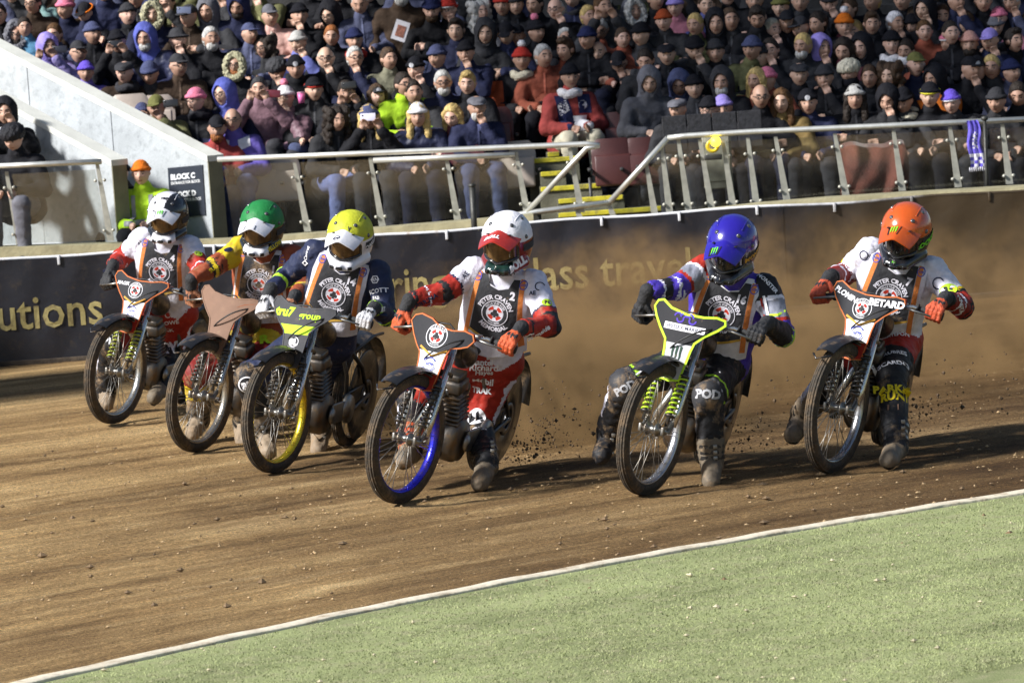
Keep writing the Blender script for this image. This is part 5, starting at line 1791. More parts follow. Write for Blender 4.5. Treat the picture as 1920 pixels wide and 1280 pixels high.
GRIP_R, GRIP_L = BAR[0].lerp(BAR[1], .20), BAR[6].lerp(BAR[5], .20)
def bar_me():
    mb = MB(); mb.tube(BAR, .0115, 10); mb.tube([(-.33, -.16, .915), (-.33, .16, .915)], .007, 8)
    return mb.mesh('handlebar', [CHROME])
def grip_me(s):
    a, b = (BAR[0], BAR[1]) if s < 0 else (BAR[6], BAR[5])
    mb = MB(); d = (b - a)
    mb.tube([a + d * (-.06), a + d * .80], .0165, 10); mb.tube([a + d * .80, a + d * .86], .027, 12); mb.tube([a + d * -.10, a + d * -.05], .024, 12)
    return mb.mesh('grip', [RUBB])
def lever_me(s):
    mb = MB(); d = -s
    mb.tube([(-.315, s * .17, .905), (-.265, s * .20, .905), (-.300, s * .345, .875)], [.010, .008, .006], 7)
    mb.box((-.325, s * .175, .905), (.05, .035, .035), bevel=.006)
    return mb.mesh('lever', [ALLOY])
def mudguard_me():
    mb = MB(); R = FR + .035
    def fn(u, v, o=0.0):
        a = rad(52 + 92 * u); w = .052 + .012 * math.sin(u * 3.1)
        q = R + o - .018 * (2 * v - 1) ** 2
        return Vector((math.cos(a) * q, (v - .5) * 2 * w, FR + math.sin(a) * q + (.02 * max(0, .25 - u) * 4)))
    mb.grid(fn, 22, 8); mb.grid(lambda u, v: fn(u, v, .006), 22, 8)
    mb.tube([(.26, -.05, FR + .30), (.33, 0, FR + .285), (.26, .05, FR + .30)], .006, 6)
    return mb.mesh('front_mudguard', [BLKP])
def rear_guard_me():
    mb = MB(); R = RR_ + .045
    def fn(u, v, o=0.0):
        a = rad(62 + 112 * u); w = .085
        q = R + o - .03 * (2 * v - 1) ** 2
        return RA + Vector((math.cos(a) * q, (v - .5) * 2 * w, math.sin(a) * q))
    mb.grid(fn, 24, 8); mb.grid(lambda u, v: fn(u, v, .008), 24, 8)
    return mb.mesh('rear_mudguard', [BLKP])
def cover_me():
    mb = MB()
    for s in (-1,):
        mb.lathe([(.05, 0), (.27, -.004), (.278, 0), (.27, .006), (.05, .010)], 'Y', 36, RA + Vector((0, .060, 0)))
    return mb.mesh('wheel_cover', [BLKP])
def frame_me():
    mb = MB()
    T = lambda pts, r=.014: mb.tube(pts, r, 8)
    T([(-.27, 0, .88), (-.50, 0, .80), (-.78, 0, .71), (-1.0, 0, .62)], .018)
    T([(-.22, 0, .70), (-.36, 0, .46), (-.42, 0, .24), (-.60, 0, .18), (-.88, 0, .19)], .018)
    for s in (-1, 1):
        T([(-.78, s * .05, .70), (-.92, s * .07, .48), (-.95, s * .08, .22)])
        T([(-.95, s * .08, .23), (-1.15, s * .085, .29), (-1.33, s * .085, RR_)])
        T([(-.86, s * .06, .68), (-1.14, s * .085, .52), (-1.30, s * .085, RR_ + .02)])
        T([(-1.0, s * .07, .62), (-1.25, s * .10, .70), (-1.42, s * .10, .70)], .010)
    return mb.mesh('frame', [DKMET])
def engine_me():
    mb = MB()
    mb.lathe([(0, -.085), (.10, -.085), (.125, -.06), (.128, .05), (.11, .085), (.03, .095), (0, .095)], 'Y', 28, (-.60, 0, .29), closed=False)
    mb.box((-.72, .0, .27), (.16, .12, .13), bevel=.02)
    up = Vector((.22, 0, .97)).normalized()
    b0 = Vector((-.585, 0, .38))
    R = up.to_track_quat('Z', 'Y').to_matrix()
    mb.tube([b0, b0 + up * .19], .055, 14)
    for i in range(7):
        mb.box(b0 + up * (.02 + .024 * i), (.155 - .004 * i, .165 - .004 * i, .008), R)
    mb.box(b0 + up * .22, (.13, .14, .075), R, bevel=.018)
    mb.box(b0 + up * .275, (.10, .12, .04), R, bevel=.012)
    mb.lathe([(0, -.02), (.035, -.02), (.04, 0), (.035, .02), (0, .02)], 'X', 14, b0 + up * .2 + Vector((-.10, .02, 0)), closed=False)
    return mb.mesh('engine', [ENGM])
def primary_me():
    mb = MB()
    mb.lathe([(0, .0), (.085, .0), (.09, .012), (.082, .03), (0, .034)], 'Y', 28, (-.86, .105, .30), closed=False)
    mb.lathe([(0, .0), (.045, .0), (.05, .012), (0, .024)], 'Y', 20, (-.60, .105, .29), closed=False)
    mb.box((-.73, .112, .295), (.27, .016, .12), bevel=.006)
    return mb.mesh('clutch_cover', [ALLOY])
def exhaust_me():
    mb = MB(); mb.tube([(-.50, -.02, .56), (-.42, -.06, .50), (-.42, -.12, .36), (-.55, -.15, .22), (-.85, -.15, .19), (-1.0, -.15, .21)], [.021, .021, .021, .022, .022, .022], 12)
    mb.tube([(-.98, -.15, .21), (-1.02, -.15, .212), (-1.34, -.16, .28), (-1.36, -.16, .285)], [.022, .042, .042, .022], 14)
    return mb.mesh('exhaust', [CHROME])
def tank_me():
    s = SDF((-.78, -.12, .62), (-.24, .12, .94), .012)
    s.cap((-.40, 0, .83), (-.60, 0, .76), .062, .075, 0, .03).cap((-.60, 0, .74), (-.68, 0, .72), .06, .04, 0, .03)
    V, Fq, _ = s.mesh(2); return mesh_of('fuel_tank', V, Fq, [BLKP])
def saddle_me():
    s = SDF((-1.22, -.16, .66), (-.62, .16, .86), .012)
    s.cap((-.72, 0, .765), (-.95, 0, .755), .042, .062, 0, .02, ((0, 0, 1), 1.7)).cap((-.95, 0, .755), (-1.12, 0, .80), .07, .06, 0, .02, ((0, 0, 1), 2.2))
    V, Fq, _ = s.mesh(2); return mesh_of('saddle', V, Fq, [mat('saddle_vinyl', (.02, .02, .02), rough=.6, bump=.3)])
def peg_me():
    mb = MB(); mb.tube([(-.74, -.08, .21), (-.76, -.24, .205)], .013, 8); mb.box((-.765, -.20, .205), (.05, .09, .02), bevel=.005)
    mb.tube([(-.70, -.09, .26), (-.60, -.14, .22)], .008, 6)
    return mb.mesh('footrest', [ALLOY])
def chain_me():
    mb = MB()
    for z in (.265, .375):
        mb.box((-1.08, .082, z + (.01 if z > .3 else .02)), (.44, .010, .018), Matrix.Rotation(rad(-4 if z < .3 else 5), 3, 'Y'))
    mb.lathe([(.06, -.004), (.095, -.004), (.095, .004), (.06, .004)], 'Y', 30, RA + Vector((0, .082, 0)))
    return mb.mesh('chain', [DKMET])
def cables_me():
    mb = MB()
    cp = [Vector(q) for q in ((-.30, .20, .905), (-.20, .15, .895), (-.155, .085, .865), (-.14, .03, .825), (-.145, -.03, .775), (-.20, -.085, .72), (-.32, -.05, .69))]
    mb.tube([a.lerp(b, t).lerp(b.lerp(c, t), t) for a, b, c in [((cp[i] + cp[i - 1]) / 2, cp[i], (cp[i] + cp[i + 1]) / 2) for i in range(1, 6)] for t in (0, .25, .5, .75)], .0045, 6)
    mb.tube([(-.29, -.19, .905), (-.31, -.10, .945), (-.31, 0, .95), (-.33, .07, .88), (-.40, .04, .76)], .005, 6)
    return mb.mesh('cable', [CABLE])
# front number plate: outline in (u to the rider's left, v up), laid on a swept surface
PLATE = {
    'wing': [(-.215, .115), (-.20, .150), (-.165, .160), (-.10, .125), (0, .105), (.10, .105), (.17, .115), (.215, .105), (.222, .080), (.19, .045), (.13, .0), (.088, -.045), (.078, -.09), (.066, -.20), (.058, -.255), (0, -.262), (-.058, -.255), (-.066, -.20), (-.078, -.09), (-.088, -.045), (-.14, .01), (-.185, .065)],
    'pod': [(-.205, .10), (-.185, .135), (-.14, .150), (-.06, .135), (0, .10), (.08, .09), (.15, .10), (.20, .085), (.215, .05), (.19, .015), (.15, .0), (.10, -.01), (.082, -.055), (.076, -.10), (.066, -.20), (.058, -.255), (0, -.262), (-.058, -.255), (-.066, -.20), (-.076, -.10), (-.085, -.055), (-.12, -.02), (-.16, .03)],
}
def plate_pt(u, v, off=0.0):
    x = -.175 - .30 * (v + .03) - .75 * u * u + off
    return Vector((x, u, .850 + v * .94))
def inset(poly, d):
    n = len(poly); out = []
    for i in range(n):
        a, b, c = Vector(poly[i - 1]), Vector(poly[i]), Vector(poly[(i + 1) % n])
        t = ((b - a).normalized() + (c - b).normalized())
        t = t.normalized() if t.length > 1e-6 else (b - a).normalized()
        q = Vector((-t.y, t.x)) * d
        out.append(tuple(b - q) if True else None)
    return out
def clip_poly(poly, y0, y1):
    def cl(P, f):
        out = []
        for i in range(len(P)):
            a, b = P[i - 1], P[i]
            fa, fb = f(a), f(b)
            if (fa >= 0) != (fb >= 0):
                t = fa / (fa - fb); out.append((a[0] + (b[0] - a[0]) * t, a[1] + (b[1] - a[1]) * t))
            if fb >= 0: out.append(b)
        return out
    return cl(cl(poly, lambda p: p[1] - y0), lambda p: y1 - p[1])
PRINT = {}
def pm(key):
    """Print / vinyl materials."""
    tbl = dict(white=WHITE, dark=(.022, .022, .026), red=RED, orange=ORANGE, black=BLACK, lime=LIME, yellow=YELLOW, grey=GREY, navy=NAVY, gold=GOLD, blue=(.05, .07, .40), purple=PURPLE, green=(.10, .55, .03), tan=(.205, .118, .078), silver=(.45, .45, .47), bgrey=(.05, .05, .055), rust=(.33, .10, .04), clawgreen=(.16, .62, .03), dgreen=(.015, .05, .03))
    if key not in PRINT:
        PRINT[key] = mat('print_' + key, tbl[key], rough=.62, vary=.08, bump=.05, dirt=DUSTC, dirt_amt=.12, spec=.18)
    return PRINT[key]
def plate(assembly, outline, zones, marks, edge):
    """zones: (v0, v1, colour); marks: (name, 2-D shape, colour); edge: outline colour."""
    poly = PLATE[outline]
    o = None
    mb = MB()
    sh = poly2(poly, .035)
    vs = [plate_pt(u, v, -.003) for u, v in sh[0]]; vb = [plate_pt(u, v, -.011) for u, v in sh[0]]
    n = len(poly)
    mb.add(vs, sh[1]); mb.add(vb, sh[1])
    rim = [plate_pt(u, v, -.003) for u, v in poly] + [plate_pt(u, v, -.011) for u, v in poly]
    mb.add(rim, [(i, (i + 1) % n, (i + 1) % n + n, i + n) for i in range(n)])
    o = mb.build('number_plate', pm(zones[0][2]), assembly, smooth=False)
    k = 1
    for v0, v1, c in zones:
        z = poly2(clip_poly(poly, v0, v1), .035)
        link('panel_print', mesh_of('panel_print', [plate_pt(u, v, .0012) for u, v in z[0]], z[1], [pm(c)], smooth=False), o)
    if edge:
        b = band2([(u * .98, v * .98 if v > 0 else v) for u, v in poly], .0075 if edge != 'lime' else .013, True)
        link('edge_trim', mesh_of('edge_trim', [plate_pt(u, v, .004) for u, v in b[0]], b[1], [pm(edge)], smooth=False), o)
    lay = .0022
    for nm, shp, c in marks:
        lay += .0007
        link(nm, mesh_of(nm, [plate_pt(u, v, lay) for u, v in shp[0]], shp[1], [pm(c)], smooth=False), o)
    return o
def roundel_marks(s, dx, dy):
    return [('lettering' if len(sh[0]) > 260 else 'roundel', xf(sh, s, dx, dy), c) for c, sh in ROUNDEL]
def atpi(s, dx, dy, c='blue'):
    return [('logo', merge2(xf(ring2(.86, 1.0, 30, .5, 2.9), s, dx, dy), xf(ring2(.86, 1.0, 30, 3.6, 6.0), s, dx, dy), xf(text2('ATPI', .03), s * .42, dx, dy)), c)]
def bike(spec):
    px, py = spec['contact']
    g = ground(px, py)
    th, le, st = rad(spec['yaw']), rad(spec['lean']), rad(spec['steer'])
    X = Vector((-math.sin(th), -math.cos(th), 0)); Y = Vector((math.cos(th), -math.sin(th), 0)); Z = Vector((0, 0, 1))
    M = Matrix.Translation(g) @ Matrix((X, Y, Z)).transposed().to_4x4() @ Matrix.Rotation(-le, 4, 'X')
    root = empty('motorcycle', mtx=M)
    tag(root, spec['bike_label'], 'motorcycle', 'racing motorcycles sliding into the bend')
    S = Matrix.Rotation(-st, 4, AXIS)
    I = Matrix.Identity(4)
    wheel(root, 'front_wheel', S @ Matrix.Translation(FA), spec['rim'], 1.0, 28, spec['contact'][0] * .01)
    wheel(root, 'rear_wheel', Matrix.Translation(RA), (.4, .4, .4), RR_ / FR, 24)
    P = lambda nm, key, fn, mtx=S, **k: link(nm, cached(key, fn), root, mtx=mtx, **k)
    P('fork', 'fork', fork_me); P('leading_link', 'llink', link_me); P('damper', 'damper', damper_me); P('yoke', 'yoke', yoke_me)
    for s in (-1, 1):
        P('spring', f'spring{s}', lambda s=s: spring_me(s), color=spec['spring'])
        P('grip', f'grip{s}', lambda s=s: grip_me(s)); P('lever', f'lever{s}', lambda s=s: lever_me(s))
    P('handlebar', 'bar', bar_me); P('front_mudguard', 'mud', mudguard_me); P('cable', 'cab', cables_me)
    for nm, fn in (('rear_mudguard', rear_guard_me), ('wheel_cover', cover_me), ('frame', frame_me), ('engine', engine_me), ('clutch_cover', primary_me), ('exhaust', exhaust_me), ('fuel_tank', tank_me), ('saddle', saddle_me), ('footrest', peg_me), ('chain', chain_me)):
        P(nm, nm, fn, I)
    p = plate(root, spec['plate'], spec['zones'], spec['marks'], spec['edge'])
    p.matrix_local = S
    spec.update(M=M, S=S, root=root, d=g.y, g=g)
    return root
# ------------------------------------------------------------------ the six bikes
def t2(s, h, dx, dy, bold=.02, shear=0.0, rot=0.0, sx=1.0):
    return xf(text2(s, bold, shear), h, dx, dy, rot, sx)
V_LOW = lambda y, w=.012: band2([(-.085, y + .045), (0, y), (.085, y + .045)], w)
club_zone = [(-.30, -.165, 'red'), (-.165, -.045, 'white'), (-.045, .2, 'dark')]
RIDERS = [
    dict(n=1, contact=(211, 794), yaw=16, lean=13, steer=13, rim=(.42, .42, .40), spring=(.35, .40, .05), plate='wing', edge='orange', zones=club_zone,
         marks=[('lettering', t2('MAGIK', .024, -.120, .075, .02, .3), 'white'), *roundel_marks(.056, -.01, .035), ('chevron', V_LOW(-.062), 'gold'), *atpi(.036, 0, -.108)],
         bike_label='racing motorcycle of the farthest left rider with yellow fork spring and plain rim'),
    dict(n=2, contact=(366, 847), yaw=18, lean=14, steer=12, rim=(.36, .33, .28), spring=(.10, .09, .08), plate='wing', edge='tan', zones=[(-.30, -.13, 'tan'), (-.13, .2, 'tan')],
         marks=[('scrape', poly2([(.075, .045), (.20, .085), (.13, .072)]), 'rust'), ('badge', poly2([(-.035, -.14), (.01, -.165), (-.03, -.20)]), 'red')],
         bike_label='racing motorcycle with dust caked pinkish tan front plate, under the green helmet'),
    dict(n=3, contact=(513, 886), yaw=17, lean=12, steer=13, rim=(.62, .47, .03), spring=(.04, .04, .04), plate='wing', edge='grey', zones=[(-.30, -.06, 'bgrey'), (-.06, -.005, 'lime'), (-.005, .2, 'bgrey')],
         marks=[('lettering', t2('tru7', .052, -.105, .070, .05, .15), 'lime'), ('lettering', t2('group', .040, .065, .058, .03, .15), 'lime'), ('logo', xf(merge2(ring2(.86, 1, 24), xf(text2('BL', .06), 1.1)), .032, 0, -.105), 'white'), ('lettering', t2('BOLL', .024, 0, -.160, .03), 'white')],
         bike_label='racing motorcycle with bright yellow front rim and dark plate with lime band'),
    dict(n=4, contact=(746, 943), yaw=20, lean=16, steer=13, rim=(.035, .035, .55), spring=(.03, .03, .03), plate='pod', edge='orange', zones=[(-.30, -.165, 'red'), (-.165, -.045, 'white'), (-.045, .2, 'dark')],
         marks=[*roundel_marks(.066, -.005, .045), ('chevron', V_LOW(-.068), 'gold'), *atpi(.040, 0, -.112)],
         bike_label='racing motorcycle with bright blue front rim and orange edged plate, centre of the pack'),
    dict(n=5, contact=(1206, 927), yaw=17, lean=17, steer=14, rim=(.40, .40, .42), spring=(.50, .75, .03), plate='wing', edge='lime', zones=[(-.30, -.06, 'silver'), (-.06, .2, 'black')],
         marks=[('logo', merge2(*[xf(ring2(.6, 1.0, 14, math.pi, 2 * math.pi) if i % 2 == 0 else ring2(.6, 1.0, 14, 0, math.pi), .024, -.03 + .036 * i, .075) for i in range(3)], *[xf(ring2(.6, 1.0, 14, 0, math.pi), .024, -.03 + .036 * i - .018, .085) for i in range(3)]), 'purple'),
                ('strip', poly2([(-.115, .010), (.125, .010), (.125, .046), (-.115, .046)], .04), 'white'), ('lettering', t2('WESSEX MARINE', .0195, .005, .028, .015), 'navy'), ('emblem', xf(CLAW, .050, 0, -.115, 0, .95), 'dgreen')],
         bike_label='racing motorcycle with lime edged black plate and lime fork spring, under the blue helmet'),
    dict(n=6, contact=(1556, 886), yaw=17, lean=15, steer=14, rim=(.36, .36, .37), spring=(.03, .03, .03), plate='wing', edge='orange', zones=[(-.30, -.165, 'red'), (-.165, -.045, 'white'), (-.045, .2, 'dark')],
         marks=[('lettering', t2('PLOMIN', .030, -.120, .088, .03, .2, -.35), 'white'), *roundel_marks(.056, -.005, .025), ('lettering', t2('BETARD', .036, .125, .070, .05, .0), 'white'), ('chevron', V_LOW(-.068), 'gold'), *atpi(.040, 0, -.112)],
         bike_label='racing motorcycle farthest right with orange edged dark plate and white neck panel'),
]
for sp in RIDERS:
    bike(sp)
# ================================================================== RIDERS
SUITM = {}
def suit(key, dirt=.10):
    tbl = dict(white=(.66, .65, .74), red=(.34, .024, .014), dred=(.19, .016, .012), orange=(.42, .065, .018), yellow=(.58, .42, .02), navy=(.018, .024, .060), lime=(.42, .72, .04), black=(.014, .014, .016), grey=(.04, .04, .044),
               purple=(.06, .035, .34), silver=(.22, .23, .28), skin=(.42, .25, .18), rust=(.27, .06, .025), tan=(.25, .19, .13), dusty=(.15, .12, .085), cyan=(.16, .30, .42))
    k = (key, dirt)
    if k not in SUITM:
        SUITM[k] = cloth(f'suit_{key}_{int(dirt * 100)}', tbl[key], dirt, .62)
    return SUITM[k]
GLOVEM = mat('glove_leather', None, rough=.7, vary=.25, scale=40, bump=.5, bscale=80, dirt=DUSTC, dirt_amt=.2)
def glove_me():
    s = SDF((-.19, -.09, -.08), (.11, .09, .12), .0048)
    s.cap((-.132, 0, .052), (-.085, 0, .048), .043, .034, 2, .01)
    s.cap((-.075, 0, .045), (-.005, .018, .038), .030, .024, 1, .012).cap((-.075, 0, .045), (-.005, -.018, .038), .030, .024, 1, .012)
    for i in range(4):
        y = (i - 1.5) * .0225; q = 1 - .06 * abs(i - 1.3)
        a = Vector((.004, y, .040)); b = Vector((.034 * q, y * 1.02, .026)); c = Vector((.034 * q, y, -.012)); d = Vector((.008, y, -.031))
        s.cap(a, b, .0150, .0140, 0, .004).cap(b, c, .0138, .0125, 0, .003).cap(c, d, .0125, .0110, 0, .003)
        s.ell(b + Vector((.004, 0, .006)), (.011, .011, .009), 0, .004)
    s.cap((-.060, .030, .035), (-.035, .052, .010), .018, .0155, 0, .006).cap((-.035, .052, .010), (-.004, .048, -.018), .0155, .0125, 0, .004)
    for q in range(3):
        s.ell((-.03, (q - 1) * .022, .064), (.018, .009, .007), 2, .004)
    V, Fq, tg = s.mesh(1)
    return mesh_of('glove', V, Fq, [GLOVEM, mat('glove_panel', (.02, .02, .022), rough=.8, vary=.3, bump=.4, dirt=DUSTC, dirt_amt=.2)], (tg[Fq[:, 0]] == 2).astype(int))
def solve_mid(A_, B_, px, py, la, lb, lo, hi, prefer):
    best = None
    for d in np.arange(lo, hi, .01):
        p = at(px, py, d)
        e = ((p - A_).length - la) ** 2 + ((p - B_).length - lb) ** 2 + .004 * (d - prefer) ** 2
        if best is None or e < best[0]: best = (e, p)
    return best[1]
TG = dict(torso=1, uaR=2, faR=3, uaL=4, faL=5, thR=6, shR=7, thL=8, shL=9, pelvis=10, neck=11, knR=12, knL=13, head=14, hand=15)
INV = {v: k for k, v in TG.items()}

class Rider:
    def __init__(r, sp, ps):
        d0 = sp['d']; M, S = sp['M'], sp['S']
        r.sp, r.ps = sp, ps
        r.gM = {}
        J = {}
        fwd = (M @ S).to_3x3() @ Vector((1, 0, 0))
        for s, gp in (('R', GRIP_R), ('L', GRIP_L)):
            w = M @ (S @ gp)
            d = (BAR[1] - BAR[0]) if s == 'R' else (BAR[6] - BAR[5])
            yax = ((M @ S).to_3x3() @ d).normalized()
            # the hand swings round the grip so that the wrist points back to the elbow
            J['G' + s] = w
            r.gM[s] = (w, yax)
        J['S_R'], J['S_L'] = at(*ps['sR'], d0 + ps.get('dsR', .64)), at(*ps['sL'], d0 + ps.get('dsL', .58))
        J['H_R'], J['H_L'] = at(*ps['hR'], d0 + .76), at(*ps['hL'], d0 + .80)
        J['head'] = at(*ps['head'], d0 + ps.get('dh', .50))
        for s in 'RL':
            w, yax = r.gM[s]
            el = solve_mid(J['S_' + s], w, *ps['e' + s], .31, .33, d0 - .1, d0 + .9, d0 + .45)
            back = (el - w); back = (back - yax * back.dot(yax) * .6).normalized()
            xax = -back
            yv = (yax - xax * yax.dot(xax)).normalized()
            zv = xax.cross(yv)
            if zv.z < 0: yv, zv = -yv, -zv
            mtx = Matrix((xax, yv, zv)).transposed().to_4x4()
            # palm rides on top of the bar: tilt the hand forwards
            mtx = mtx @ Matrix.Rotation(rad(6), 4, 'Y')
            if s == 'L': mtx = mtx @ Matrix.Scale(-1, 4, Vector((0, 1, 0)))
            r.gM[s] = Matrix.Translation(w) @ mtx
            J['W_' + s] = r.gM[s] @ Vector((-.135, 0, .052))
            J['E_' + s] = solve_mid(J['S_' + s], J['W_' + s], *ps['e' + s], .29, .25, d0 - .1, d0 + .9, d0 + .42)
        for s in 'RL':
            if ps.get('gnd' + s):
                a = ground(*ps['a' + s], .11)
            else:
                a = at(*ps['a' + s], d0 + ps.get('da' + s, .80))
            J['A_' + s] = a
            J['T_' + s] = at(*ps['t' + s], a.y - ps.get('dt' + s, .16))
            J['K_' + s] = solve_mid(J['H_' + s], a, *ps['k' + s], .42, .43, d0 - .1, d0 + 1.2, d0 + ps.get('dk' + s, .45))
        r.J = J
        base = (J['H_R'] + J['H_L']) / 2; base.z = 0
        r.O = base
        L = lambda k: J[k] - base
        r.L = L
        msh, mhp = (L('S_R') + L('S_L')) / 2, (L('H_R') + L('H_L')) / 2
        r.X = (L('S_L') - L('S_R')).normalized()
        up = (msh - mhp).normalized(); up = (up - r.X * up.dot(r.X)).normalized()
        r.U, r.N, r.msh, r.mhp = up, r.X.cross(up), msh, mhp
        head = L('head')
        allp = [L(k) for k in J]
        lo = [min(p[i] for p in allp) - .17 for i in range(3)]; hi = [max(p[i] for p in allp) + .17 for i in range(3)]
        def torso(s):
            f = (r.N, 1.12)
            for q in (-.065, .065):
                s.cap(mhp + r.X * q * .8 + up * .02, msh + r.X * q * 1.25 - up * .13, .118, .128, 1, .05, f)
            s.cap(L('S_R').lerp(msh, .22) - up * .035, L('S_L').lerp(msh, .22) - up * .035, .082, .082, 1, .05)
            s.cap(msh - up * .10 - r.N * .02, msh + up * .02, .10, .075, 1, .05)
            return s
        s = torso(SDF(lo, hi, .0088))
        neck0 = msh + up * .0
        s.cap(neck0, head - (head - neck0) * .25, .068, .060, 11, .03)
        s.ell(head, (.075, .09, .10), 14, .01)
        s.cap(L('H_R') + Vector((0, 0, -.01)), L('H_L') + Vector((0, 0, -.01)), .120, .120, 10, .05)
        for q in 'RL':
            s.cap(L('S_' + q), L('E_' + q), .069, .053, TG['ua' + q], .03)
            s.cap(L('E_' + q), L('W_' + q), .053, .035, TG['fa' + q], .018)
            a, k = L('A_' + q), L('K_' + q)
            s.cap(L('H_' + q), k, .108, .080, TG['th' + q], .035)
            s.cap(k, k.lerp(a, .55), .074, .068, TG['sh' + q], .025).cap(k.lerp(a, .4), a, .066, .052, TG['sh' + q], .02)
            s.segs[TG['sh' + q]] = (np.array(k), np.array(a))
            s.ell(k + r.N * .018, (.082, .082, .092), TG['kn' + q], .02)
            s.cap(L('W_' + q), (L('W_' + q) + L('G' + q)) / 2, .036, .030, 15, .01)
        s.folds(.0042, 16, sp['n'], tags=[1, 2, 3, 4, 5, 6, 8, 10])
        s.folds(.0050, 30, sp['n'] + 20, tags=[2, 3, 4, 5, 6, 8, 7, 9])
        V, Fq, tg = s.mesh(1)
        # colour zones of the suit, by limb and place along it
        keys = []
        def key_for(tag_, p):
            nm = INV.get(int(tag_), 'torso')
            rule = ps['suit'].get(nm) or ps['suit'].get(nm[:2]) or ps['suit']['torso']
            low = '~' if nm[:2] in ('sh', 'kn') else ''
            if isinstance(rule, str): return rule + low
            a, b = s.segs[int(tag_)]
            if ps.get('pipe') and nm[:2] in ('th', 'sh') and nm[2:] in ('R', 'L'):
                q = (p - a) - (b - a) * (((p - a) @ (b - a)) / ((b - a) @ (b - a)))
                o_ = np.array(r.X) * (1 if nm[2:] == 'L' else -1) + np.array(r.N) * .35
                if q @ o_ / (np.linalg.norm(q) * np.linalg.norm(o_) + 1e-9) > .955: return ps['pipe'] + low
            ab = b - a; t = float(np.clip((p - a) @ ab / (ab @ ab), 0, 1))
            # bands slant a little round the limb
            for lim, c in rule:
                if t <= lim: return c + low
            return rule[-1][1] + low
        vk = [key_for(t, p) for t, p in zip(tg, V)]
        names = sorted(set(vk)); idx = {k: i for i, k in enumerate(names)}
        vi = np.array([idx[k] for k in vk])
        mi = vi[Fq[:, 0]]
        me = mesh_of('person', V, Fq, [suit(k.rstrip('~'), .26 if k.endswith('~') else ps.get('dirt', .10)) for k in names], mi)
        r.root = link('person', me, loc=base)
        tag(r.root, ps['label'], 'person', 'motorcycle racers')
        r.bvh = bvh_of(V, Fq)
        r.tbvh = None
        ts = torso(SDF(lo, hi, .014)); ts.cap(L('H_R') , L('H_L'), .12, .12, 10, .05)
        tv, tf, _ = ts.mesh(2); r.tbvh = bvh_of(tv, tf)
        r.gloves(); r.boots(); r.bib(); r.helmet()
        for k in ps.get('marks', []): r.mark(*k)
    def gloves(r):
        for s in 'RL':
            g = link('glove', cached('glove', glove_me), r.root, color=r.ps['glove'])
            g.matrix_local = Matrix.Translation(-r.O) @ r.gM[s]
    def boots(r):
        for s in 'RL':
            a, t, k = r.L('A_' + s), r.L('T_' + s), r.L('K_' + s)
            lo = [min(a[i], t[i], a.lerp(k, .42)[i]) - .11 for i in range(3)]; hi = [max(a[i], t[i], a.lerp(k, .42)[i]) + .11 for i in range(3)]
            b = SDF(lo, hi, .0078)
            dirv = (t - a).normalized()
            ank = a + Vector((0, 0, -.01))
            b.cap(a.lerp(k, .36), ank, .068, .056, 1, .02)
            b.cap(ank - dirv * .03 + Vector((0, 0, -.025)), t, .050, .041, 2, .03)
            b.cap(t - dirv * .10, t, .047, .040, 2, .02)
            sole = Vector((0, 0, -.045))
            b.cap(ank - dirv * .045 + sole * .9, t + sole * .35, .034, .030, 3, .012)
            b.cap(a.lerp(k, .22) - r.N * .0, a.lerp(k, .26), .074, .074, 4, .008)
            b.cap(a.lerp(k, .06), a.lerp(k, .09), .066, .066, 4, .008)
            b.folds(.004, 34, r.sp['n'] + (s == 'L'))
            V, Fq, tg = b.mesh(1)
            cols = r.ps.get('boot' + s) or r.ps['boot']
            cl = {1: cols[0], 2: cols[1], 3: 'black', 4: cols[2], 0: cols[0]}
            names = sorted(set(cl.values()))
            mi = [names.index(cl[int(q)]) for q in tg[Fq[:, 0]]]
            bo = link('boot', mesh_of('boot', V, Fq, [suit(q, .3) for q in names], mi), r.root)
            bb = bvh_of(V, Fq)
            for t_ in (.05, .14, .23):                # straps and buckles up the shin
                c = a.lerp(k, t_); ax = (k - a).normalized(); u = r.X - ax * r.X.dot(ax); u.normalize(); w = ax.cross(u)
                pts = []
                for i in range(14):
                    dr = u * math.cos(i * .4488) + w * math.sin(i * .4488)
                    h = bb.ray_cast(c + dr * .2, -dr, .2)[0]
                    pts.append((h if h else c + dr * .06) + dr * .002)
                m2 = MB()
                vs = []
                for p in pts: vs += [p + ax * .010, p - ax * .010]
                m2.add(vs, [(2 * i, 2 * i + 1, 2 * ((i + 1) % 14) + 1, 2 * ((i + 1) % 14)) for i in range(14)])
                m2.build('strap', BLKP, bo)
                f = -w if (-w).dot(r.N) > 0 else w
                h = bb.ray_cast(c + (f + u * .5).normalized() * .2, -(f + u * .5).normalized(), .2)[0]
                if h:
                    m2 = MB(); m2.box(h + f * .006, (.022, .012, .022), bevel=.003); m2.build('buckle', ALLOY, bo)
    def bib(r):
        us, vs = np.linspace(-.205, .205, 42), np.linspace(-.46, .075, 54)
        Hh = np.full((54, 42), np.nan)
        for j, v in enumerate(vs):
            for i, u in enumerate(us):
                o = r.msh + r.X * float(u) + r.U * float(v)
                h = r.tbvh.ray_cast(o + r.N * .5, -r.N, .9)[0]
                if h is not None: Hh[j, i] = (h - o).dot(r.N)
        low = np.nanmin(Hh)
        Hf = np.where(np.isnan(Hh), np.nan, Hh)
        for _ in range(60):
            nan = np.isnan(Hf)
            if not nan.any(): break
            Pd = np.pad(Hf, 1, constant_values=np.nan)
            nb = np.stack([Pd[:-2, 1:-1], Pd[2:, 1:-1], Pd[1:-1, :-2], Pd[1:-1, 2:]])
            with np.errstate(all='ignore'):
                m_ = np.nanmean(nb, 0) - .012
            Hf = np.where(nan & ~np.isnan(m_), m_, Hf)
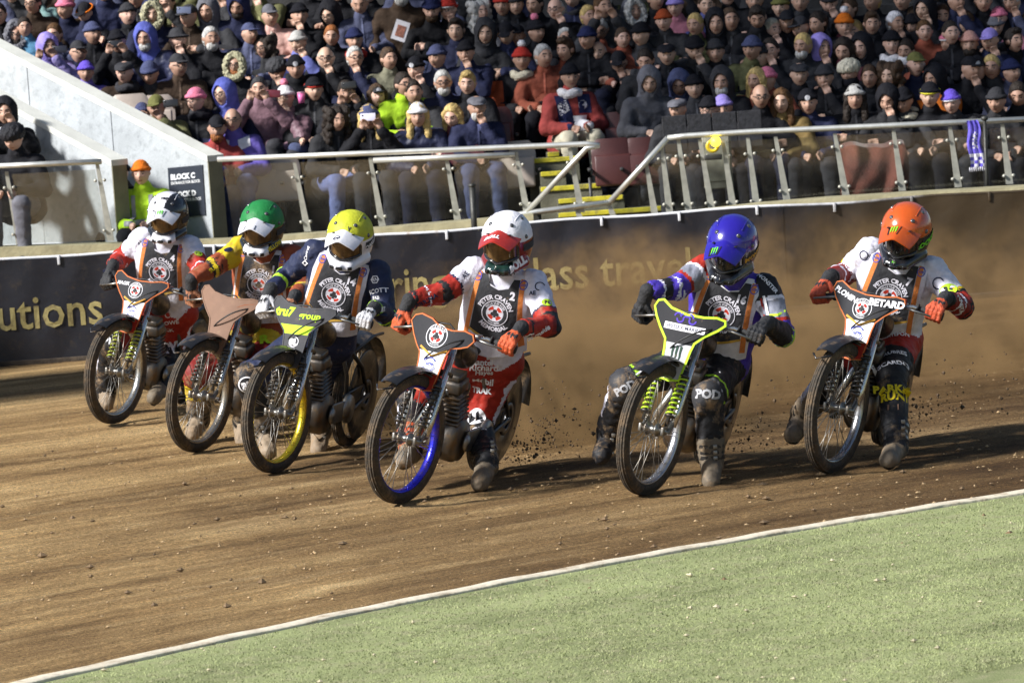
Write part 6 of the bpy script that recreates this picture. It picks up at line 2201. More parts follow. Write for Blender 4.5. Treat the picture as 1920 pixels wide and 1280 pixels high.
        for _ in range(5):
            Pd = np.pad(Hf, 1, mode='edge')
            sm = (Pd[:-2, 1:-1] + Pd[2:, 1:-1] + Pd[1:-1, :-2] + Pd[1:-1, 2:] + 4 * Hf) / 8
            Hf = np.maximum(sm, np.where(np.isnan(Hh), sm, Hh - .002))
        # hanging cloth: a few soft folds
        gu, gv = np.meshgrid(us, vs)
        Hf = Hf + .024 + .004 * np.sin(gu * 38 + gv * 17 + r.sp['n']) * np.clip((-gv - .12) * 5, 0, 1)
        def pt(u, v, off=0.0):
            x = np.clip((u + .205) / .41 * 41, 0, 40.999); y = np.clip((v + .46) / .535 * 53, 0, 52.999)
            i, j = int(x), int(y); fx, fy = x - i, y - j
            h = (Hf[j, i] * (1 - fx) + Hf[j, i + 1] * fx) * (1 - fy) + (Hf[j + 1, i] * (1 - fx) + Hf[j + 1, i + 1] * fx) * fy
            return r.msh + r.X * u + r.U * v + r.N * (float(h) + off)
        r.bpt = pt
        bd = r.ps.get('bibdirt', .10)
        bm_ = lambda k: cloth(f'bib_{k}_{int(bd * 100)}', dict(white=(.66, .64, .70), dark=(.028, .028, .032), orange=(.62, .20, .05), gold=(.50, .30, .05), red=(.50, .04, .02), black=BLACK, blue=(.06, .08, .40), grey=(.35, .35, .38))[k], bd, .7)
        W0 = [(-.155, .045), (-.075, .05), (-.055, -.01), (0, -.03), (.055, -.01), (.075, .05), (.155, .045), (.168, -.06), (.165, -.14), (.175, -.30), (.180, -.40), (.0, -.43), (-.180, -.40), (-.175, -.30), (-.165, -.14), (-.168, -.06)]
        sh = poly2(W0, .022)
        bib = link('bib', mesh_of('bib', [pt(u, v) for u, v in sh[0]], sh[1], [bm_('white')]), r.root)
        dk = poly2([(-.105, .030), (-.072, .03), (-.052, -.018), (0, -.034), (.052, -.018), (.072, .03), (.105, .030), (.115, -.10), (.128, -.275), (0, -.335), (-.128, -.275), (-.115, -.10)], .02)
        lay = [('panel', dk, 'dark', .0025)]
        for q in (-1, 1):
            st = [(q * .121, .035), (q * .130, -.08), (q * .138, -.17), (q * .146, -.27), (q * .156, -.36)]
            lay.append(('stripe', poly2([(a + .013 * 1, b) for a, b in st] + [(a - .013, b) for a, b in reversed(st)], .02), 'orange', .0040))
        lay.append(('chevron', poly2([(-.133, -.272), (0, -.333), (.133, -.272), (.133, -.286), (0, -.348), (-.133, -.286)], .02), 'gold', .0045))
        for nm, q, c, off in lay:
            link(nm, mesh_of(nm, [pt(u, v, off) for u, v in q[0]], q[1], [bm_(c)]), bib)
        rs, cy = .074, -.165
        k = .0050
        for c, q in ROUNDEL:
            q = xf(q, rs, 0, cy); k += .0006
            link('lettering' if len(q[0]) > 260 else 'roundel', mesh_of('roundel', [pt(u, v, k) for u, v in q[0]], q[1], [bm_(c)], smooth=False), bib)
        for s_, a, ins in (('PETER CRAVEN', math.pi / 2, False), ('MEMORIAL', -math.pi / 2, True)):
            q = arc_text(s_, .094 if not ins else .094, a, .0235, .035, ins)
            q = xf(q, 1, 0, cy)
            link('lettering', mesh_of('lettering', [pt(u, v, .006) for u, v in q[0]], q[1], [bm_('white')], smooth=False), bib)
        if r.ps.get('num'):
            q = t2(r.ps['num'], .040, .082, -.050, .05)
            link('race_number', mesh_of('race_number', [pt(u, v, .006) for u, v in q[0]], q[1], [bm_('white')], smooth=False), bib)
        for q0 in (-1, 1):                            # sponsor ring on each shoulder patch
            q = merge2(xf(ring2(.8, 1.0, 20), .022, q0 * .128, .012), xf(text2('ATPI', .03), .010, q0 * .128, .012))
            link('logo', mesh_of('logo', [pt(u, v, .0055) for u, v in q[0]], q[1], [bm_('blue')], smooth=False), bib)
    def mark(r, name, shape, px, py, size, rot, color, sx=1.0):
        """Print a flat emblem where the suit shows it."""
        d = ray(px, py).normalized(); o = CAM - r.O
        h, nrm, _, _ = r.bvh.ray_cast(o, d)
        if h is None: return
        nrm = (nrm - d * .6).normalized()
        xa = cam_right * math.cos(rot) + cam_up * math.sin(rot)
        xa = (xa - nrm * xa.dot(nrm)).normalized(); ya = nrm.cross(xa)
        V, Fc = shape
        vs = []
        for x, y in V:
            p = h + xa * (x * size * sx) + ya * (y * size)
            q = r.bvh.ray_cast(p + nrm * .10, -nrm, .2)[0]
            if q is None: q = p - nrm * .01
            vs.append(q + nrm * .0035)
        link(name, mesh_of(name, vs, Fc, [pm(color)], smooth=False), r.root)
    # ---------------------------------------------------------------- helmet (own axes: face along -Y, Z up)
    def helmet(r):
        ps = r.ps
        y_, p_, t_ = [rad(a) for a in ps['look']]
        R = Matrix.Rotation(y_, 4, 'Z') @ Matrix.Rotation(p_, 4, 'X') @ Matrix.Rotation(t_, 4, 'Y')
        HM = Matrix.Translation(r.L('head')) @ R @ Matrix.Scale(1.06, 4)
        s = cached('helmet_sdf', helmet_sdf)
        V, Fq = s
        C = V[Fq].mean(1)
        reg = np.zeros(len(C), int)
        x, y, z = C[:, 0], C[:, 1], C[:, 2]
        top = (z > .030 + .10 * np.clip(-y - .02, 0, 1)) 
        reg[:] = 1
        reg[top] = 0
        if ps.get('halfcover'): reg[top & (x > .035 + .25 * np.clip(y, -.2, .2))] = 2
        reg[(z < -.045) & (y < -.075) & (np.abs(x) < .068 + .35 * np.clip(-.06 - z, -.05, .03))] = 3
        k = ps['hel']
        me = mesh_of('helmet', V, Fq, [gloss(k[0]) if not ps.get('clothcover') else cloth('cover_' + k[0], HELC[k[0]], .06, .55), gloss(k[1]), gloss(k[2]), gloss(k[3])], reg)
        H = link('helmet', me, r.root, mtx=HM)
        hb = bvh_of(V, Fq)
        # peak
        mb = MB()
        def pk(u, v, o=0.0):
            w = .105 * (1 - .22 * v ** 2)
            a = (u - .5) * 2
            yy = -.095 - .125 * v * (1 - .16 * a * a) + .055 * a * a * (1 - v)
            zz = .098 - .030 * v - .040 * a * a + .010 * math.exp(-(a / .35) ** 2) + o
            return Vector((a * w, yy, zz))
        mb.grid(pk, 18, 10); mb.grid(lambda u, v: pk(u, v, -.006), 18, 10)
        edge = [(0, j / 10) for j in range(11)] + [(i / 18, 1) for i in range(1, 19)] + [(1, 1 - j / 10) for j in range(1, 11)]
        n0 = len(mb.v)
        mb.add([pk(*e) for e in edge] + [pk(e[0], e[1], -.006) for e in edge], [(i, i + 1, i + 1 + len(edge), i + len(edge)) for i in range(len(edge) - 1)])
        P = mb.build('peak', gloss(k[4]), H)
        for q in (-.5, .5):                          # raised vents on the peak
            m2 = MB(); m2.box(pk(.5 + q * .55, .25, .004), (.012, .035, .006), Matrix.Rotation(rad(-14), 3, 'X'), bevel=.002); m2.build('vent', gloss('black'), H)
        # goggles
        mb = MB()
        def gl(u, v, o=0.0):
            a = rad(-62 + 124 * u); h = (v - .5) * (.104 - .022 * (2 * u - 1) ** 2)
            q = .124 + o
            return Vector((.098 * math.sin(a), -.015 - q * math.cos(a) * (1 - 6 * h * h) + .0, -.004 + h - .012 * math.exp(-((u - .5) / .12) ** 2) * (1 - v)))
        mb.grid(gl, 24, 10)
        link('goggle_lens', mb.mesh('goggle_lens', [lens_mat(ps.get('lens', 'amber'))]), H)
        ed = [(u, 0) for u in np.linspace(0, 1, 19)] + [(1, v) for v in np.linspace(.15, 1, 6)] + [(u, 1) for u in np.linspace(.95, 0, 19)] + [(0, v) for v in np.linspace(.85, .15, 5)]
        mb = MB(); mb.tube([gl(u, v, .002) for u, v in ed], .0088, 8, closed=True)
        mb.build('goggle_frame', gloss(ps.get('gframe', 'black')), H)
        mb = MB()
        for q in (-1, 1):
            pts = []
            for i in range(12):
                a = rad(64 + 112 * i / 11)
                d = Vector((q * math.sin(a), -math.cos(a), 0))
                h0 = hb.ray_cast(d * .4 + Vector((0, 0, .0)), -d)[0]
                if h0: pts.append(h0 + d * .003)
            vs = []
            for p in pts: vs += [p + Vector((0, 0, .019)), p - Vector((0, 0, .019))]
            mb.add(vs, [(2 * i, 2 * i + 1, 2 * i + 3, 2 * i + 2) for i in range(len(pts) - 1)])
        mb.build('goggle_strap', mat('strap_web', (.03, .03, .032), rough=.8, bump=.2), H)
        for q in (-1, 1):                             # vents and rivets of the shell
            m2 = MB(); m2.box((q * .052, -.168, -.100), (.026, .012, .020), Matrix.Rotation(rad(q * 38), 3, 'Z'), bevel=.004); m2.build('vent', gloss('black'), H)
            for vx, vy, vz in ((.060, -.075, .128), (.080, .02, .130), (.122, -.03, .055)):
                h0, n0, _, _ = hb.ray_cast(Vector((q * vx, vy, vz)) * 3, -Vector((q * vx, vy, vz)))
                if h0 is None: continue
                m2 = MB(); m2.lathe([(0, .004), (.010, .003), (.012, -.002)], 'Z', 10, closed=False)
                b = m2.build('rivet', gloss('grey'), H); b.matrix_local = Matrix.Translation(h0 + n0 * .001) @ n0.to_track_quat('Z', 'Y').to_matrix().to_4x4()
        # seams of the helmet cover
        for sx in (-.05, .05):
            pts = [hb.ray_cast(Vector((sx * (1 + .3 * math.sin(a)), .6 * math.cos(a), .05 + .6 * math.sin(a))), Vector((0, -math.cos(a), -math.sin(a))))[0] for a in np.linspace(.2, 2.0, 14)]
            pts = [p_ for p_ in pts if p_ is not None]
            if len(pts) > 3:
                m2 = MB(); m2.tube([p_ * 1.004 for p_ in pts], .0022, 5); m2.build('seam', gloss(k[0]) if not ps.get('clothcover') else cloth('cover_' + k[0], HELC[k[0]], .06, .55), H)
        # face behind the lens is dark; breath guard and mouth vent
        mb = MB(); mb.box((0, -.202, -.090), (.040, .014, .018), bevel=.005); mb.build('mouth_vent', gloss('black'), H)
        def put(shape, org, nrm, xa, size, color, off=.0028, base=hb, nm='lettering'):
            nrm = Vector(nrm).normalized(); xa = Vector(xa); xa = (xa - nrm * xa.dot(nrm)).normalized(); ya = nrm.cross(xa)
            vs = []
            for x, y in shape[0]:
                p = Vector(org) + xa * x * size + ya * y * size
                q = base.ray_cast(p + nrm * .3, -nrm, .6)[0]
                vs.append((q if q else p) + nrm * off)
            link(nm, mesh_of(nm, vs, shape[1], [pm(color)], smooth=False), H)
        pbv = bvh_of([v.co for v in P.data.vertices], [tuple(p.vertices) for p in P.data.polygons])
        r.put, r.hb, r.pbv = put, hb, pbv
        for mk in ps.get('hmarks', []):
            tgt = pbv if mk[0] == 'peak' else hb
            _, shape, org, nrm, xa, size, color = mk[:7]
            put(shape, org, nrm, xa, size, color, .0028 + (.0012 * (mk[7] if len(mk) > 7 else 0)), tgt)
HELC = dict(white=(.74, .73, .77), black=(.013, .013, .015), red=(.42, .03, .02), dred=(.20, .018, .012), green=(.015, .18, .045), yellow=(.46, .48, .03), blue=(.022, .013, .27), orange=(.50, .082, .010), dgreen=(.012, .035, .028), grey=(.06, .06, .065))
def gloss(k):
    return plastic('gloss_' + k, HELC[k], .07, .22, .6)
def lens_mat(k):
    c = dict(amber=(.10, .055, .02), clear=(.14, .12, .07), dark=(.03, .028, .025))[k]
    return mat('lens_' + k, c, rough=.12, metal=.25, vary=.7, scale=26, bump=.02, coat=.5)
def helmet_sdf():
    s = SDF((-.20, -.26, -.22), (.20, .24, .22), .0058)
    s.ell((0, .018, .040), (.126, .150, .122), 0)
    s.ell((0, .030, -.030), (.120, .132, .118), 0, .04)
    s.cap((-.098, -.02, -.085), (-.040, -.135, -.104), .032, .028, 0, .02).cap((.098, -.02, -.085), (.040, -.135, -.104), .032, .028, 0, .02)
    s.cap((-.035, -.142, -.106), (.035, -.142, -.106), .029, .029, 0, .02)
    s.cap((0, -.150, -.104), (0, -.192, -.094), .030, .016, 0, .02)
    s.ell((0, -.135, .000), (.108, .105, .062), carve=True)
    s.ell((0, .02, -.20), (.075, .085, .10), carve=True)
    s.cut((0, 0, -.142), (0, -.15, -1))
    V, Fq, _ = s.mesh(2)
    return V, Fq
TOPN, FRN = (0, -.35, 1), (0, -1, .25)
claw_box = poly2([(-1, .95), (1, .95), (.8, -1), (-.75, -1)])
def claw_on(tgt, org, nrm, xa, s):
    return [(tgt, claw_box, org, nrm, xa, s, 'black', 0), (tgt, xf(CLAW, .85), org, nrm, xa, s, 'clawgreen', 1)]
oval = disc2(1.0, 24, 0, 0, 1.45)
POSES = [
    dict(label='racer farthest left in white and black helmet, white and red race suit', head=(314, 408), look=(-12, 16, 6), sR=(268, 447), sL=(357, 462), eR=(226, 486), eL=(376, 505), hR=(285, 580), hL=(338, 580),
         kR=(207, 645), kL=(322, 650), aR=(199, 738), aL=(302, 722), tR=(200, 757), tL=(288, 745), daL=.55, daR=.72, glove=(.02, .02, .022), num='4', pipe='white', bibdirt=.16, halfcover=True,
         suit=dict(torso='white', ua=[(.62, 'white'), (1, 'red')], fa=[(.12, 'black'), (.2, 'red'), (.25, 'white'), (.7, 'red'), (.76, 'black'), (1, 'red')], pelvis='red', th=[(.70, 'red'), (1, 'dred')], sh=[(1, 'black')], kn='black', neck='black', head='skin', hand='black', uaR=[(.55, 'white'), (1, 'red')]),
         boot=('black', 'dusty', 'black'), bootR=('black', 'tan', 'black'), hel=('white', 'black', 'black', 'white', 'white'), lens='amber',
         hmarks=[('shell', text2('YRP', .05), (0, -.06, .16), (0, -.5, 1), (1, 0, 0), .020, 'black')] + claw_on('peak', (-.005, -.17, .1), (0, -.35, 1), (1, 0, 0), .036),
         marks=[('lettering', text2('DVR', .05), 325, 647, .050, rad(12), 'white'), ('lettering', text2('DVR', .05), 207, 640, .040, rad(-28), 'white'), ('emblem', oval, 372, 475, .020, rad(-5), 'lime'), ('lettering', text2('FTS', .03), 372, 475, .016, 0, 'dark'),
                ('lettering', text2('PERCIVAL', .03), 211, 497, .024, rad(38), 'navy'), ('lettering', text2('ROWE', .03), 318, 605, .030, rad(8), 'white'), ('lettering', text2('CK', .03), 318, 618, .030, rad(8), 'white'), ('logo', ring2(.75, 1), 315, 590, .022, 0, 'white'),
                ('logo', poly2([(-1, .25), (.4, .1), (1, .6), (.6, -.2), (-.4, -.05)]), 300, 572, .055, rad(-8), 'blue'), ('lettering', text2('AE', .03), 262, 455, .02, rad(40), 'navy')]),
    dict(label='racer in green helmet cover with white peak and dusty yellow and red suit', head=(490, 428), look=(-16, 16, 8), sR=(452, 465), sL=(548, 482), eR=(404, 499), eL=(568, 545), hR=(470, 622), hL=(515, 622),
         kR=(368, 700), kL=(480, 700), aR=(374, 784), aL=(455, 795), tR=(361, 812), tL=(456, 826), daL=.62, daR=.70, glove=(.34, .14, .07), num='1', pipe='yellow', bibdirt=.42, dirt=.22,
         suit=dict(torso='rust', uaR=[(.78, 'yellow'), (1, 'rust')], uaL=[(1, 'rust')], fa=[(.10, 'black'), (.22, 'yellow'), (.34, 'black'), (1, 'rust')], pelvis='yellow', th=[(.30, 'rust'), (.55, 'yellow'), (1, 'dred')], sh=[(.45, 'yellow'), (1, 'tan')], kn='dred', neck='black', head='skin', hand='rust'),
         boot=('dusty', 'tan', 'dusty'), hel=('green', 'black', 'black', 'white', 'white'), clothcover=True, lens='amber',
         hmarks=[('peak', poly2([(-1, .6), (1, .6), (1, -.6), (-1, -.6)]), (-.01, -.205, .1), (0, -.4, 1), (1, 0, 0), .034, 'black', 0), ('peak', ring2(.45, .7, 4, .78, 7.06), (-.01, -.203, .1), (0, -.4, 1), (1, 0, 0), .014, 'white', 1), ('shell', text2('YELLOW', .04), (.098, -.07, -.075), (.85, -.5, 0), (.5, .85, .25), .020, 'yellow')],
         marks=[('lettering', text2('R', .05), 497, 635, .07, rad(10), 'lime'), ('badge', oval, 428, 468, .020, rad(30), 'navy'), ('lettering', text2('SUB', .03), 400, 503, .026, rad(40), 'yellow')]),
    dict(label='racer in yellow helmet cover with white peak and dark navy suit with lime trim', head=(655, 450), look=(-17, 17, 10), sR=(592, 472), sL=(708, 512), eR=(538, 517), eL=(724, 590), hR=(590, 632), hL=(628, 640),
         kR=(466, 708), kL=(606, 706), aR=(498, 812), aL=(601, 806), tR=(503, 846), tL=(597, 842), gndL=True, dtL=.17, daR=.75, glove=(.50, .49, .50), num='14', bibdirt=.06,
         suit=dict(torso='navy', ua=[(.86, 'navy'), (1, 'lime')], fa=[(.16, 'lime'), (.24, 'navy'), (.5, 'navy'), (.62, 'lime'), (1, 'navy')], uaL=[(1, 'navy')], faL=[(.10, 'lime'), (.9, 'navy'), (1, 'lime')], pelvis='navy', th=[(1, 'navy')], sh=[(.6, 'black'), (1, 'dusty')], kn='black', neck='black', head='skin', hand='grey'),
         boot=('dusty', 'tan', 'dusty'), hel=('yellow', 'white', 'white', 'white', 'white'), clothcover=True, lens='amber',
         hmarks=[('peak', ring2(.8, 1, 24), (-.02, -.19, .1), (0, -.4, 1), (1, 0, 0), .020, 'navy', 0), ('peak', text2('arai', .04, .2), (-.02, -.19, .1), (0, -.4, 1), (1, 0, 0), .014, 'navy', 0), ('shell', text2('OAKLEY', .05), (.11, .01, .0), (1, -.25, 0), (.2, 1, .25), .024, 'white', 2), ('shell', poly2([(-.3, .5), (0, -.5), (.3, .5), (.15, .5), (0, -.1), (-.15, .5)]), (.03, -.12, .13), (0, -.7, 1), (1, 0, 0), .03, 'navy')],
         marks=[('lettering', text2('SCOTT', .03), 707, 545, .026, rad(6), 'white'), ('lettering', text2('FAB', .03), 705, 558, .02, rad(6), 'white'), ('logo', ring2(.75, 1, 6), 703, 524, .026, 0, 'white'), ('lettering', text2('RN', .03), 703, 524, .02, 0, 'white'), ('lettering', text2('M&T', .04), 716, 580, .026, rad(6), 'white'), ('logo', poly2([(-1.3, .8), (1.3, .8), (1.0, -1), (-1.0, -1)]), 716, 582, .034, rad(6), 'navy'), ('lettering', text2('Castrol', .03), 575, 475, .020, rad(62), 'white'), ('lettering', text2('BL', .06), 463, 722, .040, rad(20), 'white'), ('logo', ring2(.85, 1), 463, 722, .052, 0, 'white'), ('logo', ring2(.5, 1, 4), 572, 493, .020, 0, 'white')]),
    dict(label='racer in plain white helmet cover with dark red peak, white and red suit', head=(949, 456), look=(-20, 13, 7), sR=(892, 507), sL=(1000, 530), eR=(830, 549), eL=(1030, 612), hR=(880, 668), hL=(940, 672),
         kR=(772, 752), kL=(896, 792), aR=(770, 840), aL=(912, 868), tR=(757, 862), tL=(900, 905), daL=.50, daR=.62, dkL=.30, glove=(.55, .09, .025), num='2', pipe='white', bibdirt=.05,
         suit=dict(torso='white', ua=[(.62, 'white'), (.67, 'navy'), (.9, 'red'), (1, 'black')], uaL=[(.68, 'white'), (.72, 'navy'), (.84, 'red'), (1, 'black')], faR=[(.12, 'black'), (.50, 'red'), (.54, 'white'), (.60, 'dred'), (.86, 'red'), (1, 'black')], faL=[(.08, 'black'), (.2, 'dred'), (.80, 'red'), (.88, 'black'), (1, 'red')], pelvis='red', th=[(.86, 'red'), (1, 'black')], sh=[(1, 'black')], kn='black', neck='black', head='skin', hand='red'),
         boot=('black', 'dusty', 'black'), bootR=('black', 'dusty', 'orange'), hel=('white', 'dred', 'white', 'dgreen', 'red'), clothcover=True, lens='amber',
         hmarks=[('peak', text2('BOLL', .06, .2), (-.018, -.175, .1), (0, -.35, 1), (1, 0, 0), .024, 'white'), ('shell', text2('BOLL', .07), (.085, -.09, -.075), (.75, -.65, 0), (.65, .75, .28), .036, 'white')],
         marks=[('lettering', text2('burnside', .035), 1012, 625, .030, rad(16), 'white'), ('emblem', xf(text2('*', .1), 1.0), 993, 632, .06, 0, 'white'), ('emblem', oval, 1026, 567, .022, rad(5), 'lime'), ('lettering', text2('Rs', .04), 1026, 567, .022, 0, 'dark'), ('lettering', text2('Santel', .03), 905, 679, .032, rad(-4), 'white'),
                ('lettering', text2('Richard', .03), 907, 689, .036, rad(-4), 'white'), ('lettering', text2('Hayes', .03), 908, 698, .028, rad(-4), 'white'), ('lettering', text2('Mobil', .03), 906, 713, .036, rad(-4), 'white'), ('lettering', text2('TRAK', .04), 903, 732, .030, rad(-4), 'white'),
                ('logo', disc2(1, 24, 0, 0, 1.15), 893, 783, .046, 0, 'white'), ('lettering', text2('BL', .08), 893, 783, .052, 0, 'black'), ('lettering', text2('BOLL', .04), 894, 804, .032, rad(6), 'white'), ('lettering', text2('SABRINA', .03), 797, 566, .026, rad(28), 'navy'), ('lettering', text2('AE', .03), 872, 516, .024, rad(50), 'navy'), ('lettering', text2('AE', .03), 998, 549, .022, 0, 'navy'), ('logo', ring2(.8, 1, 24, .4, 4.5), 1013, 537, .030, 0, 'navy'), ('lettering', text2('BL', .06), 760, 770, .034, rad(60), 'white')]),
    dict(label='racer in glossy blue helmet, purple and silver suit with black trousers', head=(1371, 465), look=(-24, 24, 14), sR=(1322, 503), sL=(1434, 540), eR=(1268, 540), eL=(1468, 628), hR=(1318, 668), hL=(1362, 676),
         kR=(1172, 722), kL=(1328, 742), aR=(1140, 815), aL=(1334, 862), tR=(1128, 853), tL=(1333, 902), gndL=True, dtL=.17, daR=.85, glove=(.016, .016, .018), num='16', pipe='white', bibdirt=.05,
         suit=dict(torso='purple', ua=[(.30, 'black'), (.38, 'white'), (.75, 'silver'), (.82, 'red'), (1, 'purple')], uaR=[(.30, 'red'), (.38, 'white'), (.7, 'silver'), (.8, 'red'), (1, 'purple')], faR=[(.15, 'white'), (.3, 'purple'), (.55, 'black'), (.62, 'white'), (1, 'purple')], faL=[(.06, 'lime'), (1, 'black')], pelvis='purple', th=[(.05, 'purple'), (.86, 'black'), (.9, 'lime'), (1, 'black')], sh=[(.14, 'lime'), (.2, 'black'), (1, 'black')], kn='grey', neck='black', head='skin', hand='black'),
         boot=('black', 'black', 'black'), bootL=('black', 'dusty', 'dusty'), hel=('blue', 'grey', 'blue', 'black', 'blue'), lens='dark', gframe='black',
         hmarks=claw_on('peak', (-.035, -.19, .1), (0, -.4, 1), (1, 0, 0), .032) + [('shell', text2('MONSTER', .04), (.115, .01, .0), (1, -.2, 0), (.2, 1, .2), .026, 'gold', 2)],
         marks=[('lettering', text2('POD', .05), 1328, 738, .045, rad(-4), 'silver'), ('lettering', text2('POD', .05), 1172, 727, .04, rad(30), 'silver'), ('stripe', poly2([(-1, .2), (0, .0), (1, .5), (1, .2), (0, -.3), (-1, -.1)]), 1458, 588, .045, rad(10), 'lime'), ('stripe', poly2([(-.12, 1), (.12, 1), (.2, -1), (-.05, -1)]), 1436, 575, .06, rad(10), 'white'), ('stripe', poly2([(-.12, 1), (.12, 1), (.2, -1), (-.05, -1)]), 1430, 580, .06, rad(10), 'red'),
                ('lettering', text2('MONSTER', .03), 1440, 530, .022, rad(-50), 'white'), ('stripe', poly2([(-1, .03), (1, .03), (1, -.03), (-1, -.03)]), 1232, 672, .16, rad(42), 'white'), ('stripe', poly2([(-1, .05), (1, .05), (1, -.05), (-1, -.05)]), 1352, 715, .07, rad(80), 'white')]),
    dict(label='racer farthest right in glossy orange helmet, white and red suit with black shin guard', head=(1697, 440), look=(-25, 20, 13), sR=(1632, 470), sL=(1748, 507), eR=(1586, 512), eL=(1804, 574), hR=(1630, 630), hL=(1688, 632),
         kR=(1562, 705), kL=(1672, 705), aR=(1502, 782), aL=(1680, 834), tR=(1487, 815), tL=(1666, 862), gndL=True, dtL=.20, daR=.85, glove=(.52, .08, .03), num='7', pipe='white', bibdirt=.05,
         suit=dict(torso='white', ua=[(.70, 'white'), (.78, 'yellow'), (.84, 'black'), (1, 'red')], fa=[(.1, 'black'), (.28, 'dred'), (.33, 'white'), (.55, 'dred'), (.62, 'white'), (.9, 'dred'), (1, 'black')], pelvis='red', th=[(.62, 'red'), (1, 'black')], sh=[(.12, 'yellow'), (1, 'black')], kn='black', neck='black', head='skin', hand='black', thR=[(.4, 'red'), (.55, 'white'), (1, 'red')], shR=[(.4, 'black'), (1, 'tan')]),
         boot=('black', 'dusty', 'black'), bootR=('tan', 'tan', 'tan'), hel=('orange', 'black', 'orange', 'black', 'orange'), lens='dark', gframe='black',
         hmarks=claw_on('peak', (-.02, -.15, .1), (0, -.35, 1), (1, 0, 0), .034) + [('shell', text2('ROCKSTA', .05), (.115, .0, -.005), (1, -.3, 0), (.3, 1, .2), .030, 'clawgreen', 2), ('shell', xf(CLAW, .9), (-.005, -.18, -.09), (0, -1, -.1), (1, 0, 0), .016, 'clawgreen')],
         marks=[('emblem', oval, 1778, 543, .034, rad(8), 'lime'), ('lettering', text2('Rs', .05), 1778, 543, .034, rad(8), 'dark'), ('logo', ring2(.8, 1, 24, .4, 4.8), 1759, 531, .034, 0, 'navy'), ('logo', ring2(.8, 1, 24), 1619, 479, .028, 0, 'navy'), ('lettering', text2('TATEPON', .03), 1680, 627, .022, rad(3), 'white'), ('lettering', text2('BRUBRES', .03), 1675, 660, .026, rad(6), 'white'), ('lettering', text2('OSCARDO', .03), 1668, 680, .030, rad(14), 'white'),
                ('lettering', text2('PARK&', .05), 1673, 728, .045, rad(2), 'yellow'), ('lettering', text2('RUN', .05), 1673, 742, .045, rad(2), 'yellow'), ('badge', poly2([(-.9, .5), (.9, .5), (.9, -.5), (-.9, -.5)]), 1674, 762, .034, 0, 'tan'), ('badge', poly2([(-.9, .5), (.9, .5), (.9, -.5), (-.9, -.5)]), 1674, 782, .034, 0, 'tan'), ('lettering', text2('TOYOTA', .03), 1802, 570, .022, rad(-50), 'white'), ('logo', ring2(.75, 1), 1598, 630, .03, 0, 'white')]),
]
for sp, ps in zip(RIDERS, POSES):
    Rider(sp, ps)

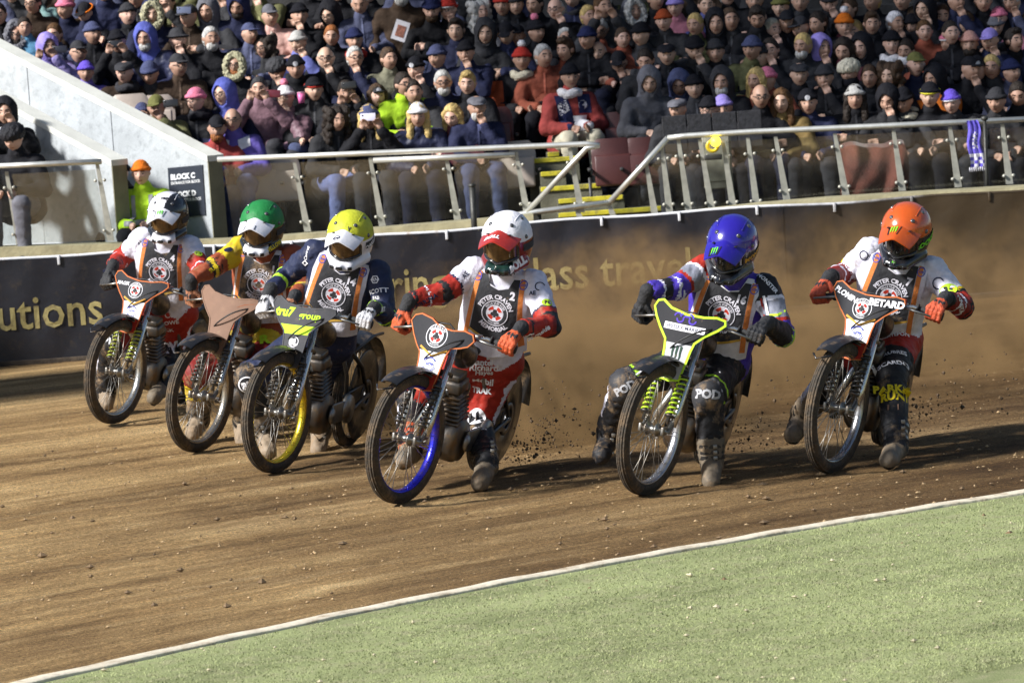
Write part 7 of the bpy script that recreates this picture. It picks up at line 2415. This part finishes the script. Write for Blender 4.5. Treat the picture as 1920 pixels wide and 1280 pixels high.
# ================================================================== DUST THROWN UP BEHIND THE WHEELS
def dust():
    mb = MB(); mb.box((2.4, 28.2, .66), (9.0, 10.0, 1.30))
    me = mb.mesh('dust_cloud')
    m = bpy.data.materials.new('shale_dust'); m.use_nodes = True
    nt = m.node_tree; L = nt.links.new
    for n in list(nt.nodes):
        if n.type == 'BSDF_PRINCIPLED': nt.nodes.remove(n)
    out = nt.nodes['Material Output']
    pv = _n(nt, 'ShaderNodeVolumePrincipled')
    pv.inputs['Color'].default_value = (.56, .345, .155, 1)
    pv.inputs['Anisotropy'].default_value = .1
    tc = _n(nt, 'ShaderNodeTexCoord'); sp = _n(nt, 'ShaderNodeSeparateXYZ'); L(tc.outputs['Object'], sp.inputs[0])
    nz = _n(nt, 'ShaderNodeTexNoise'); nz.inputs['Scale'].default_value = 1.9; nz.inputs['Detail'].default_value = 4; nz.inputs['Roughness'].default_value = .6; nz.inputs['Distortion'].default_value = .6
    L(tc.outputs['Object'], nz.inputs['Vector'])
    def M(op, a, b=None, c=None, clamp=False):
        n = _n(nt, 'ShaderNodeMath', operation=op, use_clamp=clamp)
        for i, v in enumerate((a, b, c)):
            if v is None: continue
            if hasattr(v, 'links'): L(v, n.inputs[i])
            else: n.inputs[i].default_value = v
        return n.outputs[0]
    def ramp(v, a, b):
        r = _n(nt, 'ShaderNodeMapRange', interpolation_type='SMOOTHSTEP')
        L(v, r.inputs['Value']); r.inputs['From Min'].default_value = a; r.inputs['From Max'].default_value = b
        return r.outputs[0]
    x, y, z = sp.outputs
    def blob(cx, cy, rx, ry, rz):
        """A soft heap of dust lying on the ground."""
        def q(v, c, r): 
            n = M('DIVIDE', M('SUBTRACT', v, c), r); return M('MULTIPLY', n, n)
        e = M('ADD', M('ADD', q(x, cx, rx), q(y, cy, ry)), q(z, .1, rz))
        return M('SUBTRACT', 1.0, M('SQRT', e), clamp=True)
    total = None
    for cx, cy, rx, ry, rz, w in DUST_BLOBS:
        v = M('MULTIPLY', blob(cx, cy, rx, ry, rz), w)
        total = v if total is None else M('ADD', total, v)
    n2 = _n(nt, 'ShaderNodeTexNoise'); n2.inputs['Scale'].default_value = 7.0; n2.inputs['Detail'].default_value = 5; n2.inputs['Roughness'].default_value = .7
    L(tc.outputs['Object'], n2.inputs['Vector'])
    puff = M('MULTIPLY_ADD', ramp(nz.outputs['Fac'], .43, .62), 3.0, .05)
    puff = M('MULTIPLY', puff, M('MULTIPLY_ADD', ramp(n2.outputs['Fac'], .40, .60), 1.7, .2))
    d = M('MULTIPLY', M('MULTIPLY', total, puff), DUST_D)
    L(d, pv.inputs['Density'])
    L(pv.outputs[0], out.inputs['Volume'])
    me.materials.append(m)
    tag(link('dust_cloud', me), 'drifting cloud of tan shale dust thrown up behind the racing motorcycles', kind='stuff')
DUST_D = 2.2
DUST_BLOBS = [(.45, 25.2, 1.0, .9, .85, 1.5), (-.45, 26.6, 1.2, .9, .95, 1.3), (.75, 27.6, 1.5, 1.0, 1.05, 1.3), (1.9, 26.2, 1.3, .8, .60, .8), (2.0, 28.6, 1.8, 1.0, 1.0, .7), (3.4, 27.4, 1.6, .9, .75, .40), (4.3, 29.0, 2.2, 1.0, 1.0, .34), (-1.3, 28.0, 1.1, .8, .60, .7)]
dust()

# clods flung up by the rear wheels
def roost_clods():
    V, Fc = [], []
    base = np.array([(1, 0, 0), (-1, 0, 0), (0, 1, 0), (0, -1, 0), (0, 0, 1), (0, 0, -1)], float)
    fs = [(0, 2, 4), (2, 1, 4), (1, 3, 4), (3, 0, 4), (2, 0, 5), (1, 2, 5), (3, 1, 5), (0, 3, 5)]
    n = 0
    for sp, k in zip(RIDERS, (60, 90, 160, 420, 200, 200)):
        w = sp['M'] @ Vector((-1.5, 0, .05))
        for i in range(k):
            t = random.random() ** 1.6
            p = np.array(w) + np.array([.12 + 1.1 * t * random.uniform(.2, 1), .9 * t * random.uniform(.1, 1), .45 * t * random.random() + .05 * random.random()]) + RNG.normal(size=3) * .06
            if p[2] < .01: continue
            s_ = random.uniform(.002, .0075) if random.random() < .9 else random.uniform(.007, .013)
            q = base * s_ * RNG.uniform(.6, 1.4, (6, 1)) + p
            Fc += [tuple(j + 6 * n for j in f) for f in fs]; V += [tuple(x) for x in q]; n += 1
    tag(link('dirt', mesh_of('dirt', V, Fc, [mat('damp_clod', (.10, .065, .034), rough=.95, vary=.4, scale=9)], smooth=False)), 'dark dirt clods flung up behind the rear wheels', kind='stuff')
roost_clods()
